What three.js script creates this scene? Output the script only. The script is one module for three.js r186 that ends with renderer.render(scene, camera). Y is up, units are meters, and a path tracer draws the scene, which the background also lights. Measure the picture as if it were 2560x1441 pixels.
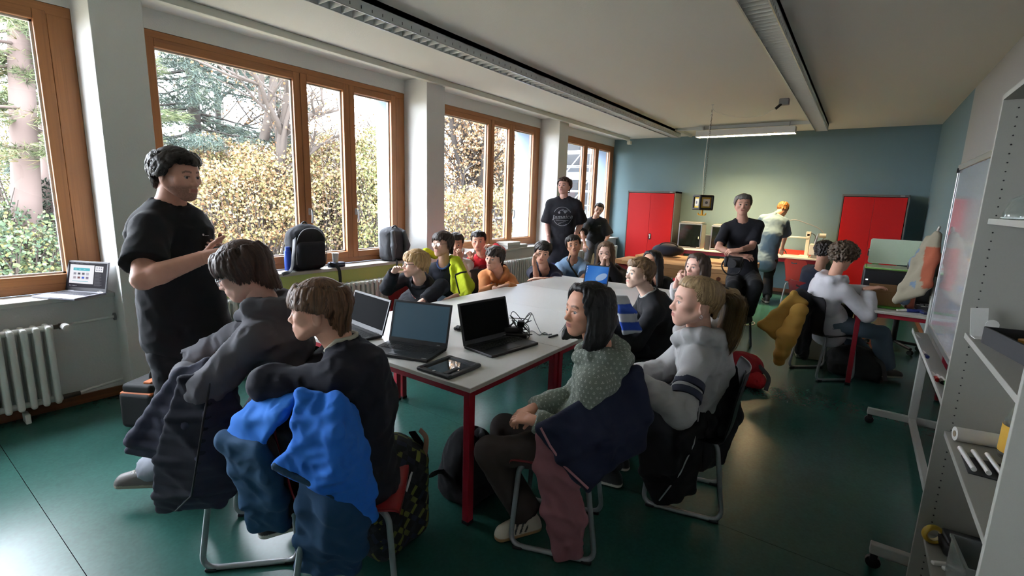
import * as THREE from 'three';
import { RoundedBoxGeometry } from 'three/addons/geometries/RoundedBoxGeometry.js';
import { DecalGeometry } from 'three/addons/geometries/DecalGeometry.js';
import { mergeGeometries } from 'three/addons/utils/BufferGeometryUtils.js';
import { RectAreaLightUniformsLib } from 'three/addons/lights/RectAreaLightUniformsLib.js';

// ---------- camera, sky, exposure ----------
const scene = new THREE.Scene();
const camera = new THREE.PerspectiveCamera(61.609, 2560 / 1441, 0.05, 400);
camera.rotation.order = 'YXZ';
camera.rotation.set(-0.181423, 0.617561, 0.0311956);
camera.position.set(0, 1.66, 0);
camera.updateMatrixWorld(true);
const renderer = new THREE.WebGLRenderer({ antialias: true });
renderer.toneMapping = THREE.LinearToneMapping;
renderer.toneMappingExposure = 1.3;
renderer.shadowMap.enabled = true;
RectAreaLightUniformsLib.init();
const SKY = 25;
scene.background = new THREE.Color().setRGB(0.925 * SKY, 1.0 * SKY, 1.11 * SKY);   // flat white overcast sky

// ---------- small helpers ----------
let seed = 7;
const rnd = () => { seed = (seed * 1664525 + 1013904223) >>> 0; return seed / 4294967296; };
const reseed = (s) => { seed = s >>> 0; };
const rr = (a, b) => a + (b - a) * rnd();
const V = (x, y, z) => new THREE.Vector3(x, y, z);
const fract = (x) => x - Math.floor(x);
const lerp = (a, b, t) => a + (b - a) * t;
const clamp = (x, a, b) => Math.min(b, Math.max(a, x));
const sstep = (a, b, x) => { const t = clamp((x - a) / (b - a), 0, 1); return t * t * (3 - 2 * t); };
const hash3 = (x, y, z) => { let h = (x * 374761393 + y * 668265263 + z * 2147483647) | 0; h = Math.imul(h ^ (h >>> 13), 1274126177); h ^= h >>> 16; return (h >>> 0) / 4294967296; };
const NT = (() => { const t = new Float64Array(4096), p = new Uint16Array(8192); let s = 12345; for (let i = 0; i < 4096; i++) { s = (Math.imul(s, 1664525) + 1013904223) >>> 0; t[i] = s / 2147483648 - 1; p[i] = i; } for (let i = 4095; i > 0; i--) { s = (Math.imul(s, 1664525) + 1013904223) >>> 0; const j = s % (i + 1), q = p[i]; p[i] = p[j]; p[j] = q; } for (let i = 0; i < 4096; i++) p[4096 + i] = p[i]; return { t, p }; })();
function noise3(x, y, z) {          // value noise, -1..1
  const xf = Math.floor(x), yf = Math.floor(y), zf = Math.floor(z), p = NT.p, t = NT.t, xi = xf & 4095, yi = yf & 4095, zi = zf & 4095, x1 = (xi + 1) & 4095, y1 = (yi + 1) & 4095, z1 = (zi + 1) & 4095;
  let u = x - xf, v = y - yf, w = z - zf; u = u * u * (3 - 2 * u); v = v * v * (3 - 2 * v); w = w * w * (3 - 2 * w);
  const a = p[zi], b = p[z1], a0 = p[a + yi], a1 = p[a + y1], b0 = p[b + yi], b1 = p[b + y1];
  const c0 = t[p[a0 + xi]], c1 = t[p[a0 + x1]], c2 = t[p[a1 + xi]], c3 = t[p[a1 + x1]], d0 = t[p[b0 + xi]], d1 = t[p[b0 + x1]], d2 = t[p[b1 + xi]], d3 = t[p[b1 + x1]];
  const e0 = c0 + (c1 - c0) * u, e1 = c2 + (c3 - c2) * u, f0 = d0 + (d1 - d0) * u, f1 = d2 + (d3 - d2) * u, g = e0 + (e1 - e0) * v, h = f0 + (f1 - f0) * v; return g + (h - g) * w;
}
const fbm = (x, y, z, o = 3) => { let s = 0, a = 0.5; for (let i = 0; i < o; i++) { s += a * noise3(x, y, z); x *= 2.03; y *= 2.03; z *= 2.03; a *= 0.5; } return s; };
// places in the room: points where a sight line meets a plane, or at a level distance h from where the photographer stood
const CP = camera.position, CF = V(-Math.sin(0.617561), 0, -Math.cos(0.617561));
const FPX = 1208.424;
const sight = (u, v) => V((u - 1280) / FPX, -(v - 720.5) / FPX, -1).applyEuler(camera.rotation);
const P = (u, v, h) => { const d = sight(u, v); return d.multiplyScalar(h / d.dot(CF)).add(CP); };
const onY = (u, v, y) => { const d = sight(u, v); return d.multiplyScalar((y - CP.y) / d.y).add(CP); };
const onX = (u, v, x) => { const d = sight(u, v); return d.multiplyScalar((x - CP.x) / d.x).add(CP); };
const onZ = (u, v, z) => { const d = sight(u, v); return d.multiplyScalar((z - CP.z) / d.z).add(CP); };

const names = {};
const numbered = (n) => { names[n] = (names[n] ?? -1) + 1; return names[n] ? n + '_' + String(names[n]).padStart(3, '0') : n; };
function obj(name, geo, mat, parent) {
  const g = Array.isArray(geo) ? merge(geo) : geo;
  const m = new THREE.Mesh(g, mat); m.name = name; m.castShadow = m.receiveShadow = true;
  (parent ?? scene).add(m); return m;
}
function tag(o, label, category, group, kind) {
  o.name = numbered(o.name); if (label) o.userData.label = label; if (category) o.userData.category = category;
  if (group) o.userData.group = group; if (kind) o.userData.kind = kind; return o;
}
function thing(name, label, category, pos, turn = 0, group) {
  const o = new THREE.Group(); o.name = name; scene.add(o); if (pos) o.position.copy(pos.isVector3 ? pos : V(...pos)); o.rotation.y = turn;
  return tag(o, label, category, group);
}
function struct(name, geo, mat, label) { const o = obj(name, geo, mat); o.userData.kind = 'structure'; if (label) o.userData.label = label; return o; }
function structGroup(name, label) { const o = new THREE.Group(); o.name = name; o.userData.kind = 'structure'; if (label) o.userData.label = label; scene.add(o); return o; }
function merge(list) {
  const l = [list].flat(9).filter(Boolean).map((g) => { let h = g.index ? g.toNonIndexed() : g.clone(); for (const k of Object.keys(h.attributes)) if (!['position', 'normal', 'uv'].includes(k)) h.deleteAttribute(k); if (!h.attributes.uv) h.setAttribute('uv', new THREE.BufferAttribute(new Float32Array(h.attributes.position.count * 2), 2)); if (!h.attributes.normal) h.computeVertexNormals(); return h; });
  return l.length === 1 ? l[0] : mergeGeometries(l);
}
// uv in metres, grain (v) along the longest side
function metreUV(g, dims) {
  const p = g.attributes.position, n = g.attributes.normal, uv = new Float32Array(p.count * 2);
  const long = dims.indexOf(Math.max(...dims)), ou = rnd() * 5, ov = rnd() * 5;
  for (let i = 0; i < p.count; i++) {
    const N = [Math.abs(n.getX(i)), Math.abs(n.getY(i)), Math.abs(n.getZ(i))], Q = [p.getX(i), p.getY(i), p.getZ(i)];
    const k = N.indexOf(Math.max(...N)); let ax = [0, 1, 2].filter((a) => a !== k);
    if (ax[0] === long) ax = [ax[1], ax[0]];
    uv[2 * i] = Q[ax[0]] + ou + k * 0.37; uv[2 * i + 1] = Q[ax[1]] + ov;
  }
  g.setAttribute('uv', new THREE.BufferAttribute(uv, 2)); return g;
}
function bx(w, h, d, x = 0, y = 0, z = 0, r = 0, seg = 1) {        // box centred at x,y,z
  const g = r > 0 ? new RoundedBoxGeometry(w, h, d, seg, Math.min(r, w / 2.01, h / 2.01, d / 2.01)) : new THREE.BoxGeometry(w, h, d);
  metreUV(g, [w, h, d]); g.translate(x, y, z); return g;
}
const bb = (x0, x1, y0, y1, z0, z1, r = 0, seg = 1) => bx(Math.abs(x1 - x0), Math.abs(y1 - y0), Math.abs(z1 - z0), (x0 + x1) / 2, (y0 + y1) / 2, (z0 + z1) / 2, r, seg);
function cyl(r0, r1, h, x = 0, y = 0, z = 0, seg = 20, axis = 'y') {
  const g = new THREE.CylinderGeometry(r1, r0, h, seg); if (axis === 'x') g.rotateZ(Math.PI / 2); if (axis === 'z') g.rotateX(Math.PI / 2); g.translate(x, y, z); return g;
}
function rod(a, b, r, seg = 8, r2) {
  const d = V().subVectors(b, a), l = d.length(), g = new THREE.CylinderGeometry(r2 ?? r, r, l, seg); g.translate(0, l / 2, 0);
  g.applyQuaternion(new THREE.Quaternion().setFromUnitVectors(V(0, 1, 0), d.normalize())); g.translate(a.x, a.y, a.z); return g;
}
function tube(pts, r, seg = 8, n, closed = false, tension = 0.5) {
  const c = new THREE.CatmullRomCurve3(pts.map((p) => (p.isVector3 ? p : V(...p))), closed, 'catmullrom', tension);
  return new THREE.TubeGeometry(c, n ?? pts.length * 6, r, seg, closed);
}
function bentTube(pts, r, bend, seg = 8) {       // straight runs with rounded corners
  const c = new THREE.CurvePath(), q = pts.map((p) => (p.isVector3 ? p : V(...p))); let prev = q[0].clone();
  for (let i = 1; i < q.length; i++) {
    if (i === q.length - 1) { c.add(new THREE.LineCurve3(prev, q[i])); break; }
    const d0 = V().subVectors(q[i], q[i - 1]), d1 = V().subVectors(q[i + 1], q[i]), b = Math.min(bend, d0.length() * 0.48, d1.length() * 0.48);
    const a0 = q[i].clone().addScaledVector(d0.normalize(), -b), a1 = q[i].clone().addScaledVector(d1.normalize(), b);
    c.add(new THREE.LineCurve3(prev, a0)); c.add(new THREE.QuadraticBezierCurve3(a0, q[i], a1)); prev = a1;
  }
  const P2 = []; for (const s of c.curves) { const k = s.isLineCurve3 ? 1 : 6; for (let i = 0; i < k; i++) P2.push(s.getPoint(i / k)); } P2.push(q[q.length - 1]);
  return sweep(P2, r, seg);
}
function sweep(P2, r, seg = 8) {                   // tube through a polyline, r a number or a function of 0..1
  const n = P2.length, pos = [], idx = []; let N = null;
  for (let i = 0; i < n; i++) {
    const t = V().subVectors(P2[Math.min(i + 1, n - 1)], P2[Math.max(i - 1, 0)]).normalize();
    if (!N) N = Math.abs(t.y) < 0.9 ? V(0, 1, 0) : V(1, 0, 0); N = N.clone().addScaledVector(t, -N.dot(t)).normalize();
    const B = V().crossVectors(t, N), ra = typeof r === 'function' ? r(i / (n - 1)) : r;
    for (let k = 0; k < seg; k++) { const a = (k / seg) * 6.28318; const q = P2[i].clone().addScaledVector(N, Math.cos(a) * ra).addScaledVector(B, Math.sin(a) * ra); pos.push(q.x, q.y, q.z); }
  }
  for (let i = 0; i < n - 1; i++) for (let k = 0; k < seg; k++) { const a = i * seg + k, b = i * seg + (k + 1) % seg; idx.push(a, b, a + seg, b, b + seg, a + seg); }
  for (const [e, o] of [[0, 1], [n - 1, 0]]) for (let k = 1; k < seg - 1; k++) o ? idx.push(e * seg, e * seg + k + 1, e * seg + k) : idx.push(e * seg, e * seg + k, e * seg + k + 1);
  const g = new THREE.BufferGeometry(); g.setAttribute('position', new THREE.Float32BufferAttribute(pos, 3)); g.setIndex(idx); g.computeVertexNormals(); return g;
}
function extr(pts, depth, bevel = 0, holes = []) {               // outline in xy, thickness along z centred
  const s = new THREE.Shape(pts.map(([a, b]) => new THREE.Vector2(a, b)));
  for (const h of holes) s.holes.push(new THREE.Path(h.map(([a, b]) => new THREE.Vector2(a, b))));
  const g = new THREE.ExtrudeGeometry(s, { depth: depth - 2 * bevel, bevelEnabled: bevel > 0, bevelSize: bevel, bevelThickness: bevel, bevelOffset: -bevel, bevelSegments: 2, curveSegments: 8 });
  g.translate(0, 0, -depth / 2 + bevel); return g;
}
const rrect = (w, h, r, n = 4) => { const o = []; for (const [cx, cy, a0] of [[w / 2 - r, h / 2 - r, 0], [-w / 2 + r, h / 2 - r, 90], [-w / 2 + r, -h / 2 + r, 180], [w / 2 - r, -h / 2 + r, 270]]) for (let i = 0; i <= n; i++) { const a = (a0 + (90 * i) / n) * Math.PI / 180; o.push([cx + r * Math.cos(a), cy + r * Math.sin(a)]); } return o; };
const lathe = (pts, seg = 24) => new THREE.LatheGeometry(pts.map(([a, b]) => new THREE.Vector2(a, b)), seg);
const at = (g, x, y, z) => { g.translate(x, y, z); return g; };

// ---------- materials ----------
function dataTex(w, h, fn, srgb = true, rx = 1, ry = 1) {
  const d = new Uint8Array(w * h * 4);
  for (let j = 0; j < h; j++) for (let i = 0; i < w; i++) { const c = fn(i / w, j / h, i, j), o = 4 * (j * w + i); d[o] = clamp(c[0], 0, 1) * 255; d[o + 1] = clamp(c[1], 0, 1) * 255; d[o + 2] = clamp(c[2], 0, 1) * 255; d[o + 3] = 255; }
  const t = new THREE.DataTexture(d, w, h); t.wrapS = t.wrapT = THREE.RepeatWrapping; t.magFilter = THREE.LinearFilter; t.minFilter = THREE.LinearMipmapLinearFilter; t.generateMipmaps = true; t.repeat.set(rx, ry);
  if (srgb) t.colorSpace = THREE.SRGBColorSpace; t.needsUpdate = true; return t;
}
function canvasTex(w, h, draw) { const c = document.createElement('canvas'); c.width = w; c.height = h; draw(c.getContext('2d'), w, h); const t = new THREE.CanvasTexture(c); t.colorSpace = THREE.SRGBColorSpace; t.anisotropy = 4; return t; }
const std = (color, roughness = 0.6, o = {}) => new THREE.MeshStandardMaterial({ color, roughness, ...o });
const phy = (color, roughness = 0.6, o = {}) => new THREE.MeshPhysicalMaterial({ color, roughness, ...o });
const tn = (x, y, px, py, s = 0) => { // tileable noise
  const f = (a, b) => noise3(a, b, s); const u = x * px, v = y * py, tx = x, ty = y;
  return lerp(lerp(f(u, v), f(u - px, v), tx), lerp(f(u, v - py), f(u - px, v - py), tx), ty);
};
const woodTex = (base, amp, s) => dataTex(256, 512, (u, v) => { const g = tn(u, v, 14, 1.5, s) * 0.6 + tn(u, v, 60, 4, s + 5) * 0.5 + tn(u, v, 4, 1, s + 9) * 0.5; return base.map((c) => c * (1 + amp * g)); }, true, 3, 1);
const T = {
  plaster: dataTex(256, 256, (u, v) => { const n = 0.5 + 0.3 * tn(u, v, 60, 60, 1) + 0.2 * tn(u, v, 120, 120, 2); return [n, n, n]; }, false, 2, 2),
  fabric: dataTex(128, 128, (u, v, i, j) => { const n = 0.5 + 0.2 * Math.sin(i * 1.57) * Math.sin(j * 1.57) + 0.25 * tn(u, v, 50, 50, 3); return [n, n, n]; }, false, 12, 12),
  lino: dataTex(512, 512, (u, v) => { const n = tn(u, v, 5, 5, 4) * 0.03 + tn(u, v, 40, 40, 5) * 0.03 + tn(u, v, 200, 200, 6) * 0.07; const s = Math.max(0, tn(u, v, 5, 120, 8) - 0.7) * 0.12; return [0.165 * (1 + n) + s * 0.35, 0.32 * (1 + n) + s * 0.3, 0.29 * (1 + n) + s * 0.3]; }, true, 0.5, 0.5),
};
const M = {
  wall: std('#dcdcd9', 0.92, { bumpMap: T.plaster, bumpScale: 0.0012 }),
  ceiling: std('#dad7ce', 0.95, { bumpMap: T.plaster, bumpScale: 0.001 }),
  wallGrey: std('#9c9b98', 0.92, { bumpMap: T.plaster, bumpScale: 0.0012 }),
  lime: std('#cfe08a', 0.9, { bumpMap: T.plaster, bumpScale: 0.001 }),
  sage: std('#687f86', 0.9, { bumpMap: T.plaster, bumpScale: 0.0012 }),
  facade: std('#6f7f94', 0.9),
  lino: phy('#ffffff', 0.24, { map: T.lino, specularIntensity: 0.6 }),
  winwood: std('#ffffff', 0.45, { map: woodTex([0.60, 0.39, 0.22], 0.16, 21) }),
  benchwood: std('#ffffff', 0.55, { map: woodTex([0.70, 0.52, 0.33], 0.14, 31) }),
  skirt: std('#ffffff', 0.5, { map: woodTex([0.42, 0.26, 0.15], 0.2, 41) }),
  sill: std('#c9c7c0', 0.5), sillEdge: std('#6f6a66', 0.6),
  glass: phy('#ffffff', 0.0, { transmission: 1, thickness: 0, ior: 1.5 }),
  radiator: std('#e2e3de', 0.4), pipe: std('#dcddd8', 0.45),
  white: std('#dddcd8', 0.5), offwhite: std('#cfcdc4', 0.55), black: std('#141416', 0.5), dark: std('#2a2b2e', 0.6), grey: std('#77797b', 0.6),
  chrome: std('#c9cbcd', 0.22, { metalness: 1 }), alu: std('#b8bbbd', 0.35, { metalness: 1 }), tubeGrey: std('#9ea3a6', 0.35, { metalness: 0.6 }),
  lamphouse: std('#c9cdcd', 0.45), conduit: std('#d3d2c6', 0.5),
  red: phy('#d21a20', 0.38, { clearcoat: 0.2, clearcoatRoughness: 0.4 }), redMetal: phy('#b41417', 0.55, { specularIntensity: 0.5 }), tableRed: std('#8e1527', 0.42), cabGrey: std('#5a5a58', 0.55),
  tabletop: phy('#d9d8d4', 0.35, {}), tableEdge: std('#a9a49a', 0.6),
  blackPlastic: std('#17181a', 0.45), screenOff: phy('#0c0d10', 0.9, { specularIntensity: 0.3 }),
};
// ---------- the room ----------
const XR = 0.871, XW = -4.95, XP = -4.53, XB = -4.73, ZB = -10.9, ZN = 2.02, HC = 3.1, WY0 = 0.855, WY1 = 2.94;
{
  const fl = structGroup('floor', 'green linoleum floor with scuffs and welded seams');
  for (let z = ZB; z < ZN; z += 2.0914) obj('linoleum_sheet', bb(XW - 0.05, XR + 0.1, -0.06, 0, z + (z > ZB ? 0.0015 : 0), Math.min(ZN, z + 2.0914) - 0.0015), M.lino, fl);
  obj('screed', bb(XW - 0.3, XR + 0.2, -0.3, -0.061, ZB - 0.2, ZN + 0.2), M.dark, fl);
  struct('ceiling', bb(XW - 0.55, XR + 0.25, HC, HC + 0.25, ZB - 0.25, ZN + 0.25), M.ceiling, 'plain white plaster ceiling');
  struct('wall_back', bb(XW - 0.52, XR + 0.25, -0.06, HC, ZB - 0.25, ZB), M.sage, 'sage green painted end wall');
  struct('wall_near', bb(XW - 0.52, XR + 0.25, -0.06, HC, ZN, ZN + 0.25), M.wall, 'white plaster wall');
  const wr = structGroup('wall_right', 'long wall, sage green at the far end and pale grey nearer');
  obj('painted_section', bb(XR, XR + 0.25, -0.06, HC, ZB, -7.94), M.sage, wr);
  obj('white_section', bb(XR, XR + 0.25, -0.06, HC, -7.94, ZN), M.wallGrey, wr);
  // window wall: parapet, lintel and pier of each bay
  const wl = structGroup('wall_left', 'window wall of deep piers, parapets and lintels');
  const piers = [2.02, -1.22, -4.45, -7.68];
  piers.forEach((z, i) => {
    obj('pier', bb(XW, XP, -0.06, HC, z - (i ? 0.32 : 0), z + (i ? 0 : 0.1), 0.006), M.wall, wl);
    obj('outer_pier', bb(XW - 0.52, XW - 0.001, -0.06, HC, z - (i ? 0.32 : 0) - 0.02, z + (i ? 0 : 0.1) + 0.02), M.facade, wl);
  });
  obj('outer_pier', bb(XW - 0.52, XW - 0.001, -0.06, HC, ZB, ZB + 0.02), M.facade, wl);
  const bays = [[2.02, -1.22], [-1.54, -4.45], [-4.77, -7.68], [-8.0, ZB]];
  bays.forEach(([za, zb], i) => {
    obj('parapet', bb(XW - 0.05, XB, -0.06, 0.815, za, zb), i === 1 ? M.lime : M.wall, wl);
    obj('outer_parapet', bb(XW - 0.52, XW - 0.051, -0.06, 0.80, za, zb), M.facade, wl);
    obj('lintel', bb(XW - 0.02, XW + 0.02, WY1, HC, za, zb), M.wall, wl);
    obj('outer_lintel', bb(XW - 0.52, XW - 0.021, WY1 - 0.02, HC, za, zb), M.facade, wl);
    const sb = structGroup('trim_' + (i + 1), 'pale window sill board');
    obj('sill_board', bb(XW - 0.02, XB + 0.05, 0.815, WY0 - 0.005, za - 0.002, zb + 0.002, 0.006), M.sill, sb);
    struct('baseboard_' + ['near', 'middle', 'far', 'end'][i], bb(XB, XB + 0.018, 0, 0.075, za - 0.001, zb + 0.001, 0.004), M.skirt, 'brown wooden skirting under the windows');
  });
  struct('baseboard_back', bb(XP, XR, 0, 0.075, ZB, ZB + 0.018, 0.004), M.skirt, 'brown wooden skirting along the end wall');
  struct('baseboard_right', bb(XR - 0.018, XR, 0, 0.075, ZB + 0.02, ZN, 0.004), M.skirt, 'brown wooden skirting along the long wall');
  const cd = structGroup('trim_5', 'cream cable duct under the ceiling along the piers');
  obj('duct', bb(XP, XP + 0.075, 3.035, HC, -10.66, ZN, 0.006), M.conduit, cd);
  obj('end_box', bb(XP, XP + 0.085, 2.96, 3.035, -10.76, -10.67, 0.006), M.conduit, cd);
}
// ---------- windows ----------
function windowUnit(n, z0, z1, cuts, label, handles) {      // z0 near jamb, z1 far jamb; cuts: panes [zNear, zFar, y0, y1]
  const w = structGroup('window_' + n, label);
  const xi = XW + 0.015, xo = XW - 0.07, mid = XW - 0.03;
  obj('top_rail', bb(xo, xi, WY1 - 0.075, WY1, z0, z1, 0.006), M.winwood, w);
  obj('bottom_rail', bb(xo, xi, WY0, WY0 + 0.075, z0, z1, 0.006), M.winwood, w);
  obj('jamb', bb(xo, xi - 0.002, WY0 + 0.07, WY1 - 0.07, z0, z0 - 0.1, 0.006), M.winwood, w);
  obj('jamb', bb(xo, xi - 0.002, WY0 + 0.07, WY1 - 0.07, z1 + 0.14, z1, 0.006), M.winwood, w);
  cuts.forEach(([a, b, opens]) => {
    const y0 = WY0 + 0.06, y1 = WY1 - 0.055, f = 0.075, xs = xi + (opens ? 0.012 : 0.004);
    const s = new THREE.Group(); s.name = opens ? 'casement' : 'fixed_light'; w.add(s);
    obj('stile', bb(xo, xs, y0, y1, a, a - f, 0.008, 2), M.winwood, s);
    obj('stile', bb(xo, xs, y0, y1, b + f, b, 0.008, 2), M.winwood, s);
    obj('rail', bb(xo, xs, y1 - f, y1, a - f + 0.002, b + f - 0.002, 0.008, 2), M.winwood, s);
    obj('rail', bb(xo, xs, y0, y0 + f, a - f + 0.002, b + f - 0.002, 0.008, 2), M.winwood, s);
    for (const g of [bb(mid - 0.012, mid + 0.012, y0 + f, y0 + f + 0.014, a - f, b + f), bb(mid - 0.012, mid + 0.012, y1 - f - 0.014, y1 - f, a - f, b + f)]) obj('glazing_bead', g, M.offwhite, s);
    for (const zz of [a - f, b + f + 0.014]) obj('glazing_bead', bb(mid - 0.012, mid + 0.012, y0 + f, y1 - f, zz, zz - 0.014), M.offwhite, s);
    obj('pane', new THREE.PlaneGeometry(a - b - 2 * f + 0.02, y1 - y0 - 2 * f + 0.02).rotateY(Math.PI / 2).translate(mid, (y0 + y1) / 2, (a + b) / 2), M.glass, s);
  });
  for (const zh of handles) {
    const h = new THREE.Group(); h.name = 'handle'; w.add(h);
    obj('rosette', bx(0.012, 0.075, 0.032, xi + 0.018, 1.46, zh, 0.005, 2), M.alu, h);
    obj('lever', [rod(V(xi + 0.02, 1.475, zh), V(xi + 0.065, 1.475, zh), 0.009, 12), tube([[xi + 0.06, 1.478, zh], [xi + 0.068, 1.45, zh], [xi + 0.066, 1.39, zh], [xi + 0.058, 1.34, zh]], 0.0105, 10, 14)], M.alu, h);
  }
}
windowUnit(1, 2.0, -1.22, [[1.95, 0.92, 1], [0.92, -0.1, 1], [-0.1, -1.08, 0]], 'wooden window nearest the camera', []);
windowUnit(2, -1.56, -4.45, [[-1.66, -3.02, 0], [-3.02, -3.61, 1], [-3.61, -4.30, 1]], 'wide wooden window with three lights behind the speaker', [-3.06, -3.66]);
windowUnit(3, -4.79, -7.68, [[-4.89, -6.25, 0], [-6.25, -6.80, 1], [-6.80, -7.53, 1]], 'wooden window with three lights in the middle bay', [-6.30, -6.85]);
windowUnit(4, -8.02, ZB, [[-8.12, -9.48, 0], [-9.48, -10.02, 1], [-10.02, -10.76, 1]], 'wooden window in the far corner bay', [-9.53, -10.07]);
// ---------- outside: garden, trees, neighbouring building ----------
const GY = -1.7;
const leafGeo = (() => { const g = new THREE.BufferGeometry(); g.setAttribute('position', new THREE.Float32BufferAttribute([0, 0, 0, 0.42, 0.05, 0.45, 0, -0.06, 0.5, -0.42, 0.05, 0.45, 0, 0.02, 1], 3)); g.setIndex([0, 1, 2, 0, 2, 3, 1, 4, 2, 2, 4, 3]); g.computeVertexNormals(); return g; })();
const needleGeo = (() => { const p = [], id = []; for (let k = 0; k < 5; k++) { const a = k * 1.2566, x = Math.cos(a) * 0.42, y = Math.sin(a) * 0.42; const b = p.length / 3; p.push(-y * 0.09, x * 0.09, 0, y * 0.09, -x * 0.09, 0, x, y, 0.95); id.push(b, b + 1, b + 2); } const g = new THREE.BufferGeometry(); g.setAttribute('position', new THREE.Float32BufferAttribute(p, 3)); g.setIndex(id); g.computeVertexNormals(); return g; })();
const leafMat = std('#ffffff', 0.85, { side: THREE.DoubleSide });
const needleMat = std('#ffffff', 0.9, { side: THREE.DoubleSide });
const bark = (c) => std(c, 0.95, { bumpMap: T.plaster, bumpScale: 0.02 });
const MB = { pine: bark('#524540'), plane: bark('#3a322c'), dark: bark('#2a2420'), twig: bark('#362e28') };
function instanced(name, geo, mat, pts, cols, parent) {       // pts: [Vector3, direction, size]
  const m = new THREE.InstancedMesh(geo, mat, pts.length); m.name = name; m.castShadow = m.receiveShadow = true;
  const M4 = new THREE.Matrix4(), q = new THREE.Quaternion(), q2 = new THREE.Quaternion(), s = V(), c = new THREE.Color(), zz = V(0, 0, 1);
  pts.forEach(([p, d, k], i) => { q.setFromUnitVectors(zz, d); q2.setFromAxisAngle(zz, rnd() * 6.28); q.multiply(q2); s.set(k, k, k); m.setMatrixAt(i, M4.compose(p, q, s)); c.set(cols[Math.floor(rnd() * cols.length)]); c.multiplyScalar(rr(0.17, 0.37)); m.setColorAt(i, c); });
  m.userData.kind = 'stuff'; parent.add(m); return m;
}
const rdir = () => V(rr(-1, 1), rr(-1, 1), rr(-1, 1)).normalize();
function branchTree(o) {      // a deciduous tree: o.base, o.top points of the trunk, o.r, o.levels ...
  const geos = [], tips = [];
  const grow = (a, dir, len, r, lev) => {
    const n = lev === 0 ? 7 : 4, pts = [a.clone()]; let d = dir.clone(), p = a.clone();
    for (let i = 0; i < n; i++) { d.addScaledVector(rdir(), o.wiggle ?? 0.16).addScaledVector(V(0, 1, 0), lev > 0 ? (o.lift ?? 0.05) : 0).normalize(); p = p.clone().addScaledVector(d, len / n); pts.push(p); }
    geos.push(sweep(pts, (t) => r * lerp(1, lev >= o.levels ? 0.3 : 0.55, t), lev === 0 ? 9 : lev === 1 ? 6 : 4));
    if (lev >= o.levels - 1) for (let i = 1; i < pts.length; i++) tips.push([pts[i], d]);
    if (lev < o.levels) { const k = o.kids[lev]; for (let i = 0; i < k; i++) { const t = lev === 0 ? lerp(o.from ?? 0.35, 1, (i + 0.5) / k) : lerp(0.25, 1, (i + rnd()) / k); const q = pts[Math.min(n, Math.max(1, Math.round(t * n)))]; const nd = d.clone().multiplyScalar(o.straight ?? 0.55).add(rdir().setY(rr(-0.2, 0.7))).normalize(); grow(q, nd, len * rr(0.5, 0.75) * (lev === 0 ? o.spread ?? 0.8 : 1), r * (lev === 0 ? 0.45 : 0.5), lev + 1); } }
  };
  const d = V().subVectors(o.top, o.base); grow(o.base, d.clone().normalize(), d.length(), o.r, 0);
  for (const s of o.stems ?? []) grow(s[0], V().subVectors(s[1], s[0]).normalize(), s[0].distanceTo(s[1]), s[2], 0);
  const t = thing('tree', o.label, 'tree', null, 0, 'trees outside the windows');
  obj('trunk', geos, o.bark, t);
  const pts = []; for (let i = 0; i < o.leaves * 1.2; i++) { const [p, dd] = tips[Math.floor(rnd() * tips.length)]; pts.push([p.clone().addScaledVector(rdir(), rnd() * (o.puff ?? 0.45)), rdir().add(V(0, -0.5, 0)).normalize(), (o.size ?? 0.09) * rr(0.4, 0.95)]); }
  if (pts.length) instanced('foliage', leafGeo, leafMat, pts, o.cols, t);
  return t;
}
function shrub(label, blobs, n, cols, size = 0.09, name = 'shrub') {   // blobs: [centre, rx, ry]
  const t = thing(name, label, name === 'shrub' ? 'shrub' : 'tree', null, 0, 'shrubs outside the windows'), g = [], pts = [];
  const tot = blobs.reduce((s, b) => s + b[1] * b[2], 0);
  for (const [c, rx, ry] of blobs) {
    for (let i = 0; i < 46; i++) { const b = V(c.x + rr(-0.3, 0.3) * rx, GY, c.z + rr(-0.3, 0.3) * rx), e = V(c.x + rr(-1, 1) * rx * 0.9, c.y + rr(-0.2, 1.1) * ry, c.z + rr(-1, 1) * rx * 0.9); g.push(sweep([b, b.clone().lerp(e, 0.5).add(V(rr(-0.2, 0.2), 0.3, rr(-0.2, 0.2))), e], (u) => 0.03 * (1 - 0.8 * u), 4)); }
    for (let i = 0; i < 1.35 * n * rx * ry / tot; i++) { const d = rdir(), k = Math.cbrt(rr(0.25, 1)) * (1 + 0.25 * noise3(d.x * 3 + c.x, d.y * 3, d.z * 3)); const p = V(c.x + d.x * rx * k, c.y + d.y * ry * k, c.z + d.z * rx * k); if (p.y > GY) pts.push([p, rdir(), size * rr(0.5, 1.05)]); }
  }
  obj('stems', g, MB.twig, t); instanced('foliage', leafGeo, leafMat, pts, cols, t);
}
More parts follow.
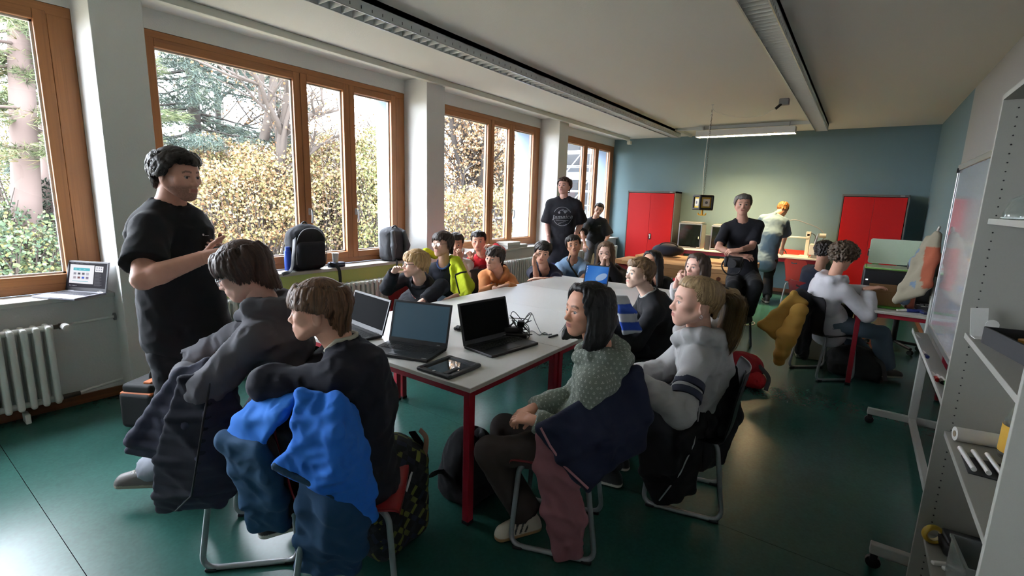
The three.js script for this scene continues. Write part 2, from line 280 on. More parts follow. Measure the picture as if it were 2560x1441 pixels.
function conifer(label, base, top, r, spread, n, cols, o = {}) {
  const t = thing('conifer', label, 'tree', null, 0, 'conifers outside the windows'), g = [sweep([base, base.clone().lerp(top, 0.35).add(V(rr(-0.05, 0.05), 0, 0)), base.clone().lerp(top, 0.7), top], (u) => r * (1 - 0.75 * u), 12)], pts = [];
  const H = top.y - base.y, nb = o.branches ?? 60;
  for (let i = 0; i < nb; i++) {
    const u = lerp(o.from ?? 0.2, 0.98, Math.pow(rnd(), 0.8)), a = rnd() * 6.28, L = spread * (1.08 - u) * rr(0.7, 1.1), p0 = base.clone().lerp(top, u);
    const q = []; for (let k = 0; k <= 5; k++) { const s = k / 5; q.push(p0.clone().add(V(Math.cos(a) * L * s, (o.droop ?? -0.25) * L * s + 0.18 * L * s * s + rr(-0.04, 0.04), Math.sin(a) * L * s))); }
    g.push(sweep(q, (s) => 0.035 * (1 - 0.8 * s), 4));
    const m = Math.round(n / nb * (L / spread) * 1.8);
    for (let k = 0; k < m; k++) { const s = Math.pow(rnd(), 0.6), f = s * 5, b = Math.min(4, Math.floor(f)), p = q[b].clone().lerp(q[b + 1], f - b); const w = 0.38 * L * (1 - s * 0.7); p.add(V(rr(-w, w) * Math.sin(a) * 0.8, rr(-0.12, 0.05) - Math.abs(rr(0, 0.12)), rr(-w, w) * Math.cos(a) * 0.8)); pts.push([p, V(Math.cos(a) + rr(-0.6, 0.6), rr(-0.5, 0.3), Math.sin(a) + rr(-0.6, 0.6)).normalize(), (o.size ?? 0.13) * rr(0.7, 1.3)]); }
  }
  obj('trunk', g, o.bark ?? MB.pine, t); instanced('foliage', needleGeo, needleMat, pts, cols, t);
  if (o.ivy) { const iv = []; for (let i = 0; i < o.ivy; i++) { const u = Math.pow(rnd(), 1.1) * (o.ivyTop ?? 0.3), a = rnd() * 6.28, p = base.clone().lerp(top, u), d = V(Math.cos(a), rr(-0.4, 0.1), Math.sin(a)).normalize(), k = r * rr(1.0, 1.5); p.add(V(Math.cos(a) * k, 0, Math.sin(a) * k)); iv.push([p, d, rr(0.06, 0.12)]); } instanced('ivy', leafGeo, leafMat, iv, ['#3f5a44', '#4a6a4e', '#2f4a38', '#56755a'], t); }
}
{
  struct('ground', bb(-90, XW - 0.52, GY - 0.4, GY, -70, 40), std('#7c735c', 1, { bumpMap: T.plaster, bumpScale: 0.02 }), 'leaf strewn garden ground outside');
  const G = (u, h) => { const p = P(u, 600, h); p.y = GY; return p; };       // a spot on the ground in a direction
  const orange = ['#c6935c', '#d0a06a', '#b88356', '#d6b47e', '#a87f5a', '#d9bc8a'], yellow = ['#cfbe72', '#bfb068', '#d8c880', '#aaa762', '#cbae6c', '#b59864'], yg = ['#a9b567', '#bcc274', '#97a862', '#cdc878', '#a4b068'], rust = ['#a88464', '#b8946e', '#96765c', '#c4a578', '#8f8262'];
  reseed(11);
  conifer('pinkish pine trunk with branch stubs nearest the end jamb of the near window', G(40, 9.4), P(10, -900, 9.4), 0.27, 3.4, 15000, ['#7f8f5c', '#93a06a', '#6c7f52', '#a3a972', '#b0a070'], { branches: 70, from: 0.32, size: 0.2, ivy: 1600, ivyTop: 0.18 });
  conifer('second pine trunk wrapped in dark ivy in the near window', G(112, 10.6), P(82, -900, 10.6), 0.26, 3.4, 12000, ['#7f8f5c', '#8f9d66', '#6c7f52', '#98a26e'], { branches: 64, from: 0.33, size: 0.2, ivy: 7000, ivyTop: 0.27 });
  conifer('blue green spruce with drooping boughs behind the speaker', G(490, 14), P(455, -420, 14), 0.22, 5.0, 30000, ['#6d8278', '#7d9488', '#5c7068', '#8b9f8e', '#92a084'], { branches: 120, from: 0.26, size: 0.2, bark: MB.dark });
  branchTree({ label: 'tall forked tree with pale bark and few orange leaves', base: G(668, 12.5), top: P(628, 120, 12.3), r: 0.17, stems: [[P(660, 350, 12.5), P(752, 60, 12.9), 0.12], [P(655, 260, 12.5), P(690, -60, 12.3), 0.08]], levels: 3, kids: [9, 5, 4], from: 0.5, spread: 0.36, straight: 0.6, bark: MB.plane, leaves: 4200, cols: orange, puff: 0.5, size: 0.085 });
  branchTree({ label: 'slender tree with bare crown behind the middle lights', base: G(800, 15), top: P(812, 120, 15), r: 0.11, levels: 3, kids: [12, 5, 4], from: 0.3, spread: 0.34, bark: MB.twig, leaves: 2200, cols: rust.concat(orange), puff: 0.5, size: 0.09 });
  branchTree({ label: 'thin bare tree near the pale blue jamb of the wide window', base: G(925, 17), top: P(925, 180, 17), r: 0.1, levels: 3, kids: [11, 5, 4], from: 0.25, spread: 0.34, bark: MB.twig, leaves: 1700, cols: orange, puff: 0.5, size: 0.09 });
  branchTree({ label: 'broad orange oak filling the middle window', base: G(1178, 15), top: P(1185, 190, 15), r: 0.2, stems: [[P(1186, 560, 15), P(1140, 240, 15.5), 0.12], [P(1190, 540, 15), P(1240, 260, 14.6), 0.12]], levels: 3, kids: [12, 6, 4], from: 0.15, spread: 0.42, bark: MB.dark, leaves: 11000, cols: orange, puff: 0.6, size: 0.105 });
  branchTree({ label: 'bare tree behind the spruce', base: G(575, 19), top: P(560, 60, 19), r: 0.13, levels: 3, kids: [12, 5, 4], from: 0.3, spread: 0.36, bark: MB.dark, leaves: 3000, cols: orange.concat(rust), puff: 0.6, size: 0.1 });
  const B = (u, v, h) => P(u, v, h);
  shrub('golden leaved thicket below the forked tree', [[B(600, 520, 11.5), 1.3, 1.2], [B(690, 470, 12.5), 1.3, 1.1], [B(560, 430, 13), 1.1, 0.9]], 15000, yellow.concat(orange), 0.085);
  shrub('yellow and rust thicket behind the rucksack', [[B(800, 520, 13), 1.2, 1.3], [B(850, 440, 14), 1.1, 1.2], [B(760, 420, 15), 1.2, 1.1]], 12000, rust.concat(yellow), 0.09);
  shrub('lime green bush beside the pale blue jamb', [[B(935, 520, 13), 0.9, 1.5], [B(965, 430, 14), 0.9, 1.3]], 8500, yg.concat(yellow), 0.085);
  shrub('amber bush at the foot of the oak', [[B(1130, 560, 12.5), 1.0, 1.0], [B(1210, 540, 13.5), 1.1, 0.9], [B(1270, 470, 16), 1.2, 1.4]], 9000, orange.concat(yellow), 0.09);
  shrub('distant russet hedge along the garden edge', [[B(480, 500, 20), 2.4, 2.2], [B(640, 480, 21), 2.6, 2.2], [B(780, 450, 22), 2.6, 2.4], [B(900, 450, 22), 2.6, 2.6], [B(1060, 450, 24), 2.8, 2.8], [B(1180, 470, 25), 2.8, 2.6]], 16000, rust.concat(orange), 0.13);
  shrub('ivy and ferns around the pine trunks', [[B(40, 640, 8.6), 0.8, 0.55], [B(130, 620, 9.2), 0.9, 0.7], [B(-60, 600, 9), 1, 0.9]], 5000, ['#6f8a5c', '#5d7a50', '#86985e', '#a5a05c', '#4d6a4a'], 0.085);
  shrub('yellow maple between the pine trunks', [[B(150, 420, 15), 1.3, 2.0], [B(60, 330, 16), 1.5, 1.8], [B(170, 560, 14), 1.0, 1.0]], 9500, yellow.concat(yg), 0.1);
  shrub('dark evergreens behind the pines', [[B(20, 560, 20), 3, 2.6], [B(150, 500, 21), 3, 3.0], [B(300, 480, 21), 3, 3], [B(420, 470, 20), 2.4, 2.6]], 11000, ['#6a7a52', '#7d8a55', '#96945a', '#a88d52', '#59694a'], 0.15);
  // neighbouring building and its scaffold
  const b = thing('building', 'grey clad building behind the scaffold in the far window', 'building');
  obj('wall', bb(-13.2, -6.5, GY, 8, -32, -19.8), std('#3c3f44', 0.7), b);
  for (let k = 0; k < 5; k++) obj('floor_band', bb(-13.25, -6.5, 0.9 + k * 1.7, 1.25 + k * 1.7, -19.82, -19.72), std('#7d8185', 0.6), b);
  for (let k = 0; k < 4; k++) for (let j = 0; j < 5; j++) { const x = -12.6 + j * 1.25, y = 1.35 + k * 1.7; obj('window', bb(x, x + 0.75, y + 0.2, y + 1.15, -19.8, -19.77), M.dark, b); }
  const sc = thing('scaffold', 'silver scaffold standing against the grey building', 'scaffold');
  const st = std('#85898c', 0.4, { metalness: 0.3 }), X0 = -16.4, zs = [-18.2, -19.0];
  for (let i = 0; i < 8; i++) for (const z of zs) obj('standard', rod(V(X0 + i * 1.35, GY, z), V(X0 + i * 1.35, i < 2 ? 2.6 : 7.5, z), 0.035, 6), st, sc);
  for (let k = 0; k < 5; k++) { const y = 0.5 + k * 1.6, i0 = k > 1 ? 2 : 0; for (const z of zs) for (const dy of [0, 0.5, 1.0]) obj('ledger', rod(V(X0 + i0 * 1.35, y + dy, z), V(X0 + 7 * 1.35, y + dy, z), 0.025, 6), st, sc); obj('deck', bb(X0 + i0 * 1.35, X0 + 7 * 1.35, y - 0.05, y, zs[1], zs[0]), std('#b9b6ac', 0.8), sc); for (let i = i0; i < 7; i++) obj('brace', rod(V(X0 + i * 1.35, y, zs[0]), V(X0 + (i + 1) * 1.35, y + 1.5, zs[0]), 0.022, 6), st, sc); }
  // a lattice girder lying lower, left of the scaffold
  const lg = thing('lattice_girder', 'white lattice girder reaching out from the scaffold', 'girder'); const ga = P(1165, 545, 13.2), gb = P(1300, 545, 13.8);
  const gd = V(0, -0.62, 0); obj('chord', rod(ga, gb, 0.035, 6), st, lg); obj('chord', rod(ga.clone().add(gd), gb.clone().add(gd), 0.035, 6), st, lg);
  for (let i = 0; i < 6; i++) { const a = ga.clone().lerp(gb, i / 6), c = ga.clone().lerp(gb, (i + 1) / 6); obj('diagonal', i % 2 ? rod(a, c.add(gd), 0.025, 6) : rod(a.clone().add(gd), c, 0.025, 6), st, lg); }
  for (const k of [0.35, 0.95]) { const q = ga.clone().lerp(gb, k); obj('post', rod(V(q.x, GY, q.z), q, 0.035, 6), st, lg); }
}
// ---------- ceiling luminaires ----------
function luminaire(x0, x1, z0, z1, pitch, label) {
  const t = thing('luminaire', label, 'ceiling light', [(x0 + x1) / 2, 2.98, 0]), w = x1 - x0, hw = w / 2;
  obj('housing', [bb(-hw, hw, 0.075, 0.12, z1, z0), bb(-hw, -hw + 0.003, 0.0, 0.12, z1, z0), bb(hw - 0.003, hw, 0.0, 0.12, z1, z0), bb(-hw, hw, 0, 0.12, z1, z1 + 0.003)], M.lamphouse, t);
  obj('rail', bb(-hw - 0.002, -hw + 0.008, -0.004, 0.004, z1, z0), M.alu, t); obj('rail', bb(hw - 0.008, hw + 0.002, -0.004, 0.004, z1, z0), M.alu, t);
  obj('tube_lamp', cyl(0.013, 0.013, z0 - z1 - 0.1, 0, 0.058, (z0 + z1) / 2, 10, 'z'), std('#e6e6e2', 0.3), t);
  const blade = extr([[-hw + 0.004, 0.001], [-hw + 0.004, 0.05], [-0.02, 0.03], [0.02, 0.03], [hw - 0.004, 0.05], [hw - 0.004, 0.001]], 0.006), n = Math.floor((z0 - z1) / pitch);
  for (let i = 1; i < n; i++) { const m = obj('louvre_blade', blade, M.white, t); m.position.z = z1 + i * pitch; }
  const slots = []; for (let i = 1; i < n; i++) slots.push(bx(0.002, 0.022, 0.006, hw, 0.03, z1 + (i + 0.5) * pitch)); obj('slots', slots, M.black, t);
}
luminaire(-3.345, -3.175, 0.4, -10.15, 0.098, 'long unlit louvred light on the window side of the ceiling');
luminaire(-0.855, -0.672, -0.6, -10.15, 0.075, 'long unlit louvred light nearer the shelf side of the ceiling');
{
  const t = thing('pendant_light', 'lit white box lamp hanging before the green end wall', 'ceiling light', [-1.9, 0, -9.62]);
  obj('rail', bb(-1.2, 1.05, 3.045, HC, -0.1, -0.04, 0.004), M.lamphouse, t);
  obj('rail', bx(0.05, 0.05, 1.0, -1.22, 3.075, -0.55, 0.004), M.lamphouse, t);
  const L = 1.6, w = 0.2;
  obj('housing', [bb(-L / 2, L / 2, 2.995, 3.01, -w / 2, w / 2), bb(-L / 2, L / 2, 2.9, 3.01, -w / 2 - 0.004, -w / 2), bb(-L / 2, L / 2, 2.9, 3.01, w / 2, w / 2 + 0.004), bb(-L / 2 - 0.004, -L / 2, 2.9, 3.01, -w / 2, w / 2), bb(L / 2, L / 2 + 0.004, 2.9, 3.01, -w / 2, w / 2)], std('#c4c6c6', 0.5), t);
  for (const x of [-0.7, 0.7]) obj('hanger', rod(V(x, 3.0, 0), V(x, HC, -0.04), 0.006, 6), M.alu, t);
  obj('diffuser', bb(-L / 2 + 0.01, L / 2 - 0.01, 2.985, 2.993, -w / 2 + 0.02, w / 2 - 0.02), std('#fff3d8', 0.5, { emissive: new THREE.Color().setRGB(1, 0.88, 0.62), emissiveIntensity: 2.2 }), t);
  const lb = bx(0.004, 0.072, w - 0.002, 0, 0, 0); for (let i = 0; i < 21; i++) obj('louvre_blade', lb, M.white, t).position.set(-L / 2 + 0.05 + i * (L - 0.1) / 20, 2.938, 0);
  const l = new THREE.RectAreaLight(new THREE.Color().setRGB(1, 0.7, 0.35), 430, L - 0.04, w - 0.05); l.position.set(-1.9, 2.982, -9.62); l.rotation.x = -Math.PI / 2; l.name = 'pendant_glow'; scene.add(l);
}
// ---------- hanging power cube ----------
{
  const c = onY(1782, 262, HC), yb = 1.70, t = thing('power_cube', 'black and yellow socket cube hanging on a chain from the ceiling', 'socket block', [c.x, 0, c.z]);
  obj('ceiling_hook', [tube([[0, HC, 0], [0, 3.06, 0], [0.014, 3.04, 0], [0, 3.025, 0], [-0.012, 3.035, 0]], 0.003, 6, 20), cyl(0.02, 0.02, 0.006, 0, HC - 0.003, 0)], M.alu, t);
  const link = new THREE.TorusGeometry(0.013, 0.0028, 5, 10); link.scale(0.7, 1.25, 1);
  for (let i = 0; i < 44; i++) { const m = obj('chain_link', link, M.cabGrey, t); m.position.set(0, 3.01 - i * 0.0273, 0); m.rotation.y = (i % 2) * Math.PI / 2 + 0.3; }
  obj('cable', tube([[0.004, 3.0, 0.01], [-0.02, 2.6, 0.02], [-0.028, 2.2, 0.02], [-0.012, yb + 0.1, 0.01]], 0.004, 6, 30), std('#e1e1de', 0.5), t);
  const k = 0.095, body = new THREE.Group(); body.name = 'cube'; t.add(body); body.position.y = yb; body.rotation.y = 0.75;
  obj('bumper_frame', [1, -1].flatMap((s) => [1, -1].flatMap((r) => [bx(2 * k + 0.02, 0.035, 0.035, 0, s * k, r * k, 0.012, 2), bx(0.035, 0.035, 2 * k + 0.02, s * k, r * k, 0, 0.012, 2), bx(0.035, 2 * k + 0.02, 0.035, s * k, 0, r * k, 0.012, 2)])), M.black, body);
  obj('core', bx(2 * k - 0.01, 2 * k, 2 * k - 0.01, 0, 0, 0, 0.01), std('#d8b53a', 0.5), body);
  for (let i = 0; i < 4; i++) { const f = new THREE.Group(); f.name = 'socket'; f.rotation.y = i * Math.PI / 2; body.add(f); obj('cover', bx(0.11, 0.11, 0.012, 0, 0, k, 0.006), std('#e8e4d4', 0.5), f); obj('recess', cyl(0.022, 0.022, 0.006, 0, 0, k + 0.005, 16, 'z'), M.grey, f); }
  obj('hook_bar', [tube([[-0.055, yb - 0.155, 0], [-0.05, yb - 0.18, 0], [0, yb - 0.185, 0], [0.05, yb - 0.18, 0], [0.055, yb - 0.155, 0]], 0.009, 8, 20), cyl(0.016, 0.016, 0.09, 0, yb - 0.14, 0)], std('#d9a41f', 0.5), t);
  const b = onY(1962, 247, HC), s = thing('junction_box', 'small grey ceiling outlet box with sagging cable', 'junction box', [b.x, HC, b.z]);
  obj('box', bx(0.12, 0.08, 0.1, 0, -0.04, 0, 0.01), M.grey, s); obj('plug', rod(V(-0.02, -0.06, 0.03), V(-0.09, -0.13, 0.05), 0.018, 10), M.black, s);
  const e = V(c.x - b.x, -0.06, c.z - b.z); obj('cable', tube([V(-0.09, -0.13, 0.05), e.clone().multiplyScalar(0.3).setY(-0.2), e.clone().multiplyScalar(0.6).setY(-0.2), e.clone().multiplyScalar(0.9).setY(-0.12), e], 0.004, 6, 40), M.offwhite, s);
}
// ---------- radiators ----------
const ribGeo = (() => { const g = []; for (const x of [-0.055, 0, 0.055]) { const c = new THREE.CapsuleGeometry(0.0155, 0.54, 4, 10); c.scale(1.1, 1, 1.25); c.translate(x, 0.31, 0); g.push(c); } g.push(bx(0.14, 0.05, 0.035, 0, 0.575, 0, 0.016, 2), bx(0.14, 0.05, 0.035, 0, 0.045, 0, 0.016, 2)); return merge(g); })();
function radiator(za, zb, label, valve) {
  const t = thing('radiator', label, 'radiator', [XB + 0.115, 0.08, za]), n = Math.round((za - zb) / 0.064);
  for (let i = 0; i < n; i++) { const m = obj('rib', ribGeo, M.radiator, t); m.position.z = -(i + 0.5) * 0.064; }
  obj('header_pipe', cyl(0.022, 0.022, n * 0.064, 0, 0.575, -n * 0.032, 12, 'z'), M.radiator, t); obj('header_pipe', cyl(0.022, 0.022, n * 0.064, 0, 0.045, -n * 0.032, 12, 'z'), M.radiator, t);
  const ze = -n * 0.064;
  if (valve) {
    obj('valve', [rod(V(0, 0.575, ze), V(0, 0.575, ze - 0.08), 0.016, 10), cyl(0.022, 0.022, 0.03, 0, 0.575, ze - 0.05, 12, 'z')], std('#4a4038', 0.5, { metalness: 0.5 }), t);
    obj('thermostat_knob', [cyl(0.024, 0.026, 0.075, 0.06, 0.575, ze - 0.06, 18, 'x'), cyl(0.02, 0.015, 0.01, 0.1, 0.575, ze - 0.06, 18, 'x')], M.white, t);
    obj('supply_pipe', bentTube([[0, 0.575, ze - 0.07], [-0.03, 0.575, ze - 0.14], [-0.06, 0.578, ze - 0.38]], 0.011, 0.03), M.pipe, t);
    obj('wall_rosette', cyl(0.03, 0.03, 0.012, -0.06, 0.578, ze - 0.375, 16, 'z'), M.grey, t);
    obj('return_valve', rod(V(0, 0.045, ze), V(0, 0.045, ze - 0.1), 0.018, 10), std('#4a4038', 0.5, { metalness: 0.5 }), t);
    obj('return_pipe', bentTube([[0, 0.045, ze - 0.09], [-0.03, 0.05, ze - 0.16], [-0.06, 0.06, ze - 0.38]], 0.011, 0.03), M.pipe, t);
  }
  for (const z of [-0.2, ze + 0.2]) obj('foot', bx(0.1, 0.07, 0.03, 0, -0.045, z, 0.006), M.radiator, t);
}
radiator(0.33, -0.82, 'white ribbed radiator with thermostat knob under the near window', true);
radiator(-1.7, -4.02, 'white ribbed radiator against the lime green parapet', false);
radiator(-5.0, -7.45, 'white ribbed radiator under the middle window behind the striped sweater boy', false);
radiator(-8.25, -10.6, 'white ribbed radiator in the far corner bay by the leaning boy', false);
// ---------- red steel cabinets ----------
function cabinet(x0, x1, label) {
  const w = x1 - x0, t = thing('steel_cabinet', label, 'cabinet', [(x0 + x1) / 2, 0, ZB + 0.24], 0, 'red steel cabinets'), d = 0.43, h = 1.93;
  obj('carcass', [bb(-w / 2, -w / 2 + 0.02, 0, h, -d / 2, d / 2), bb(w / 2 - 0.02, w / 2, 0, h, -d / 2, d / 2), bb(-w / 2, w / 2, h - 0.035, h, -d / 2, d / 2), bb(-w / 2, w / 2, 0, 0.07, -d / 2, d / 2), bb(-w / 2, w / 2, 0, h, -d / 2, -d / 2 + 0.01)], M.cabGrey, t);
  const hs = (w - 0.06) / 2;
  for (const s of [-1, 1]) { const m = obj('door', bx(hs, h - 0.125, 0.02, s * (hs / 2 + 0.001), (h + 0.035) / 2, d / 2 - 0.008, 0.003), M.redMetal, t); if (s > 0) { const hd = obj('handle', extr(rrect(0.05, 0.13, 0.012), 0.012, 0.002), M.black, m); hd.position.set(0.045, 0.95, d / 2 + 0.008); const k = obj('lever', [bx(0.034, 0.016, 0.02, 0.045, 0.985, d / 2 + 0.022, 0.004), bx(0.014, 0.075, 0.014, 0.05, 0.95, d / 2 + 0.02, 0.004)], M.white, m); } }
  obj('maker_plate', bx(0.06, 0.014, 0.002, w / 2 - 0.1, h - 0.017, d / 2 + 0.001), M.alu, t);
}
cabinet(-4.32, -3.26, 'red two door steel cabinet in the corner by the far window');
cabinet(-0.335, 0.6, 'dark red steel cabinet behind the laser cutter');
// ---------- counter along the end wall ----------
{
  const t = thing('wall_counter', 'long white counter with red upstand along the end wall', 'counter', [0, 0, 0]);
  obj('top', bb(-3.2, -0.42, 0.735, 0.765, ZB + 0.02, ZB + 0.62, 0.004), phy('#dedbd0', 0.4), t);
  obj('front_edge', bb(-3.2, -0.42, 0.665, 0.734, ZB + 0.57, ZB + 0.6), M.tableRed, t);
  obj('upstand', bb(-3.2, -0.42, 0.766, 0.86, ZB + 0.002, ZB + 0.022), std('#b5331f', 0.5), t);
  for (const x of [-3.1, -1.85, -0.52]) for (const z of [ZB + 0.08, ZB + 0.55]) obj('leg', bx(0.04, 0.735, 0.04, x, 0.3675, z), M.tableRed, t);
}
function printer(c, w, h, d, label, extra) {
  const t = thing('printer_3d', label, '3d printer', c, 0.05, 'enclosed 3d printers on the counter');
  obj('frame', [bx(w, 0.04, d, 0, 0.02, 0, 0.01), bx(w, 0.03, d, 0, h - 0.015, 0, 0.01), ...[-1, 1].flatMap((s) => [-1, 1].map((r) => bx(0.022, h, 0.022, s * (w / 2 - 0.011), h / 2, r * (d / 2 - 0.011), 0.004)))], M.alu, t);
  obj('panel', bb(-w / 2 + 0.004, w / 2 - 0.004, 0.03, h - 0.03, -d / 2 + 0.004, -d / 2 + 0.008), M.dark, t);
  obj('side_panel', bb(w / 2 - 0.006, w / 2 - 0.002, 0.03, h - 0.03, -d / 2 + 0.02, d / 2 - 0.02), std('#9c9f9c', 0.6), t); obj('side_panel', bb(-w / 2 + 0.002, -w / 2 + 0.006, 0.03, h - 0.03, -d / 2 + 0.02, d / 2 - 0.02), M.dark, t);
  const dr = obj('glass_door', bb(-w / 2 + 0.022, w / 2 - 0.022, 0.06, h - 0.03, d / 2 - 0.008, d / 2 - 0.003), phy('#1c2422', 0.06, { transmission: 0.35, thickness: 0 }), t); obj('door_handle', bx(0.012, 0.05, 0.015, w / 2 - 0.05, h * 0.45, d / 2 + 0.006, 0.003), M.white, dr);
  obj('gantry', [cyl(0.006, 0.006, w - 0.05, 0, h * 0.68, 0, 8, 'x'), bx(0.06, 0.07, 0.06, 0.03, h * 0.66, 0, 0.008)], M.grey, t); obj('bed', bx(w - 0.09, 0.012, d - 0.1, 0, h * 0.25, 0), M.black, t);
  obj('print', [cyl(0.05, 0.015, 0.16, 0.03, h * 0.25 + 0.08, 0.02, 12), tube([[0.03, h * 0.42, 0.02], [0.07, h * 0.55, 0], [0.0, h * 0.66, 0.03], [0.06, h * 0.72, 0]], 0.022, 8, 24)], std('#3f7a22', 0.5), t);
  obj('display', bx(0.12, 0.035, 0.01, w * 0.2, 0.045, d / 2 + 0.004, 0.003), M.screenOff, t); obj('lid', bx(w - 0.04, 0.03, d - 0.04, 0, h + 0.014, 0, 0.012), M.grey, t);
}
{ const a = onZ(1725, 620, -10.5); printer(V(a.x, 0.765, -10.55), 0.46, 0.52, 0.42, 'grey framed 3d printer with green print beside the red cabinet'); const b = onZ(1796, 625, -10.5); printer(V(b.x + 0.08, 0.765, -10.55), 0.46, 0.5, 0.42, 'dark glass 3d printer half hidden by the man in navy'); 
  const lp = thing('leaning_panel', 'thin dark panel leaning on the half hidden printer', 'panel', [b.x - 0.2, 0.765, -10.36], 0.2); const pm = obj('sheet', bx(0.1, 0.3, 0.012, 0, 0.15, 0, 0.004), M.dark, lp); lp.rotation.x = -0.12; obj('rim', bx(0.11, 0.012, 0.016, 0, 0.3, 0, 0.004), M.grey, lp);
  // bench device with arm and looping cables
  const q = onZ(2012, 602, -10.55), t = thing('drawing_robot', 'white bench machine with jointed arm and looping cables', 'machine', [q.x, 0.765, -10.55]);
  obj('base', bx(0.16, 0.03, 0.2, 0.02, 0.015, 0, 0.006), M.offwhite, t); obj('column', bx(0.06, 0.42, 0.07, 0.05, 0.23, 0, 0.01), M.offwhite, t);
  obj('arm', [bx(0.46, 0.03, 0.035, -0.17, 0.36, 0.03, 0.008), bx(0.08, 0.09, 0.07, 0.05, 0.43, 0, 0.01)], M.offwhite, t); obj('tool_head', [bx(0.07, 0.08, 0.07, -0.4, 0.39, 0.03, 0.01), cyl(0.02, 0.012, 0.07, -0.43, 0.33, 0.03, 10), bx(0.06, 0.03, 0.05, -0.46, 0.34, 0.03, 0.006)], M.grey, t);
  obj('cable', tube([[-0.38, 0.43, 0.03], [-0.36, 0.6, 0.02], [-0.22, 0.68, 0], [0.0, 0.62, 0], [0.2, 0.54, 0.02], [0.3, 0.42, 0.05], [0.26, 0.3, 0.04]], 0.009, 6, 40), M.grey, t); obj('cable', tube([[0.05, 0.46, 0], [0.16, 0.4, 0.05], [0.16, 0.2, 0.06], [0.24, 0.08, 0.05], [0.2, 0.01, 0.05]], 0.008, 6, 30), M.dark, t);
  const m2 = thing('lathe_machine', 'small bench machine with clamps at the end of the counter', 'machine', [-0.56, 0.765, -10.44]); obj('bed', bx(0.24, 0.06, 0.2, 0, 0.03, 0, 0.008), M.grey, m2); obj('head', [bx(0.12, 0.2, 0.16, -0.1, 0.16, 0, 0.012), cyl(0.04, 0.04, 0.1, 0.02, 0.42, 0.02, 14, 'x')], M.offwhite, m2); obj('post', rod(V(-0.1, 0.2, 0), V(-0.05, 0.46, 0), 0.015), M.alu, m2); obj('motor', [cyl(0.05, 0.05, 0.12, 0.1, 0.14, 0, 16, 'x'), cyl(0.03, 0.03, 0.05, 0.19, 0.14, 0, 14, 'x')], std('#a98a4a', 0.4, { metalness: 0.6 }), m2); }
// ---------- school tables ----------
function table(name, x0, x1, z0, z1, label, group, H = 0.755) {
  const t = thing(name, label, 'table', [(x0 + x1) / 2, 0, (z0 + z1) / 2], 0, group), w = x1 - x0, d = Math.abs(z1 - z0), hw = w / 2, hd = d / 2;
  const top = obj('tabletop', bx(w, 0.024, d, 0, H - 0.012, 0, 0.003), M.tabletop, t); obj('edge_band', [bx(w + 0.002, 0.02, 0.003, 0, H - 0.013, hd, 0), bx(w + 0.002, 0.02, 0.003, 0, H - 0.013, -hd, 0), bx(0.003, 0.02, d, hw, H - 0.013, 0), bx(0.003, 0.02, d, -hw, H - 0.013, 0)], M.tableEdge, top);
  const y = H - 0.045, i = 0.03;
  for (const s of [-1, 1]) { obj('frame_rail', bx(w - 0.07, 0.036, 0.022, 0, y, s * (hd - i), 0.003), M.tableRed, t); obj('frame_rail', bx(0.022, 0.036, d - 0.07, s * (hw - i), y, 0, 0.003), M.tableRed, t); }
  for (const s of [-1, 1]) for (const r of [-1, 1]) { const l = obj('leg', bx(0.042, H - 0.03, 0.042, s * (hw - i), (H - 0.028) / 2, r * (hd - i), 0.004), M.tableRed, t); obj('foot_cap', bx(0.046, 0.02, 0.046, s * (hw - i), 0.011, r * (hd - i), 0.004), M.black, l); }
  return t;
}
const TB = [-1.69, -2.56, -3.43, -4.30, -5.17], ty = 0.755;
['near white table with laptops and tablet', 'second white table of the row, power cables on top', 'third white table of the row, beside the orange hoodie', 'farthest white table of the row with the blue screen laptop'].forEach((l, i) => table('school_table', -2.95, -1.43, TB[i] - 0.0015, TB[i + 1] + 0.0015, l, 'white tables pushed into one row'));
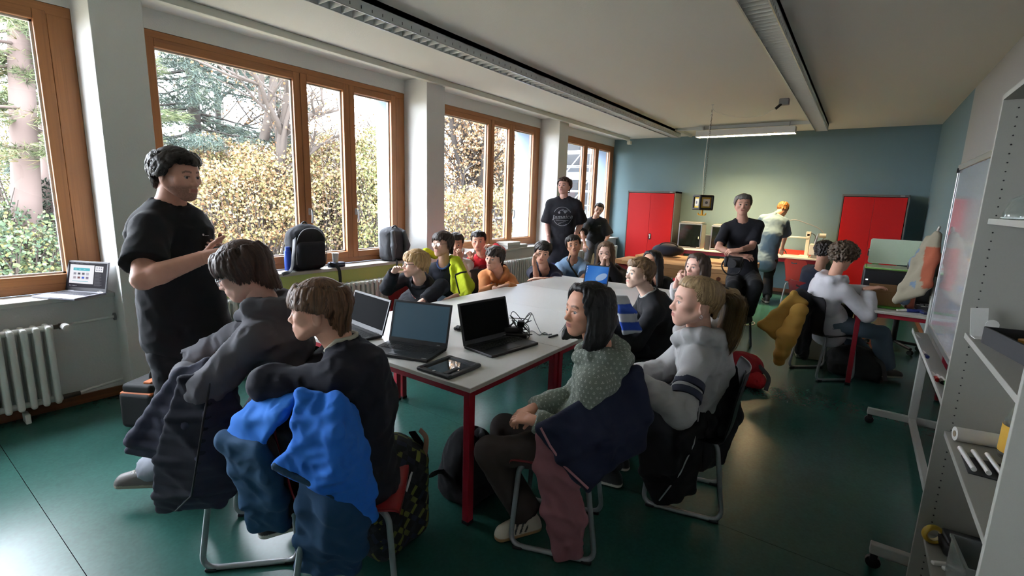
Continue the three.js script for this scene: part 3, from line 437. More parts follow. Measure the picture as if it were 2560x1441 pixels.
// ---------- laptops ----------
const keyGeo = merge(Array.from({ length: 5 }, (_, r) => Array.from({ length: 14 }, (_, c) => bx(0.0165, 0.003, 0.0145, (c - 6.5) * 0.0195 + (r % 2) * 0.004, 0, (r - 2) * 0.0185))));
function laptop(a, b, depth, label, o = {}) {     // hinge ends a (left) and b (right) seen from its user
  const d = V().subVectors(b, a), w = o.w ?? d.length(), c = a.clone().lerp(b, 0.5), t = thing('laptop', label, 'laptop', c, Math.atan2(-d.z, d.x), o.group ?? 'laptops'), body = o.body ?? M.blackPlastic;
  obj('base', [bx(w, 0.016, depth, 0, 0.01, depth / 2, 0.004, 2), ...[-1, 1].map((s) => bx(0.03, 0.004, 0.01, s * w * 0.4, 0.002, depth * 0.9))], body, t);
  const kb = obj('keyboard', keyGeo, o.key ?? std('#0d0e10', 0.6), t); kb.scale.set((w * 0.86) / 0.28, 1, (depth * 0.4) / 0.09); kb.position.set(0, 0.0185, depth * 0.36);
  obj('touchpad', bx(w * 0.3, 0.002, depth * 0.26, 0, 0.0182, depth * 0.79), o.pad ?? std('#1d1e21', 0.35), t); obj('palm_mark', bx(0.03, 0.0006, 0.012, w * 0.42, 0.0184, depth * 0.92), M.grey, t);
  const lid = new THREE.Group(); lid.name = 'lid'; t.add(lid); lid.position.set(0, 0.014, 0); lid.rotation.x = -(o.open ?? 0.28); const hh = o.h ?? depth * 0.95;
  obj('shell', bx(w, hh, 0.008, 0, hh / 2, -0.004, 0.003, 2), body, lid); const bez = o.bezel ?? body; obj('bezel', extr(rrect(w - 0.002, hh - 0.004, 0.006), 0.003, 0.0005, [rrect(w - 0.024, hh - 0.044, 0.002).map(([x, y]) => [x, y + 0.008]).reverse()]).translate(0, hh / 2, 0.0015), bez, lid);
  const sc = obj('screen', new THREE.PlaneGeometry(w - 0.022, hh - 0.042).translate(0, hh / 2 + 0.008, 0.0006), o.screen ?? M.screenOff, lid);
  obj('hinge', [cyl(0.007, 0.007, 0.05, -w * 0.36, 0.0, 0, 10, 'x'), cyl(0.007, 0.007, 0.05, w * 0.36, 0.0, 0, 10, 'x')], body, lid); obj('badge', bx(0.022, 0.005, 0.001, w * 0.36, 0.012, 0.0035), M.grey, lid);
  if (o.glow) { const l = new THREE.RectAreaLight(o.glow, o.power, w - 0.03, hh - 0.05); l.name = 'screen_glow'; l.position.set(0, hh / 2 + 0.008, 0.006); l.rotation.y = Math.PI; lid.add(l); }
  return t;
}
const lt = (u1, v1, u2, v2, y = ty) => [onY(u1, v1, y + 0.012), onY(u2, v2, y + 0.012)].map((p) => p.setY(y));
{ const [a, b] = lt(1160, 868, 1277, 838); laptop(a, b, 0.245, 'black laptop with dark screen beside the tangle of cables', { open: 0.24, h: 0.262 }); }
{ const [a, b] = lt(972, 853, 1117, 873); laptop(a, b, 0.245, 'black laptop with greyish blue screen behind the tablet', { open: 0.28, h: 0.262, screen: phy('#2b3f4b', 0.25, { emissive: new THREE.Color('#31444f'), emissiveIntensity: 0.4 }) }); }
{ const [a, b] = lt(868, 806, 956, 841); laptop(a, b, 0.24, 'black laptop partly behind the boy in the navy sweater', { open: 0.3, h: 0.235 }); }
const winScreen = canvasTex(512, 320, (c, w, h) => { const g = c.createLinearGradient(0, 0, w, h); g.addColorStop(0, '#2a6fd0'); g.addColorStop(0.5, '#4f93e8'); g.addColorStop(1, '#1d57b4'); c.fillStyle = g; c.fillRect(0, 0, w, h); c.fillStyle = '#ffffff'; c.globalAlpha = 0.55; c.beginPath(); c.ellipse(w * 0.72, h * 0.62, 130, 60, -0.4, 0, 7); c.fill(); c.globalAlpha = 0.9; for (let i = 0; i < 4; i++) c.fillRect(14, 16 + i * 34, 16, 16); c.fillStyle = '#10305e'; c.fillRect(0, h - 14, w, 14); });
{ const [a, b] = lt(1457, 712, 1518, 719); laptop(a, b, 0.24, 'open laptop showing a blue desktop at the far end of the table row', { open: 0.3, h: 0.23, screen: phy('#000000', 0.9, { specularIntensity: 0.3, emissive: '#ffffff', emissiveMap: winScreen, emissiveIntensity: 0.5 }) }); }
const pageScreen = canvasTex(768, 480, (c, w, h) => {
  c.fillStyle = '#2b2830'; c.fillRect(0, 0, w, h); c.fillStyle = '#8d8a92'; for (const x of [40, 130, 220, 330]) c.fillRect(x, 14, 60, 5);
  c.fillStyle = '#f2f1f6'; c.fillRect(30, 44, 480, 358); c.fillStyle = '#4fb7c4'; c.fillRect(96, 104, 330, 52); c.fillStyle = '#d9f2f4'; for (const x of [130, 210, 300]) c.fillRect(x, 126, 34, 7);
  const cs = ['#8a8794', '#3d3b45', '#55525e', '#b9b7c2', '#a59aa6', '#7c4d4d', '#2a56c8', '#7b6a8a']; for (let i = 0; i < 8; i++) { const x = 100 + (i % 4) * 84, y = 186 + Math.floor(i / 4) * 76; c.fillStyle = '#dcdbe4'; c.fillRect(x, y, 66, 56); c.fillStyle = cs[i]; c.fillRect(x + 8, y + 10, 50, 34); c.fillStyle = '#777'; c.fillRect(x + 6, y + 50, 50, 3); }
  c.fillStyle = '#5fb8c6'; c.fillRect(90, 356, 320, 7); c.fillStyle = '#f4f3f7'; c.fillRect(530, 56, 160, 110); c.fillStyle = '#99a'; for (let i = 0; i < 6; i++) c.fillRect(552 + (i % 3) * 44, 76 + Math.floor(i / 3) * 44, 26, 22);
  c.fillStyle = '#6d6b74'; for (let i = 0; i < 17; i++) c.fillRect(530, 186 + i * 15, 90 + ((i * 37) % 70), 5); c.fillStyle = '#b9b8c0'; for (let i = 0; i < 6; i++) c.fillRect(40 + i * 26, 440, 14, 10);
});
{ const a = onY(164, 727, 0.862).setY(0.85), b = onY(266, 734, 0.862).setY(0.85); laptop(a, b, 0.235, 'silver laptop showing a web page on the near window sill', { open: 0.22, h: 0.235, bezel: std('#1d1b20', 0.6), body: std('#9b9aa2', 0.4, { metalness: 0.5 }), key: std('#3b3a42', 0.5), pad: std('#8b8a93', 0.4), screen: phy('#000000', 0.9, { specularIntensity: 0.3, emissive: '#ffffff', emissiveMap: pageScreen, emissiveIntensity: 0.75 }) }); }
// ---------- tablet, cables ----------
{
  const q = [[1049, 928], [1133, 955], [1193, 906], [1112, 889]].map(([u, v]) => onY(u, v, ty + 0.012)), c = q[0].clone().add(q[2]).multiplyScalar(0.5).setY(ty), ex = V().subVectors(q[1], q[0]), t = thing('tablet', 'tablet in a rugged black case lying on the near table corner', 'tablet', c, Math.atan2(-ex.z, ex.x));
  const w = Math.max(0.19, ex.length()), d = 0.26; obj('case', extr(rrect(w, d, 0.02), 0.018, 0.004, [rrect(w - 0.05, d - 0.055, 0.006).reverse()]).rotateX(-Math.PI / 2).translate(0, 0.0095, 0), M.blackPlastic, t);
  obj('back', bx(w - 0.01, 0.006, d - 0.01, 0, 0.004, 0), M.blackPlastic, t); obj('screen', bx(w - 0.048, 0.002, d - 0.053, 0, 0.0085, 0), phy('#55585a', 0.03, { clearcoat: 1, clearcoatRoughness: 0.02 }), t);
  obj('strap', bx(0.03, 0.006, d * 0.42, w * 0.28, 0.019, d * 0.2, 0.003), M.dark, t); obj('button', cyl(0.009, 0.009, 0.004, 0, 0.02, d / 2 - 0.014, 14), M.alu, t); for (const s of [-1, 1]) for (const r of [-1, 1]) obj('corner_bumper', bx(0.034, 0.021, 0.034, s * (w / 2 - 0.016), 0.0105, r * (d / 2 - 0.016), 0.01, 2), M.black, t);
  const b = onY(1292, 838, ty + 0.02).setY(ty), ch = thing('laptop_charger', 'black power bricks with tangled cables on the second table', 'charger', b, 0.5); const cm = std('#0e0e10', 0.5);
  obj('brick', bx(0.14, 0.032, 0.06, 0, 0.017, 0, 0.008, 2), cm, ch); obj('brick', bx(0.13, 0.032, 0.055, -0.02, 0.05, -0.03, 0.008, 2).rotateY(0.3), cm, ch); obj('plug', bx(0.05, 0.035, 0.035, 0.02, 0.085, -0.05, 0.008), cm, ch);
  reseed(5); for (let k = 0; k < 5; k++) { const pts = []; for (let i = 0; i < 9; i++) pts.push([rr(-0.12, 0.1), Math.max(0.006, rr(-0.02, 0.15)), rr(-0.16, 0.02)]); obj('cable', tube(pts, 0.0028, 6, 70), cm, ch); }
  const mw = (u, v) => { const p = onY(u, v, ty + 0.004); p.y = ty + 0.004; return ch.worldToLocal(p); }; ch.updateMatrixWorld(true);
  obj('cable', tube([mw(1305, 835), mw(1330, 828), mw(1348, 838), mw(1362, 832), mw(1376, 842)], 0.003, 6, 40), cm, ch); obj('cable', tube([mw(1300, 822).setY(0.02), mw(1325, 800).setY(0.06), mw(1340, 815).setY(0.02), mw(1355, 835), mw(1380, 836)], 0.003, 6, 40), cm, ch); obj('cable_plug', rod(mw(1372, 844), mw(1394, 838), 0.007, 8), cm, ch);
  const pg = thing('mains_plug', 'black mains plug lying behind the two laptops', 'plug', onY(1142, 822, ty + 0.01).setY(ty)); obj('body', [bx(0.03, 0.024, 0.045, 0, 0.013, 0, 0.01, 2), cyl(0.018, 0.018, 0.03, 0.02, 0.018, 0, 14, 'x')], cm, pg); obj('cord', tube([[-0.01, 0.01, 0], [0.04, 0.005, 0.03], [0.09, 0.005, 0.0], [0.12, 0.005, -0.05]], 0.003, 6, 24), cm, pg);
}
// ---------- shell chairs ----------
const chairShell = (() => {
  const nu = 14, nv = 26, pos = [], idx = [], prof = (v) => { // v 0 front of seat .. 1 top of back: [z, y]
    const P3 = [[0.215, 0.425], [0.2, 0.443], [0.1, 0.448], [-0.05, 0.438], [-0.15, 0.437], [-0.2, 0.465], [-0.222, 0.54], [-0.235, 0.65], [-0.252, 0.76], [-0.268, 0.83]]; const f = v * (P3.length - 1), i = Math.min(P3.length - 2, Math.floor(f)), s = f - i; const g = (k) => { const a = P3[Math.max(0, i - 1)][k], b = P3[i][k], c = P3[i + 1][k], d = P3[Math.min(P3.length - 1, i + 2)][k]; return 0.5 * (2 * b + (c - a) * s + (2 * a - 5 * b + 4 * c - d) * s * s + (3 * b - a - 3 * c + d) * s * s * s); }; return [g(0), g(1)]; };
  const wid = (v) => v < 0.45 ? lerp(0.19, 0.2, v / 0.45) : v < 0.62 ? lerp(0.2, 0.165, (v - 0.45) / 0.17) : v < 0.9 ? lerp(0.165, 0.2, (v - 0.62) / 0.28) : lerp(0.2, 0.165, Math.pow((v - 0.9) / 0.1, 2));
  for (const s of [0, 1]) for (let j = 0; j <= nv; j++) for (let i = 0; i <= nu; i++) { const v = j / nv, u = (i / nu) * 2 - 1, [z, y] = prof(v), c = u * u; const back = sstep(0.45, 0.6, v), th = s * 0.009; pos.push(u * wid(v), y + c * 0.018 * (1 - back) - th * (1 - back), z + c * 0.035 * back - th * back); }
  const row = nu + 1, N = row * (nv + 1); for (let j = 0; j < nv; j++) for (let i = 0; i < nu; i++) { const a = j * row + i, b = a + 1, c = a + row, d = c + 1; idx.push(a, b, c, b, d, c, N + a, N + c, N + b, N + b, N + c, N + d); }
  const edge = (a, b) => idx.push(a, N + a, b, b, N + a, N + b); for (let i = 0; i < nu; i++) { edge(i + 1, i); edge(nv * row + i, nv * row + i + 1); } for (let j = 0; j < nv; j++) { edge(j * row, (j + 1) * row); edge((j + 1) * row + nu, j * row + nu); }
  const g = new THREE.BufferGeometry(); g.setAttribute('position', new THREE.Float32BufferAttribute(pos, 3)); g.setIndex(idx); g.computeVertexNormals(); return g;
})();
const chairFrame = [-1, 1].map((s) => bentTube([[s * 0.12, 0.425, 0.12], [s * 0.175, 0.42, 0.17], [s * 0.19, 0.013, 0.2], [s * 0.19, 0.013, -0.21], [s * 0.175, 0.42, -0.15], [s * 0.12, 0.43, -0.12]], 0.0125, 0.07, 10));
const chairRed = phy('#8e1d20', 0.42, { clearcoat: 0.15 }), chairBlack = std('#1b1b1e', 0.5);
const chairs = [];
function chair(x, z, yawDeg, label, mat = chairRed) {
  const t = thing('school_chair', label, 'chair', [x, 0, z], yawDeg * Math.PI / 180, 'school chairs with tubular sled frames');
  obj('shell', chairShell, mat, t); for (const g of chairFrame) obj('skid', g, M.tubeGrey, t); obj('cross_bar', cyl(0.011, 0.011, 0.26, 0, 0.425, 0.115, 10, 'x'), M.tubeGrey, t); obj('cross_bar', cyl(0.011, 0.011, 0.26, 0, 0.43, -0.115, 10, 'x'), M.tubeGrey, t);
  for (const s of [-1, 1]) for (const z2 of [-0.17, 0.16]) obj('glide', bx(0.03, 0.016, 0.05, s * 0.19, 0.009, z2, 0.006), M.black, t); obj('grip_hole', extr(rrect(0.1, 0.03, 0.014), 0.013).translate(0, 0.775, -0.258), M.black, t); return t;
}
// ---------- workbench ----------
{
  const t = thing('workbench', 'heavy beech workbench with vices behind the seated girls', 'workbench', [-2.02, 0, -7.28]);
  const W = 1.7, D = 1.3; obj('top', bx(W, 0.06, 0.52, 0, 0.82, 0.39, 0.006), M.benchwood, t); obj('top', bx(W, 0.06, 0.52, 0, 0.82, -0.39, 0.006), M.benchwood, t); obj('tool_tray', bx(W, 0.02, 0.24, 0, 0.78, 0, 0), M.benchwood, t);
  obj('apron', bx(W - 0.06, 0.13, 0.04, 0, 0.73, 0.62, 0.006), M.benchwood, t); obj('apron', bx(W - 0.06, 0.13, 0.04, 0, 0.73, -0.62, 0.006), M.benchwood, t); obj('end_cap', bx(0.05, 0.08, D, W / 2, 0.81, 0, 0.008), M.benchwood, t);
  const hex = cyl(0.03, 0.03, 0.01, 0, 0, 0, 6, 'z'); for (const x of [0.45, 0.6, 0.74]) { const m = obj('hex_hole', hex, std('#5e3016', 0.8), t); m.position.set(x, 0.72, 0.639); }
  for (const s of [-1, 1]) for (const r of [-1, 1]) obj('leg', bx(0.06, 0.79, 0.08, s * (W / 2 - 0.12), 0.395, r * 0.52, 0.006), M.tubeGrey, t); for (const s of [-1, 1]) obj('stretcher', bx(0.05, 0.06, 1.0, s * (W / 2 - 0.12), 0.12, 0, 0.004), M.tubeGrey, t);
  for (const [x, z, r] of [[-0.5, 0.72, 0], [0.5, -0.72, 0]]) { const v = new THREE.Group(); v.name = 'vice'; t.add(v); obj('jaw', bx(0.42, 0.12, 0.06, x, 0.79, z, 0.01), M.benchwood, v); obj('spindle', cyl(0.014, 0.014, 0.2, x, 0.76, z + Math.sign(z) * 0.08, 10, 'z'), M.alu, v); obj('handle', cyl(0.012, 0.012, 0.22, x, 0.76, z + Math.sign(z) * 0.17, 10, 'x'), M.benchwood, v); }
  const bag = thing('dark_bag', 'dark blue sports bag lying on the workbench', 'bag', [-2.42, 0.862, -7.62], 0.3); const bg = new THREE.SphereGeometry(1, 20, 14); bg.scale(0.24, 0.1, 0.15); obj('body', bg.translate(0, 0.09, 0), std('#1c2233', 0.8), bag); obj('strap', tube([[-0.16, 0.14, 0.05], [-0.08, 0.2, 0.08], [0.08, 0.2, 0.08], [0.16, 0.14, 0.05]], 0.01, 6, 24), M.black, bag);
  const pen = thing('wooden_ruler', 'thin wooden ruler lying on the workbench edge', 'ruler', [-1.45, 0.85, -6.95], 0.4); obj('strip', bx(0.3, 0.006, 0.03, 0, 0.003, 0, 0.002), M.benchwood, pen); obj('scale', bx(0.28, 0.001, 0.008, 0, 0.0063, 0.009), M.dark, pen);
}
// ---------- soft shapes: distance fields meshed with surface nets ----------
const smin = (a, b, k) => { const h = Math.max(k - Math.abs(a - b), 0) / k; return Math.min(a, b) - h * h * k * 0.25; };
class Field {
  constructor(cell, prims) {       // prims: {lo, hi, d(x,y,z), k, sub}
    this.c = cell; this.prims = prims; const lo = [1e9, 1e9, 1e9], hi = [-1e9, -1e9, -1e9];
    for (const p of prims) if (!p.sub) for (let i = 0; i < 3; i++) { lo[i] = Math.min(lo[i], p.lo[i]); hi[i] = Math.max(hi[i], p.hi[i]); }
    const m = cell * 3 + 0.012; this.o = lo.map((v) => v - m); this.n = [0, 1, 2].map((i) => Math.ceil((hi[i] - lo[i] + 2 * m) / cell) + 1);
    const [nx, ny, nz] = this.n, f = this.f = new Float32Array(nx * ny * nz).fill(1);
    for (const p of prims) {
      const kk = p.k ?? 0.01, pad = kk * 0.6 + cell * 2.2, a = [0, 1, 2].map((i) => Math.max(0, Math.floor((p.lo[i] - pad - this.o[i]) / cell))), b = [0, 1, 2].map((i) => Math.min(this.n[i] - 1, Math.ceil((p.hi[i] + pad - this.o[i]) / cell)));
      for (let k = a[2]; k <= b[2]; k++) for (let j = a[1]; j <= b[1]; j++) { let o = a[0] + nx * (j + ny * k); const y = this.o[1] + j * cell, z = this.o[2] + k * cell; for (let i = a[0]; i <= b[0]; i++, o++) { const d = p.d(this.o[0] + i * cell, y, z), c = f[o]; if (p.sub) f[o] = -smin(-c, d, kk); else if (d < c + kk) f[o] = d < c - kk ? d : smin(c, d, kk); } }
    }
  }
  displace(fn, w = 0.05) { const [nx, ny, nz] = this.n, f = this.f, c = this.c; let o = 0; for (let k = 0; k < nz; k++) for (let j = 0; j < ny; j++) for (let i = 0; i < nx; i++, o++) if (Math.abs(f[o]) < w) f[o] += fn(this.o[0] + i * c, this.o[1] + j * c, this.o[2] + k * c, f[o]); return this; }
  mesh(color) {
    const [nx, ny, nz] = this.n, f = this.f, c = this.c, id = new Int32Array(nx * ny * nz).fill(-1), pos = [], idx = [], sx = 1, sy = nx, sz = nx * ny;
    const E = [[0, sx], [0, sy], [0, sz], [sx, sx + sy], [sx, sx + sz], [sy, sy + sx], [sy, sy + sz], [sz, sz + sx], [sz, sz + sy], [sx + sy, sx + sy + sz], [sx + sz, sx + sy + sz], [sy + sz, sx + sy + sz]];
    const off = (d) => [d % 2 === 1 || d === sx + sy || d === sx + sz || d === sx + sy + sz ? 1 : 0, 0, 0];
    const co = new Map([[0, [0, 0, 0]], [sx, [1, 0, 0]], [sy, [0, 1, 0]], [sz, [0, 0, 1]], [sx + sy, [1, 1, 0]], [sx + sz, [1, 0, 1]], [sy + sz, [0, 1, 1]], [sx + sy + sz, [1, 1, 1]]]);
    const ES = E.map(([a, b]) => [a, b, co.get(a), co.get(b)]);
    for (let k = 0; k < nz - 1; k++) for (let j = 0; j < ny - 1; j++) for (let i = 0; i < nx - 1; i++) {
      const o = i + sy * j + sz * k; let m = 0; if (f[o] < 0) m++; if (f[o + sx] < 0) m++; if (f[o + sy] < 0) m++; if (f[o + sz] < 0) m++; if (f[o + sx + sy] < 0) m++; if (f[o + sx + sz] < 0) m++; if (f[o + sy + sz] < 0) m++; if (f[o + sx + sy + sz] < 0) m++;
      if (m === 0 || m === 8) continue; let x = 0, y = 0, z = 0, n = 0;
      for (const [a, b, A, B] of ES) { const fa = f[o + a], fb = f[o + b]; if ((fa < 0) === (fb < 0)) continue; const t = fa / (fa - fb); x += A[0] + (B[0] - A[0]) * t; y += A[1] + (B[1] - A[1]) * t; z += A[2] + (B[2] - A[2]) * t; n++; }
      id[o] = pos.length / 3; pos.push(this.o[0] + (i + x / n) * c, this.o[1] + (j + y / n) * c, this.o[2] + (k + z / n) * c);
    }
    const quad = (a, b, c2, d, flip) => { if (a < 0 || b < 0 || c2 < 0 || d < 0) return; flip ? idx.push(a, c2, b, a, d, c2) : idx.push(a, b, c2, a, c2, d); };
    for (let k = 1; k < nz - 1; k++) for (let j = 1; j < ny - 1; j++) for (let i = 1; i < nx - 1; i++) {
      const o = i + sy * j + sz * k, s = f[o] < 0;
      if (s !== (f[o + sx] < 0)) quad(id[o], id[o - sy], id[o - sy - sz], id[o - sz], s);
      if (s !== (f[o + sy] < 0)) quad(id[o], id[o - sz], id[o - sz - sx], id[o - sx], s);
      if (s !== (f[o + sz] < 0)) quad(id[o], id[o - sx], id[o - sx - sy], id[o - sy], s);
    }
    for (let t = 0; t < idx.length; t += 3) { const b = idx[t + 1]; idx[t + 1] = idx[t + 2]; idx[t + 2] = b; }
    const g = new THREE.BufferGeometry(); g.setAttribute('position', new THREE.Float32BufferAttribute(pos, 3)); g.setIndex(idx); g.computeVertexNormals();
    if (color) { const col = new Float32Array(pos.length), N = g.attributes.normal; for (let i = 0; i < pos.length; i += 3) { const q = color(pos[i], pos[i + 1], pos[i + 2], N.getX(i / 3), N.getY(i / 3), N.getZ(i / 3)); col[i] = q[0]; col[i + 1] = q[1]; col[i + 2] = q[2]; } g.setAttribute('color', new THREE.BufferAttribute(col, 3)); }
    return g;
  }
}
const bbOf = (pts, r) => ({ lo: [0, 1, 2].map((i) => Math.min(...pts.map((p) => p.getComponent(i))) - r), hi: [0, 1, 2].map((i) => Math.max(...pts.map((p) => p.getComponent(i))) + r) });
function cone(a, b, ra, rb, k = 0.01, flat = 0) {          // tapered limb; flat: cut square at b
  const dx = b.x - a.x, dy = b.y - a.y, dz = b.z - a.z, L2 = dx * dx + dy * dy + dz * dz + 1e-12, L = Math.sqrt(L2);
  return { ...bbOf([a, b], Math.max(ra, rb)), k, d: (x, y, z) => { const px = x - a.x, py = y - a.y, pz = z - a.z, tr = (px * dx + py * dy + pz * dz) / L2, t = tr < 0 ? 0 : tr > 1 ? 1 : tr, r = ra + (rb - ra) * t; if (flat && tr > 0.5) { const qx = px - dx * tr, qy = py - dy * tr, qz = pz - dz * tr, rad = Math.sqrt(qx * qx + qy * qy + qz * qz) - r, ax = (tr - 1) * L; return Math.max(rad, ax); } const qx = px - dx * t, qy = py - dy * t, qz = pz - dz * t; return Math.sqrt(qx * qx + qy * qy + qz * qz) - r; } };
}
function ell(c, r, k = 0.01, q, sub) {                      // ellipsoid, q: quaternion
  const R = Math.max(...r), iq = q ? q.clone().invert() : null, v = V();
  return { ...bbOf([c], R), k, sub, d: (x, y, z) => { v.set(x - c.x, y - c.y, z - c.z); if (iq) v.applyQuaternion(iq); const a = v.x / r[0], b = v.y / r[1], e = v.z / r[2], k0 = Math.sqrt(a * a + b * b + e * e), a2 = a / r[0], b2 = b / r[1], e2 = e / r[2], k1 = Math.sqrt(a2 * a2 + b2 * b2 + e2 * e2); return k1 < 1e-9 ? -Math.min(...r) : k0 * (k0 - 1) / k1; } };
}
function ecap(a, b, wa, da, wb, db, X, k = 0.02) {           // oval trunk section from a to b; X: sideways axis; w half widths, d half depths
  const ax = V().subVectors(b, a), L = ax.length(); ax.normalize(); const x0 = X.clone().addScaledVector(ax, -X.dot(ax)).normalize(), z0 = V().crossVectors(x0, ax);
  return { ...bbOf([a, b], Math.max(wa, wb, da, db)), k, d: (x, y, z) => { const px = x - a.x, py = y - a.y, pz = z - a.z, s = px * ax.x + py * ax.y + pz * ax.z, t = clamp(s / L, 0, 1), w = wa + (wb - wa) * t, dd = da + (db - da) * t, e = Math.abs(s - t * L); const u = (px * x0.x + py * x0.y + pz * x0.z) / w, v = (px * z0.x + py * z0.y + pz * z0.z) / dd, y2 = e / Math.min(w, dd); return (Math.sqrt(u * u + v * v + y2 * y2) - 1) * Math.min(w, dd); } };
}
function tri(a, b, c, th, k = 0.01) {                        // thick cloth triangle
  const ba = V().subVectors(b, a), cb = V().subVectors(c, b), ac = V().subVectors(a, c), n = V().crossVectors(ba, ac), p = V(), n2 = n.lengthSq() + 1e-12, A = V().crossVectors(ba, n), B = V().crossVectors(cb, n), Cc = V().crossVectors(ac, n), q = V();
  const e2 = (e, o, x, y, z) => { q.set(x - o.x, y - o.y, z - o.z); const t = clamp(q.dot(e) / e.lengthSq(), 0, 1); q.addScaledVector(e, -t); return q.lengthSq(); };
  return { ...bbOf([a, b, c], th), k, d: (x, y, z) => { const s1 = A.x * (x - a.x) + A.y * (y - a.y) + A.z * (z - a.z), s2 = B.x * (x - b.x) + B.y * (y - b.y) + B.z * (z - b.z), s3 = Cc.x * (x - c.x) + Cc.y * (y - c.y) + Cc.z * (z - c.z); if (Math.sign(s1) + Math.sign(s2) + Math.sign(s3) < 2 && Math.sign(-s1) + Math.sign(-s2) + Math.sign(-s3) < 2) return Math.sqrt(Math.min(e2(ba, a, x, y, z), e2(cb, b, x, y, z), e2(ac, c, x, y, z))) - th; const h = n.x * (x - a.x) + n.y * (y - a.y) + n.z * (z - a.z); return Math.sqrt((h * h) / n2) - th; } };
}
const quadS = (a, b, c, d, th, k) => [tri(a, b, c, th, k), tri(a, c, d, th, k)];
const lin = (hex) => { const c = new THREE.Color(hex); return [c.r, c.g, c.b]; };
const mixc = (a, b, t) => [lerp(a[0], b[0], t), lerp(a[1], b[1], t), lerp(a[2], b[2], t)];
const vmat = (rough = 0.8, o = {}) => new THREE.MeshPhysicalMaterial({ color: '#ffffff', vertexColors: true, roughness: rough, ...o });
const MV = { skin: vmat(0.55, { sheen: 0.15, sheenRoughness: 0.5 }), cloth: vmat(0.92), hair: vmat(0.55), strand: vmat(0.42, { side: THREE.DoubleSide }), shiny: vmat(0.38), leather: vmat(0.55) };
function boxUV(g, s = 1) { const h = g.index ? g.toNonIndexed() : g, p = h.attributes.position, n = h.attributes.normal, uv = new Float32Array(p.count * 2); for (let i = 0; i < p.count; i += 3) { const N = [0, 1, 2].map((k) => Math.abs([n.getX(i) + n.getX(i + 1) + n.getX(i + 2), (n.getY(i) + n.getY(i + 1) + n.getY(i + 2)) * 0.9, n.getZ(i) + n.getZ(i + 1) + n.getZ(i + 2)][k])), k = N.indexOf(Math.max(...N)); for (let j = i; j < i + 3; j++) { const Q = [p.getX(j), p.getY(j), p.getZ(j)]; uv[2 * j] = (k === 0 ? Q[2] : Q[0]) * s; uv[2 * j + 1] = (k === 1 ? Q[2] : Q[1]) * s; } } h.setAttribute('uv', new THREE.BufferAttribute(uv, 2)); return h; }
const folds = (amp, fr, sy = 1, off = 0) => (x, y, z) => { const a = noise3(x * fr + off, y * fr * sy, z * fr), w = 0.6 * noise3(x * 9, y * 9 + off, z * 9), b = noise3((x + y * 0.4) * fr * 1.7 + w, (y - x * 0.3) * fr * 2.6 * sy + off, (z + y * 0.4) * fr * 1.7 + w); return amp * (0.7 * a + 1.1 * (Math.abs(b) - 0.35)); };

// ---------- heads (built in their own frame: x to the person's left, y up, z forward; metres at adult size) ----------
function headPrims(o, near) {
  const v = (x, y, z) => V(x, y, z), S = (f) => [f(1), f(-1)], w = o.fw ?? 1, P0 = [
    ell(v(0, 0.034, -0.014), [0.0745, 0.084, 0.095], 0.02), ell(v(0, -0.02, 0.03), [0.061 * w, 0.078, 0.06], 0.03), ell(v(0, 0.035, 0.045), [0.062, 0.055, 0.042], 0.02),
    ...S((s) => cone(v(s * 0.054 * w, -0.04, -0.002), v(s * 0.02 * w, -0.09, 0.056), 0.02, 0.018, 0.03)), ell(v(0, -0.093, 0.063), [0.024 * w, 0.02, 0.022], 0.025),
    ...S((s) => ell(v(s * 0.041 * w, -0.016, 0.056), [0.024, 0.02, 0.024], 0.025)), cone(v(-0.03, 0.02, 0.077), v(0.03, 0.02, 0.077), 0.011, 0.011, 0.018),
    ...S((s) => ({ ...ell(v(s * 0.031, 0.0, 0.1), [0.019, 0.0125, 0.019], 0.012), sub: 1 })),
    cone(v(0, 0.012, 0.083), v(0, -0.03, 0.1), 0.0075, 0.0115, 0.012), ell(v(0, -0.033, 0.104), [0.0105, 0.009, 0.01], 0.008), ...S((s) => ell(v(s * 0.0125, -0.036, 0.094), [0.0075, 0.0075, 0.009], 0.007)),
    ell(v(0, -0.062, 0.072), [0.031, 0.024, 0.023], 0.02), cone(v(-0.017, -0.0585, 0.0885), v(0.017, -0.0585, 0.0885), 0.0055, 0.0055, 0.006), cone(v(-0.013, -0.069, 0.088), v(0.013, -0.069, 0.088), 0.0065, 0.0065, 0.006),
    { ...cone(v(-0.021, -0.0635, 0.097), v(0.021, -0.0635, 0.097), 0.0018, 0.0018, 0.004), sub: 1 },
    ...S((s) => ell(v(s * 0.077, -0.008, -0.012), [0.009, 0.031, 0.019], 0.008, new THREE.Quaternion().setFromEuler(new THREE.Euler(0.2, s * 0.35, s * -0.12)))), ...S((s) => ({ ...ell(v(s * 0.089, -0.004, -0.006), [0.007, 0.019, 0.01], 0.006), sub: 1 })),
  ];
  { const e = near ? 0 : 0.0008; P0.push(...S((s) => cone(v(s * 0.0185, 0.0055, 0.0865), v(s * 0.044, 0.0055, 0.0795), 0.0046 + e, 0.0042 + e, 0.004)), ...S((s) => cone(v(s * 0.02, -0.0092, 0.085), v(s * 0.042, -0.0082, 0.079), 0.0042 + e, 0.004 + e, 0.006))); }
  return P0;
}
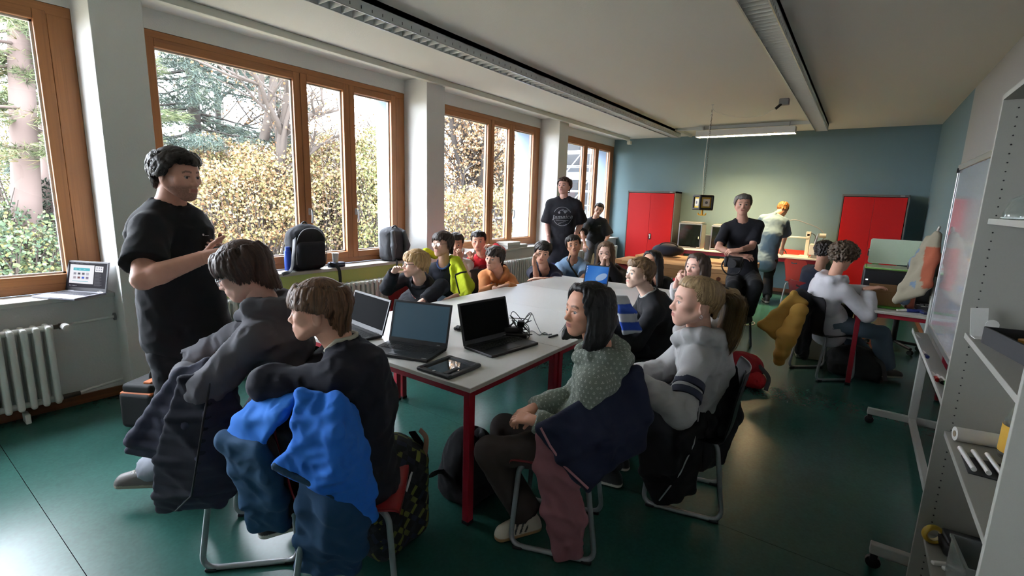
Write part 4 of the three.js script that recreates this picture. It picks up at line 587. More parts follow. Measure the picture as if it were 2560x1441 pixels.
function hairPaths(h, n, fine) {       // h: t thickness, fr/sd/bk lower limits front/side/back, long, tail; returns lines over the scalp
  const t = (h.t ?? 0.014) + (fine ? 0.0035 : 0), C = V(0, 0.035, -0.014), R = [0.0755 + t, 0.085 + t * 1.1, 0.096 + t], out = [], tilt = h.part ?? 0, lim = hairLim(h), crown = V(0.01 + tilt, 0.11 + (fine ? 0.014 : 0), -0.045);
  for (let i = 0; i < n; i++) {
    const az = ((i + rnd()) / n) * 6.283 - 3.1416, yb = lim(az) - rr(-0.006, h.rag ?? 0.016), pts = [], sw = (h.sweep ?? 0.25) * rr(0.6, 1.4), u0 = 0.1 + (fine ? 0.75 * rnd() : 0.5 * rnd() * (i % 3 === 0 ? 0 : 0.6)), lift = fine ? rr(-0.002, 0.005) : 0.002, wob = rr(0, 6);
    for (let s = 0; s <= 5; s++) { const u = lerp(u0, 1, s / 5), y = lerp(crown.y, yb, u * u * 0.55 + u * 0.45), A = az + sw * (1 - u) + (fine ? 0.05 : 0.1) * Math.sin(wob + u * 4), yy = clamp((y - C.y) / (R[1] + lift), -0.98, 0.99), e = y < C.y - 0.01 ? Math.max(Math.sqrt(1 - yy * yy), h.hang ?? 0.86) : Math.sqrt(1 - yy * yy), cu = h.curl && fine ? h.curl * 1.6 : 0; pts.push(V(C.x + Math.sin(A) * (R[0] + lift) * e + cu * Math.sin(s * 2.6 + wob), y + cu * Math.cos(s * 3.1 + wob), C.z + Math.cos(A) * (R[2] + lift) * e + cu * Math.sin(s * 2.2 + wob * 2))); }
    out.push([pts, 0]);
  }
  const nl = h.long ? (fine ? Math.round(n * 0.9) : h.nl ?? 46) : 0;
  for (let i = 0; i < nl; i++) { const az = lerp(h.l0 ?? 1.15, 6.283 - (h.l0 ?? 1.15), (i + rnd()) / nl) + rr(-0.05, 0.05), e = fine ? rr(1.0, 1.12) : rr(0.92, 1.06), p0 = V(C.x + Math.sin(az) * R[0] * e, fine ? rr(0.0, 0.05) : 0.02, C.z + Math.cos(az) * R[2] * e), side = Math.abs(Math.sin(az)), L = h.long * rr(fine ? 0.75 : 0.9, fine ? 1.12 : 1.06), k = fine ? 0.006 : 0; out.push([[p0, V(p0.x * 1.02, -0.06, p0.z - 0.004), V(p0.x * 1.06 + rr(-k, k), -0.06 - L * 0.5, p0.z * 0.9 + (h.fwd ?? 0) * side - 0.006), V(p0.x * (h.flare ?? 1.02) + rr(-k, k), -0.06 - L, p0.z * 0.8 + (h.fwd ?? 0) * 1.6 * side + rr(-0.01, 0.01))], 1]); }
  const nt = h.tail ? (fine ? Math.round(n * 0.7) : 14) : 0;
  for (let i = 0; i < nt; i++) { const a = i * 0.9, w = (fine ? 0.038 : 0.026) * Math.sqrt((i + 0.5) / nt), sp = fine ? rr(0.8, 1.25) : 1; out.push([h.tail.map((q, j) => { const k = j === 0 ? 0.35 : j === h.tail.length - 1 ? 0.9 * sp : 1.3 * sp; return V(q[0] + Math.cos(a) * w * k + rr(-0.004, 0.004), q[1] + (fine ? rr(-0.008, 0.008) : 0), q[2] + Math.sin(a) * w * k); }), 2]); }
  return out;
}
const hairLim = (h) => (az) => { az = Math.abs(az); const a = sstep(h.a0 ?? 0.95, h.a1 ?? 1.4, az), b = sstep(1.75, 2.5, az); return lerp(lerp(h.fr, h.sd, a), h.bk, b); };
function hairPrims(h, far) {
  const t = h.t ?? 0.014, C = V(0, 0.035, -0.014), R = [0.0755 + t, 0.085 + t * 1.1, 0.096 + t], P0 = [], lim = hairLim(h);
  const base = ell(C, R, 0.01), cut = (x, y, z) => lim(Math.atan2(x, z + 0.02)) - y + 0.006 * noise3(x * 70, 3, z * 70);
  P0.push({ ...base, d: (x, y, z) => Math.max(base.d(x, y, z), cut(x, y, z) * 0.8) });
  reseed(h.seed ?? 3);
  for (const [pts, kind] of hairPaths(h, Math.round((h.locks ?? 90) * (far ? 0.6 : 1)))) { const r0 = (kind === 0 ? h.lr ?? 0.0065 : kind === 1 ? h.llr ?? 0.011 : 0.0135) * rr(0.78, 1.25), n = pts.length - 1; for (let s = 0; s < n; s++) { const q = (k) => (kind === 0 ? 1 - k * 0.65 : kind === 1 ? (k > 0.9 ? 0.45 : 1) : k > 0.95 ? 0.35 : 1); P0.push(cone(pts[s], pts[s + 1], r0 * q(s / n), r0 * q((s + 1) / n), h.lk ?? (kind ? 0.014 : 0.012))); } }
  for (const x of h.extra ?? []) P0.push(cone(V(...x[0]), V(...x[1]), x[2], x[3], 0.01));
  return P0;
}
function hairStrands(h, n, w, c1, c2) {      // fine ribbons lying over the hair body
  reseed((h.seed ?? 3) + 77); const pos = [], col = [], idx = [];
  for (const [p] of hairPaths(h, n, true)) {
    const c = new THREE.CatmullRomCurve3(p), m = 7, q = mixc(c1, c2, clamp(rr(-0.2, 1.1), 0, 1)), b = pos.length / 3;
    for (let i = 0; i <= m; i++) { const u = i / m, a = c.getPoint(u), d = c.getTangent(u), out = V(a.x, 0.25 * (a.y - 0.03), a.z + 0.014).normalize(), side = V().crossVectors(d, out).normalize(), k = w * (u > 0.85 ? (1 - u) / 0.15 : 1) + 0.0002; a.addScaledVector(out, 0.0012); pos.push(a.x - side.x * k, a.y - side.y * k, a.z - side.z * k, a.x + side.x * k, a.y + side.y * k, a.z + side.z * k); col.push(...q, ...q); if (i < m) idx.push(b + 2 * i, b + 2 * i + 1, b + 2 * i + 2, b + 2 * i + 1, b + 2 * i + 3, b + 2 * i + 2); }
  }
  const g = new THREE.BufferGeometry(); g.setAttribute('position', new THREE.Float32BufferAttribute(pos, 3)); g.setAttribute('color', new THREE.Float32BufferAttribute(col, 3)); g.setIndex(idx); g.computeVertexNormals(); return g;
}
const eyeGeo = (c) => { const g = new THREE.SphereGeometry(0.0122, 18, 14); g.rotateX(Math.PI / 2); const p = g.attributes.position, col = new Float32Array(p.count * 3), I = lin(c); for (let i = 0; i < p.count; i++) { const z = p.getZ(i) / 0.0122, q = z > 0.95 ? [0.008, 0.008, 0.008] : z > 0.8 ? I : [0.42, 0.4, 0.39]; col.set(q, i * 3); } g.setAttribute('color', new THREE.BufferAttribute(col, 3)); return g; };
const EYE = { brown: eyeGeo('#3a2416'), blue: eyeGeo('#5a6f86'), green: eyeGeo('#5c6448') };

// ---------- whole people ----------
const yawQ = (phi) => new THREE.Quaternion().setFromAxisAngle(V(0, 1, 0), (35.383 + phi) * Math.PI / 180);   // 0 faces the photographer, 90 faces along the row towards the end wall
function handPrims(w, dir, pal, left, s, curl, k = {}) {
  const Y = dir.clone().normalize(), Z = pal.clone().addScaledVector(Y, -pal.dot(Y)).normalize(), X = V().crossVectors(Y, Z), sg = left ? -1 : 1, L = (x, y, z) => w.clone().addScaledVector(X, x * s * sg).addScaledVector(Y, y * s).addScaledVector(Z, z * s), out = [];
  const kx = [0.029, 0.01, -0.009, -0.027], ln = [0.072, 0.08, 0.075, 0.059], ky = [0.086, 0.09, 0.087, 0.079];
  for (let f = 0; f < 4; f++) { out.push(cone(L(kx[f] * 0.55, 0.0, 0), L(kx[f], ky[f], 0), 0.0145 * s, 0.0115 * s, 0.012)); let p = [kx[f], ky[f], 0], a = 0; const cl = (Array.isArray(curl) ? curl[f] : curl); let r = 0.0092; const spread = (kx[f] / 0.03) * (k.spread ?? 0.06); for (const [q, ca] of [[0.45, 0.75], [0.31, 1.0], [0.24, 0.7]]) { a += cl * ca; const l = ln[f] * q, nx = [p[0] + l * Math.sin(spread) * Math.cos(a), p[1] + l * Math.cos(a), p[2] + l * Math.sin(a)]; out.push(cone(L(...p), L(...nx), r * s, (r - 0.0008) * s, 0.0035)); p = nx; r -= 0.0009; } }
  const ta = k.thumb ?? 0.7; let tp = [0.021, 0.018, 0.006], th = [[0.048, ta, 0.012, 0.0115], [0.034, ta * 0.75, 0.011, 0.0098], [0.027, ta * 0.55, 0.0098, 0.008]]; for (const [l, a, r0, r1] of th) { const nx = [tp[0] + l * Math.sin(a), tp[1] + l * Math.cos(a), tp[2] + l * (k.tz ?? 0.3)]; out.push(cone(L(...tp), L(...nx), r0 * s, r1 * s, 0.006)); tp = nx; }
  out.push(cone(L(0, -0.035, 0), L(0, 0.02, 0), 0.024 * s, 0.022 * s, 0.015)); return out;
}
function ik(s, hint, w, l1, l2, dbg) {       // bend a limb of two bones towards a hint
  const d = V().subVectors(w, s); let L = d.length(); const mx = (l1 + l2) * 0.995; let W = w.clone(); if (dbg) console.log(dbg, 'reach', L.toFixed(2), 'of', mx.toFixed(2)); if (L > mx) { const k = Math.min(L / mx, 1.1); l1 *= k; l2 *= k; if (L > mx * 1.1) { W = s.clone().addScaledVector(d, (mx * 1.1) / L); L = mx * 1.1 - 0.001; } } d.normalize();
  const a = clamp((l1 * l1 - l2 * l2 + L * L) / (2 * L), -l1, l1), h = Math.sqrt(Math.max(0, l1 * l1 - a * a)), p = V().subVectors(hint, s); p.addScaledVector(d, -p.dot(d)).normalize();
  return [s.clone().addScaledVector(d, a).addScaledVector(p, h), W];
}
function person(o) {
  const s = o.s ?? 1, hs = o.hs ?? Math.pow(s, 0.45), near = o.near, t = thing('person', o.label, 'person', null), base = V(o.pelvis.x, 0, o.pelvis.z);
  t.position.copy(base); const put = (name, g, mat, par = t) => { g.translate(-base.x, -base.y, -base.z); return obj(name, g, mat, par); };
  const skin = lin(o.skin ?? '#c99a80').map((x, i) => Math.min(0.8, x * [1.4, 1.42, 1.46][i])), hc = lin(o.hairc ?? '#2a1d16');
  const bq = yawQ(o.by), F = V(0, 0, 1).applyQuaternion(bq), hq = yawQ(o.hy).multiply(new THREE.Quaternion().setFromEuler(new THREE.Euler((o.hp ?? 0) * Math.PI / 180, 0, (o.hr ?? 0) * Math.PI / 180, 'YXZ')));
  const hm = new THREE.Matrix4().compose(o.head, hq, V(hs, hs, hs)), loc = (x, y, z) => V(x, y, z).applyMatrix4(hm);
  const neck = o.neck ?? loc(0, -0.155, -0.055).lerp(o.pelvis.clone().setY(o.head.y - 0.19 * hs), 0.25), pel = o.pelvis, up = V().subVectors(neck, pel).normalize();
  const left = V().crossVectors(up, F).normalize(), fw = V().crossVectors(left, up).normalize(), sw = (o.sw ?? 0.165) * s, fat = o.fat ?? 1;
  const mid = (o.mid ?? pel.clone().lerp(neck, 0.5).addScaledVector(fw, (o.hunch ?? -0.03) * s)), tl = pel.distanceTo(neck);
  const sh = o.shP ?? [left.clone().multiplyScalar(sw).add(neck).addScaledVector(up, -0.085 * s).addScaledVector(fw, (o.shf?.[0] ?? 0.0) * s), left.clone().multiplyScalar(-sw).add(neck).addScaledVector(up, -0.085 * s).addScaledVector(fw, (o.shf?.[1] ?? 0) * s)];
  const chest = mid.clone().lerp(neck, 0.58), cw = 0.155 * s * Math.sqrt(fat), cd = 0.108 * s * fat;
  const arms = [o.aL, o.aR].map((a, i) => { if (!a) return null; const [e, w] = ik(sh[i], a[0], a[1], 0.285 * s, 0.255 * s, o.debug && o.label.slice(0, 24) + ' arm' + i); return { s: sh[i], e, w, left: i === 0, h: (i ? o.hR : o.hL) ?? {} }; });
  const hipO = 0.088 * s, hips = [1, -1].map((q) => pel.clone().addScaledVector(left, q * hipO).addScaledVector(up, -0.0 * s)), legs = [o.lL, o.lR].map((l, i) => { if (!l) return null; const [k, a] = ik(hips[i], l[0], l[1], 0.44 * s, 0.43 * s, o.debug && o.label.slice(0, 24) + ' leg' + i); return { h: hips[i], k, a, toe: l[2] ? l[2].clone().add(a).sub(l[1]) : k.clone().add(F) }; });
  const torso = (c, k = 0.04) => [ell(pel.clone().addScaledVector(up, 0.02 * s), [0.15 * s * Math.sqrt(fat) + c, 0.12 * s + c, 0.108 * s * fat + c], k, bq), ecap(pel.clone().addScaledVector(up, 0.03), mid, 0.145 * s * fat + c, 0.1 * s * fat + c, 0.138 * s * fat + c, 0.098 * s * fat * (o.belly ?? 1) + c, left, k), ecap(mid, chest, 0.138 * s * fat + c, 0.098 * s * fat * (o.belly ?? 1) + c, cw + c, cd + c, left, k), ecap(chest, neck.clone().addScaledVector(up, -0.07 * s), cw + c, cd + c, 0.1 * s + c, 0.062 * s + c, left, k), cone(sh[0], sh[1], 0.05 * s + c * 0.8, 0.05 * s + c * 0.8, k), ...sh.map((q) => cone(neck.clone().addScaledVector(up, 0.0 * s), q, 0.046 * s + c * 0.5 + (o.trap ?? 0), 0.04 * s + c * 0.8 + (o.trap ?? 0), k))];
  // body
  const bp = torso(-0.012); bp.push(cone(neck.clone().addScaledVector(up, -0.03 * s), loc(0, -0.05, -0.02), (o.nr ?? 0.054) * hs, (o.nr ?? 0.052) * hs, 0.03));
  const ar = [0.045, 0.037, 0.036, 0.025].map((r) => r * s * (o.armf ?? 1));
  for (const a of arms) if (a) { const m = a.e.clone().lerp(a.w, 0.28); bp.push(cone(a.s, a.e, ar[0], ar[1], 0.02), cone(a.e, m, ar[1] * 0.95, ar[2] * 1.04, 0.012), cone(m, a.h.hide ? a.e.clone().lerp(a.w, 0.86) : a.w, ar[2] * 1.04, ar[3], 0.012)); }
  for (const l of legs) if (l) bp.push(cone(l.h, l.k, 0.07 * s, 0.05 * s, 0.03), cone(l.k, l.a, 0.05 * s, 0.035 * s, 0.02));
  const sc = (x, y, z) => { const q = 1 + 0.05 * noise3(x * 40, y * 40, z * 40); return [skin[0] * q, skin[1] * q, skin[2] * q]; };
  const geos = [new Field(near ? 0.015 : 0.019, bp).mesh(sc)];
  for (const a of arms) if (a && !a.h.hide) { const d = a.h.d ?? V().subVectors(a.w, a.e), n = a.h.n ?? V(0, -1, 0.2); const hp = handPrims(a.w, d, n, a.left, s * 0.98, a.h.curl ?? 0.35, a.h); geos.push(new Field(near ? 0.003 : 0.0042, hp).mesh(sc)); }
  // head
  const inv = hm.clone().invert(), nl = neck.clone().addScaledVector(up, 0.02).applyMatrix4(inv), hpz = headPrims(o, near); hpz.push(cone(V(0, -0.045, -0.022), V(0, -0.05, -0.022).lerp(nl, 0.75), 0.05, 0.053, 0.025));
  const lip = lin(o.lip ?? '#a8675e'), brow = mixc(hc, skin, o.browMix ?? 0.25), red = [skin[0] * 1.05, skin[1] * 0.82, skin[2] * 0.8];
  const hcol = (x, y, z) => { let c = sc(x, y, z); const ax = Math.abs(x); const ml = Math.max(Math.abs(y + 0.0635) / 0.0105, ax / 0.024); if (z > 0.075 && ml < 1) c = mixc(c, lip, clamp((1 - ml) * 3, 0, 0.95)); c = mixc(c, red, 0.5 * Math.max(0, 1 - Math.hypot(ax - 0.045, y + 0.025, z - 0.065) / 0.022)); c = mixc(c, red, 0.5 * Math.max(0, 1 - Math.hypot(ax, y + 0.034, z - 0.108) / 0.016)); const by = 0.0225 + 0.004 * Math.sin(clamp((ax - 0.012) / 0.036, 0, 1) * 2.6) - (ax > 0.04 ? (ax - 0.04) * 0.5 : 0); if (z > 0.05 && ax > 0.012 && ax < 0.05 && Math.abs(y - by) < 0.0048) c = mixc(c, brow, 0.85); { const ed = Math.hypot((ax - 0.031) / 0.0155, (y - 0.0035) / 0.0042); if (z > 0.06 && ed < 1) c = mixc(c, [0.02, 0.014, 0.012], 0.75 * (1 - ed * ed * 0.5)); } if (o.beard) { const bd = Math.max(sstep(-0.03, -0.055, y) * sstep(-0.02, 0.02, z), ax > 0.05 && z > 0 && y < 0 && z < 0.05 ? 0.6 : 0) * (ml < 1.05 ? 0.1 : 1) * (y > -0.052 && ax < 0.016 ? 0.6 : 1); c = mixc(c, hc, o.beard * bd * (0.8 + 0.2 * noise3(x * 300, y * 300, z * 300))); } return c; };
  const hg = new Field(near ? 0.003 : 0.004, hpz).mesh(hcol); hg.applyMatrix4(hm); geos.push(hg);
  for (const g of geos) g.deleteAttribute('uv');
  const bg = mergeGeometries(geos); put('body', bg, MV.skin);
  for (const q of [1, -1]) { const e = EYE[o.eye ?? 'brown'].clone(); e.rotateY((o.gaze ?? 0) * Math.PI / 180); e.translate(q * 0.031, -0.0015, near ? 0.0762 : 0.0785); e.applyMatrix4(hm); put('eye', e, MV.shiny); }
  if (o.hair) { const hp = hairPrims(o.hair, !near), H = o.hair; const hf = new Field(H.cell ?? (near ? 0.0035 : 0.005), hp).displace((x, y, z) => (H.curl ? H.curl * (noise3(x * 70, y * 70, z * 70) + 0.6 * noise3(x * 150, y * 150, z * 150)) : 0.0016 * noise3(Math.atan2(x, z) * 26, y * 22, 5) + 0.001 * noise3(x * 220, y * 40, z * 220)), 0.02); const c2 = lin(o.hair2 ?? o.hairc ?? '#2a1d16'); const g = hf.mesh((x, y, z) => { const q = 0.5 + 0.5 * noise3(Math.atan2(x, z + 0.02) * 30, y * 12, Math.hypot(x, z) * 60); return mixc(hc, c2, clamp(q, 0, 1)); }); g.applyMatrix4(hm); const hm0 = put('hair', g, MV.hair); if (near) { const sg = hairStrands(H, near ? 1500 : 340, near ? 0.0012 : 0.0019, hc, c2); sg.applyMatrix4(hm); sg.translate(-base.x, -base.y, -base.z); obj('strands', sg, MV.strand, hm0).userData.kind = 'stuff'; } }
  for (const x of o.headparts ?? []) { const g = merge(x[1]); g.applyMatrix4(hm); put(x[0], g, x[2]); }
  // clothes
  const T0 = o.top; if (T0) {
    const c = T0.c ?? 0.012, tp = torso(c, T0.k ?? 0.04);
    for (const a of arms) if (a) { const sl = T0.sleeve ?? 2, r = [ar[0] + c, ar[1] + c + (T0.bag ?? 0), ar[3] + c + (T0.bag ?? 0) * 0.6]; if (sl >= 1) { tp.push(cone(a.s, a.e, r[0], r[1], 0.03)); const we = a.e.clone().lerp(a.w, Math.min(1, sl - 1)); if (sl > 1) { const m2 = a.e.clone().lerp(we, 0.55); tp.push(cone(a.e, m2, r[1], lerp(r[1], r[2], 0.4), 0.015), cone(m2, we, lerp(r[1], r[2], 0.4), r[2], 0.01, 1)); if (T0.cuff) tp.push(cone(we.clone().lerp(a.e, 0.1), we, r[2] - 0.004, r[2] - 0.005, 0.003, 1)); } } else tp.push(cone(a.s, a.s.clone().lerp(a.e, sl), r[0], r[1] + 0.012 + (T0.bag ?? 0), 0.03, 1)); }
    if (T0.skirt) tp.push(ecap(pel.clone().addScaledVector(up, 0.06 * s), pel.clone().addScaledVector(up, -T0.skirt * s), 0.15 * s * fat + c, 0.11 * s * fat + c, 0.165 * s * fat + c, 0.125 * s * fat + c, left, 0.03));
    if (T0.hood) { const hN = (x, y, z) => neck.clone().addScaledVector(left, x * s).addScaledVector(up, y * s).addScaledVector(fw, z * s), A = [[0.05, -0.02, 0.1], [0.088, 0.03, 0.05], [0.1, 0.045, -0.02], [0.075, 0.035, -0.085], [0, 0.02, -0.115], [-0.075, 0.035, -0.085], [-0.1, 0.045, -0.02], [-0.088, 0.03, 0.05], [-0.05, -0.02, 0.1]].map((q) => hN(...q)); for (let i = 0; i < 8; i++) tp.push(cone(A[i], A[i + 1], 0.026 * s * T0.hood, 0.026 * s * T0.hood, 0.02)); tp.push(tri(hN(0.08, 0.02, -0.08), hN(-0.08, 0.02, -0.08), hN(0, -0.12 * T0.hood, -0.135 - 0.02 * T0.hood), 0.03 * s * T0.hood, 0.03)); }
    else if (T0.collar) { const n = 12; for (let i = 0; i < n; i++) { const q = (k) => { const a = (k / n) * 6.283; return neck.clone().addScaledVector(left, Math.sin(a) * 0.066 * hs).addScaledVector(fw, Math.cos(a) * 0.07 * hs + 0.008).addScaledVector(up, (0.035 - 0.045 * Math.max(0, Math.cos(a))) * s); }; tp.push(cone(q(i), q(i + 1), T0.collar, T0.collar, 0.008)); } }
    const na = neck.clone().addScaledVector(up, (T0.nl ?? -0.01) * s).addScaledVector(fw, 0.012), nb = loc(0, 0.0, -0.015); tp.push({ ...cone(na, nb, (T0.nw ?? 0.06) * hs, (T0.nw ?? 0.06) * hs + 0.012, 0.01), sub: 1 });
    if (T0.cutY !== undefined) tp.push({ lo: [-99, -99, -99], hi: [99, 99, 99], k: 0.006, sub: 1, d: (x, y, z) => y - T0.cutY });
    for (const e of T0.extra?.({ neck, left, up, fw, s, pel, mid, chest, sh }) ?? []) tp.push(e);
    const f = new Field(T0.cell ?? (near ? 0.0095 : 0.0135), tp); f.displace(folds(T0.fold ?? 0.005, T0.ff ?? 16, T0.fy ?? 0.6, s * 10), 0.04); const tc = lin(T0.color), tcol = T0.paint ? T0.paint({ neck, left, up, fw, s, pel, mid, chest, sh, arms, base: tc }) : () => tc;
    let g = f.mesh(tcol); if (T0.map) g = boxUV(g); const m = put(T0.name ?? 'shirt', g, T0.mat ?? MV.cloth); if (T0.map) m.material = T0.map; o.topMesh = m;
  }
  if (o.undercollar) { const pts = []; for (let i = 0; i <= 16; i++) { const a = (i / 16) * 6.283; pts.push(neck.clone().addScaledVector(left, Math.sin(a) * 0.062 * hs).addScaledVector(fw, Math.cos(a) * 0.064 * hs + 0.01).addScaledVector(up, (0.05 - 0.05 * Math.max(0, Math.cos(a))) * s)); } put('shirt_collar', sweep(pts, 0.009, 8), std(o.undercollar, 0.9)); }
  for (const [ai, u0, u1, col] of o.bands ?? []) { const a = arms[ai], A = a.s.clone().lerp(a.e, u0), B = a.s.clone().lerp(a.e, u1), R = (u) => lerp(ar[0], ar[1] + (T0.bag ?? 0), u) + T0.c + 0.005; put('arm_band', rod(A, B, R(u0), 28, R(u1)), std(col, 0.9)); }
  const B0 = o.pants; if (B0) {
    const c = 0.012, pp = [ell(pel.clone().addScaledVector(up, 0.0), [0.15 * s * Math.sqrt(fat) + c, 0.11 * s + c, 0.11 * s * fat + c], 0.04, bq), ecap(pel.clone().addScaledVector(up, -0.02 * s), pel.clone().addScaledVector(up, 0.1 * s), 0.148 * s * fat + c, 0.104 * s * fat + c, 0.14 * s * fat + c, 0.1 * s * fat + c, left, 0.03)];
    for (const l of legs) if (l) { const w = B0.wide ?? 0.012, ft = Math.sqrt(fat), m = l.h.clone().lerp(l.k, 0.5); pp.push(cone(l.h, m, 0.088 * s * ft + c, 0.076 * s * ft + c, 0.05), cone(m, l.k, 0.076 * s * ft + c, 0.058 * s + c, 0.02), cone(l.k, l.a.clone().add(V(0, 0.03, 0)), 0.058 * s + c + w * 0.5, 0.044 * s + w + c, 0.015, 1)); }
    const f = new Field(near ? 0.011 : 0.015, pp).displace(folds(B0.fold ?? 0.005, 14, 0.8, s * 7), 0.04), pc = lin(B0.color); put('trousers', f.mesh(() => pc), MV.cloth);
  }
  if (o.shoes) legs.forEach((l) => { if (!l || l.noshoe) return; const d = V().subVectors(l.toe, l.a); d.y = 0; d.normalize(); const up2 = V(0, 1, 0), lx = V().crossVectors(up2, d), y0 = l.a.y - 0.075 * s, L = (x, y, z) => V(l.a.x, y0, l.a.z).addScaledVector(lx, x * s).addScaledVector(up2, y * s).addScaledVector(d, z * s), sc2 = lin(o.shoes.color), sole = lin(o.shoes.sole ?? '#c9c4b6');
    const f = new Field(near ? 0.0055 : 0.009, [cone(L(0, 0.045, -0.045), L(0, 0.035, 0.14), 0.037 * s, 0.034 * s, 0.02), cone(L(0, 0.085, -0.01), L(0, 0.045, 0.1), 0.034 * s, 0.028 * s, 0.03), cone(L(0, 0.11, -0.02), L(0, 0.06, -0.02), 0.034 * s, 0.038 * s, 0.02), cone(L(0.006, 0.018, -0.05), L(0.008, 0.018, 0.145), 0.038 * s, 0.04 * s, 0.012), { lo: [-99, -99, -99], hi: [99, 99, 99], k: 0.004, sub: 1, d: (x, y, z) => y - y0 }]); const sp = o.shoes.paint;
    const sm = put('shoe', f.mesh((x, y, z) => { const h = (y - y0) / s; if (h < 0.024) return sole; if (sp) { const q = V(x, y, z).sub(L(0, 0, 0)); return sp(q.dot(lx) / s, h, q.dot(d) / s, sc2); } return sc2; }), MV.leather);
    const lc = []; for (let i = 0; i < 5; i++) { const z = 0.035 + i * 0.019, y = 0.107 - i * 0.0085; lc.push(sweep([L(-0.024, y - 0.012, z), L(-0.008, y, z), L(0.008, y, z + 0.004), L(0.024, y - 0.012, z + 0.002)], 0.0035 * s, 5)); } const ml = obj('laces', merge(lc).translate(-base.x, 0, -base.z), o.shoes.lace ?? M.offwhite, sm); });
  for (const x of o.parts ?? []) put(x[0], merge(x[1]), x[2]);
  if (o.glasses) { const r = 0.0205, gg = []; for (const q of [1, -1]) { const g = new THREE.TorusGeometry(r, 0.0014, 6, 28); g.scale(1.05, 0.85, 1); g.rotateY(q * 0.14); g.translate(q * 0.033, -0.004, 0.099); gg.push(g, tube([[q * 0.053, 0.002, 0.095], [q * 0.074, 0.005, 0.05], [q * 0.082, 0.006, 0.0], [q * 0.082, -0.006, -0.02]], 0.0015, 5, 14)); } gg.push(tube([[0.012, 0.002, 0.102], [0, 0.005, 0.106], [-0.012, 0.002, 0.102]], 0.0014, 5, 8)); const g = merge(gg); g.applyMatrix4(hm); const fr = put('glasses', g, o.glasses); const ln = []; for (const q of [1, -1]) { const c2 = new THREE.CircleGeometry(r * 0.98, 24); c2.scale(1.05, 0.85, 1); c2.rotateY(q * 0.14); c2.translate(q * 0.033, -0.004, 0.099); ln.push(c2); } const l2 = merge(ln); l2.applyMatrix4(hm); l2.translate(-base.x, -base.y, -base.z); obj('lenses', l2, phy('#ffffff', 0.02, { transmission: 1, thickness: 0 }), fr); }
  return { t, loc, hm, sh, neck, left, up, fw, base, o, bq };
}
function print(p, x, y, w, h, draw, name = 'print', turn = 0) {      // flat print on a garment: x to the person's left, y below the neck
  const m = p.o.topMesh, b = p.base; p.t.updateMatrixWorld(true);
  const X = p.left, Y = p.up, Z = p.fw, q = new THREE.Quaternion().setFromRotationMatrix(new THREE.Matrix4().makeBasis(X, Y, Z)); if (turn) q.multiply(new THREE.Quaternion().setFromAxisAngle(V(0, 1, 0), turn));
  const pos = p.neck.clone().addScaledVector(X, x).addScaledVector(Y, -y).addScaledVector(V(0, 0, 1).applyQuaternion(q), 0.12), g = new DecalGeometry(m, pos, new THREE.Euler().setFromQuaternion(q), V(w, h, 0.22));
  const P3 = g.attributes.position, N3 = g.attributes.normal; for (let i = 0; i < P3.count; i++) P3.setXYZ(i, P3.getX(i) + N3.getX(i) * 0.0012 - b.x, P3.getY(i) + N3.getY(i) * 0.0012 - b.y, P3.getZ(i) + N3.getZ(i) * 0.0012 - b.z);
  const tex = canvasTex(512, Math.round((512 * h) / w), draw); const o = obj(name, g, std('#ffffff', 0.85, { map: tex, transparent: true, polygonOffset: true, polygonOffsetFactor: -2 }), m); o.userData.kind = undefined; delete o.userData.kind; return o;
}
// ---------- the people ----------
const J = {};
const stand = (pel, phi, s, wide = 0.1, y = 0.085) => { const q = yawQ(phi), f = V(0, 0, 1).applyQuaternion(q), l = V(1, 0, 0).applyQuaternion(q); return [1, -1].map((k) => { const a = pel.clone().setY(y).addScaledVector(l, k * wide).addScaledVector(f, -0.02); return [pel.clone().lerp(a, 0.5).addScaledVector(f, 0.3).addScaledVector(l, k * wide), a, a.clone().addScaledVector(f, 0.2)]; }); };
// seated on a chair: knees forward, feet on the floor
const sit = (pel, phi, s, wide = 0.1, out = 0.42) => { const q = yawQ(phi), f = V(0, 0, 1).applyQuaternion(q), l = V(1, 0, 0).applyQuaternion(q); return [1, -1].map((k) => { const a = pel.clone().setY(0.085).addScaledVector(l, k * wide).addScaledVector(f, out * s); return [a.clone().setY(0.6).addScaledVector(f, 0.1), a, a.clone().addScaledVector(f, 0.2)]; }); };
const short = (o = {}) => ({ t: 0.011, fr: 0.068, sd: 0.0, bk: -0.062, rag: 0.008, hang: 0.8, ...o });
const fringe = (o = {}) => ({ t: 0.015, fr: 0.03, sd: -0.022, bk: -0.075, rag: 0.012, hang: 0.9, ...o });
const long = (L, o = {}) => ({ a0: 0.45, a1: 1.05, t: 0.01, fr: 0.09, sd: -0.03, bk: -0.08, rag: 0, hang: 0.92, sweep: 0.1, long: L, nl: 76, l0: 1.05, ...o });
const anchors = canvasTex(512, 512, (c, w) => { c.fillStyle = '#788076'; c.fillRect(0, 0, w, w); for (let i = 0; i < 26000; i++) { c.fillStyle = i % 2 ? 'rgba(150,158,148,0.35)' : 'rgba(90,98,90,0.35)'; c.fillRect(rnd() * w, rnd() * w, 2, 2); } c.strokeStyle = '#d3d5cc'; c.lineWidth = 5; const n = 6, q = w / n; for (let j = 0; j < n; j++) for (let i = 0; i < n; i++) { const x = (i + 0.5) * q + (j % 2 ? q / 2 : 0), y = (j + 0.5) * q; for (const X of [x, x - w]) { c.beginPath(); c.moveTo(X, y - 20); c.lineTo(X, y + 18); c.moveTo(X - 17, y + 4); c.quadraticCurveTo(X, y + 34, X + 17, y + 4); c.moveTo(X - 9, y - 12); c.lineTo(X + 9, y - 12); c.stroke(); } } });
anchors.wrapS = anchors.wrapT = THREE.RepeatWrapping; anchors.repeat.set(7.6, 7.6);
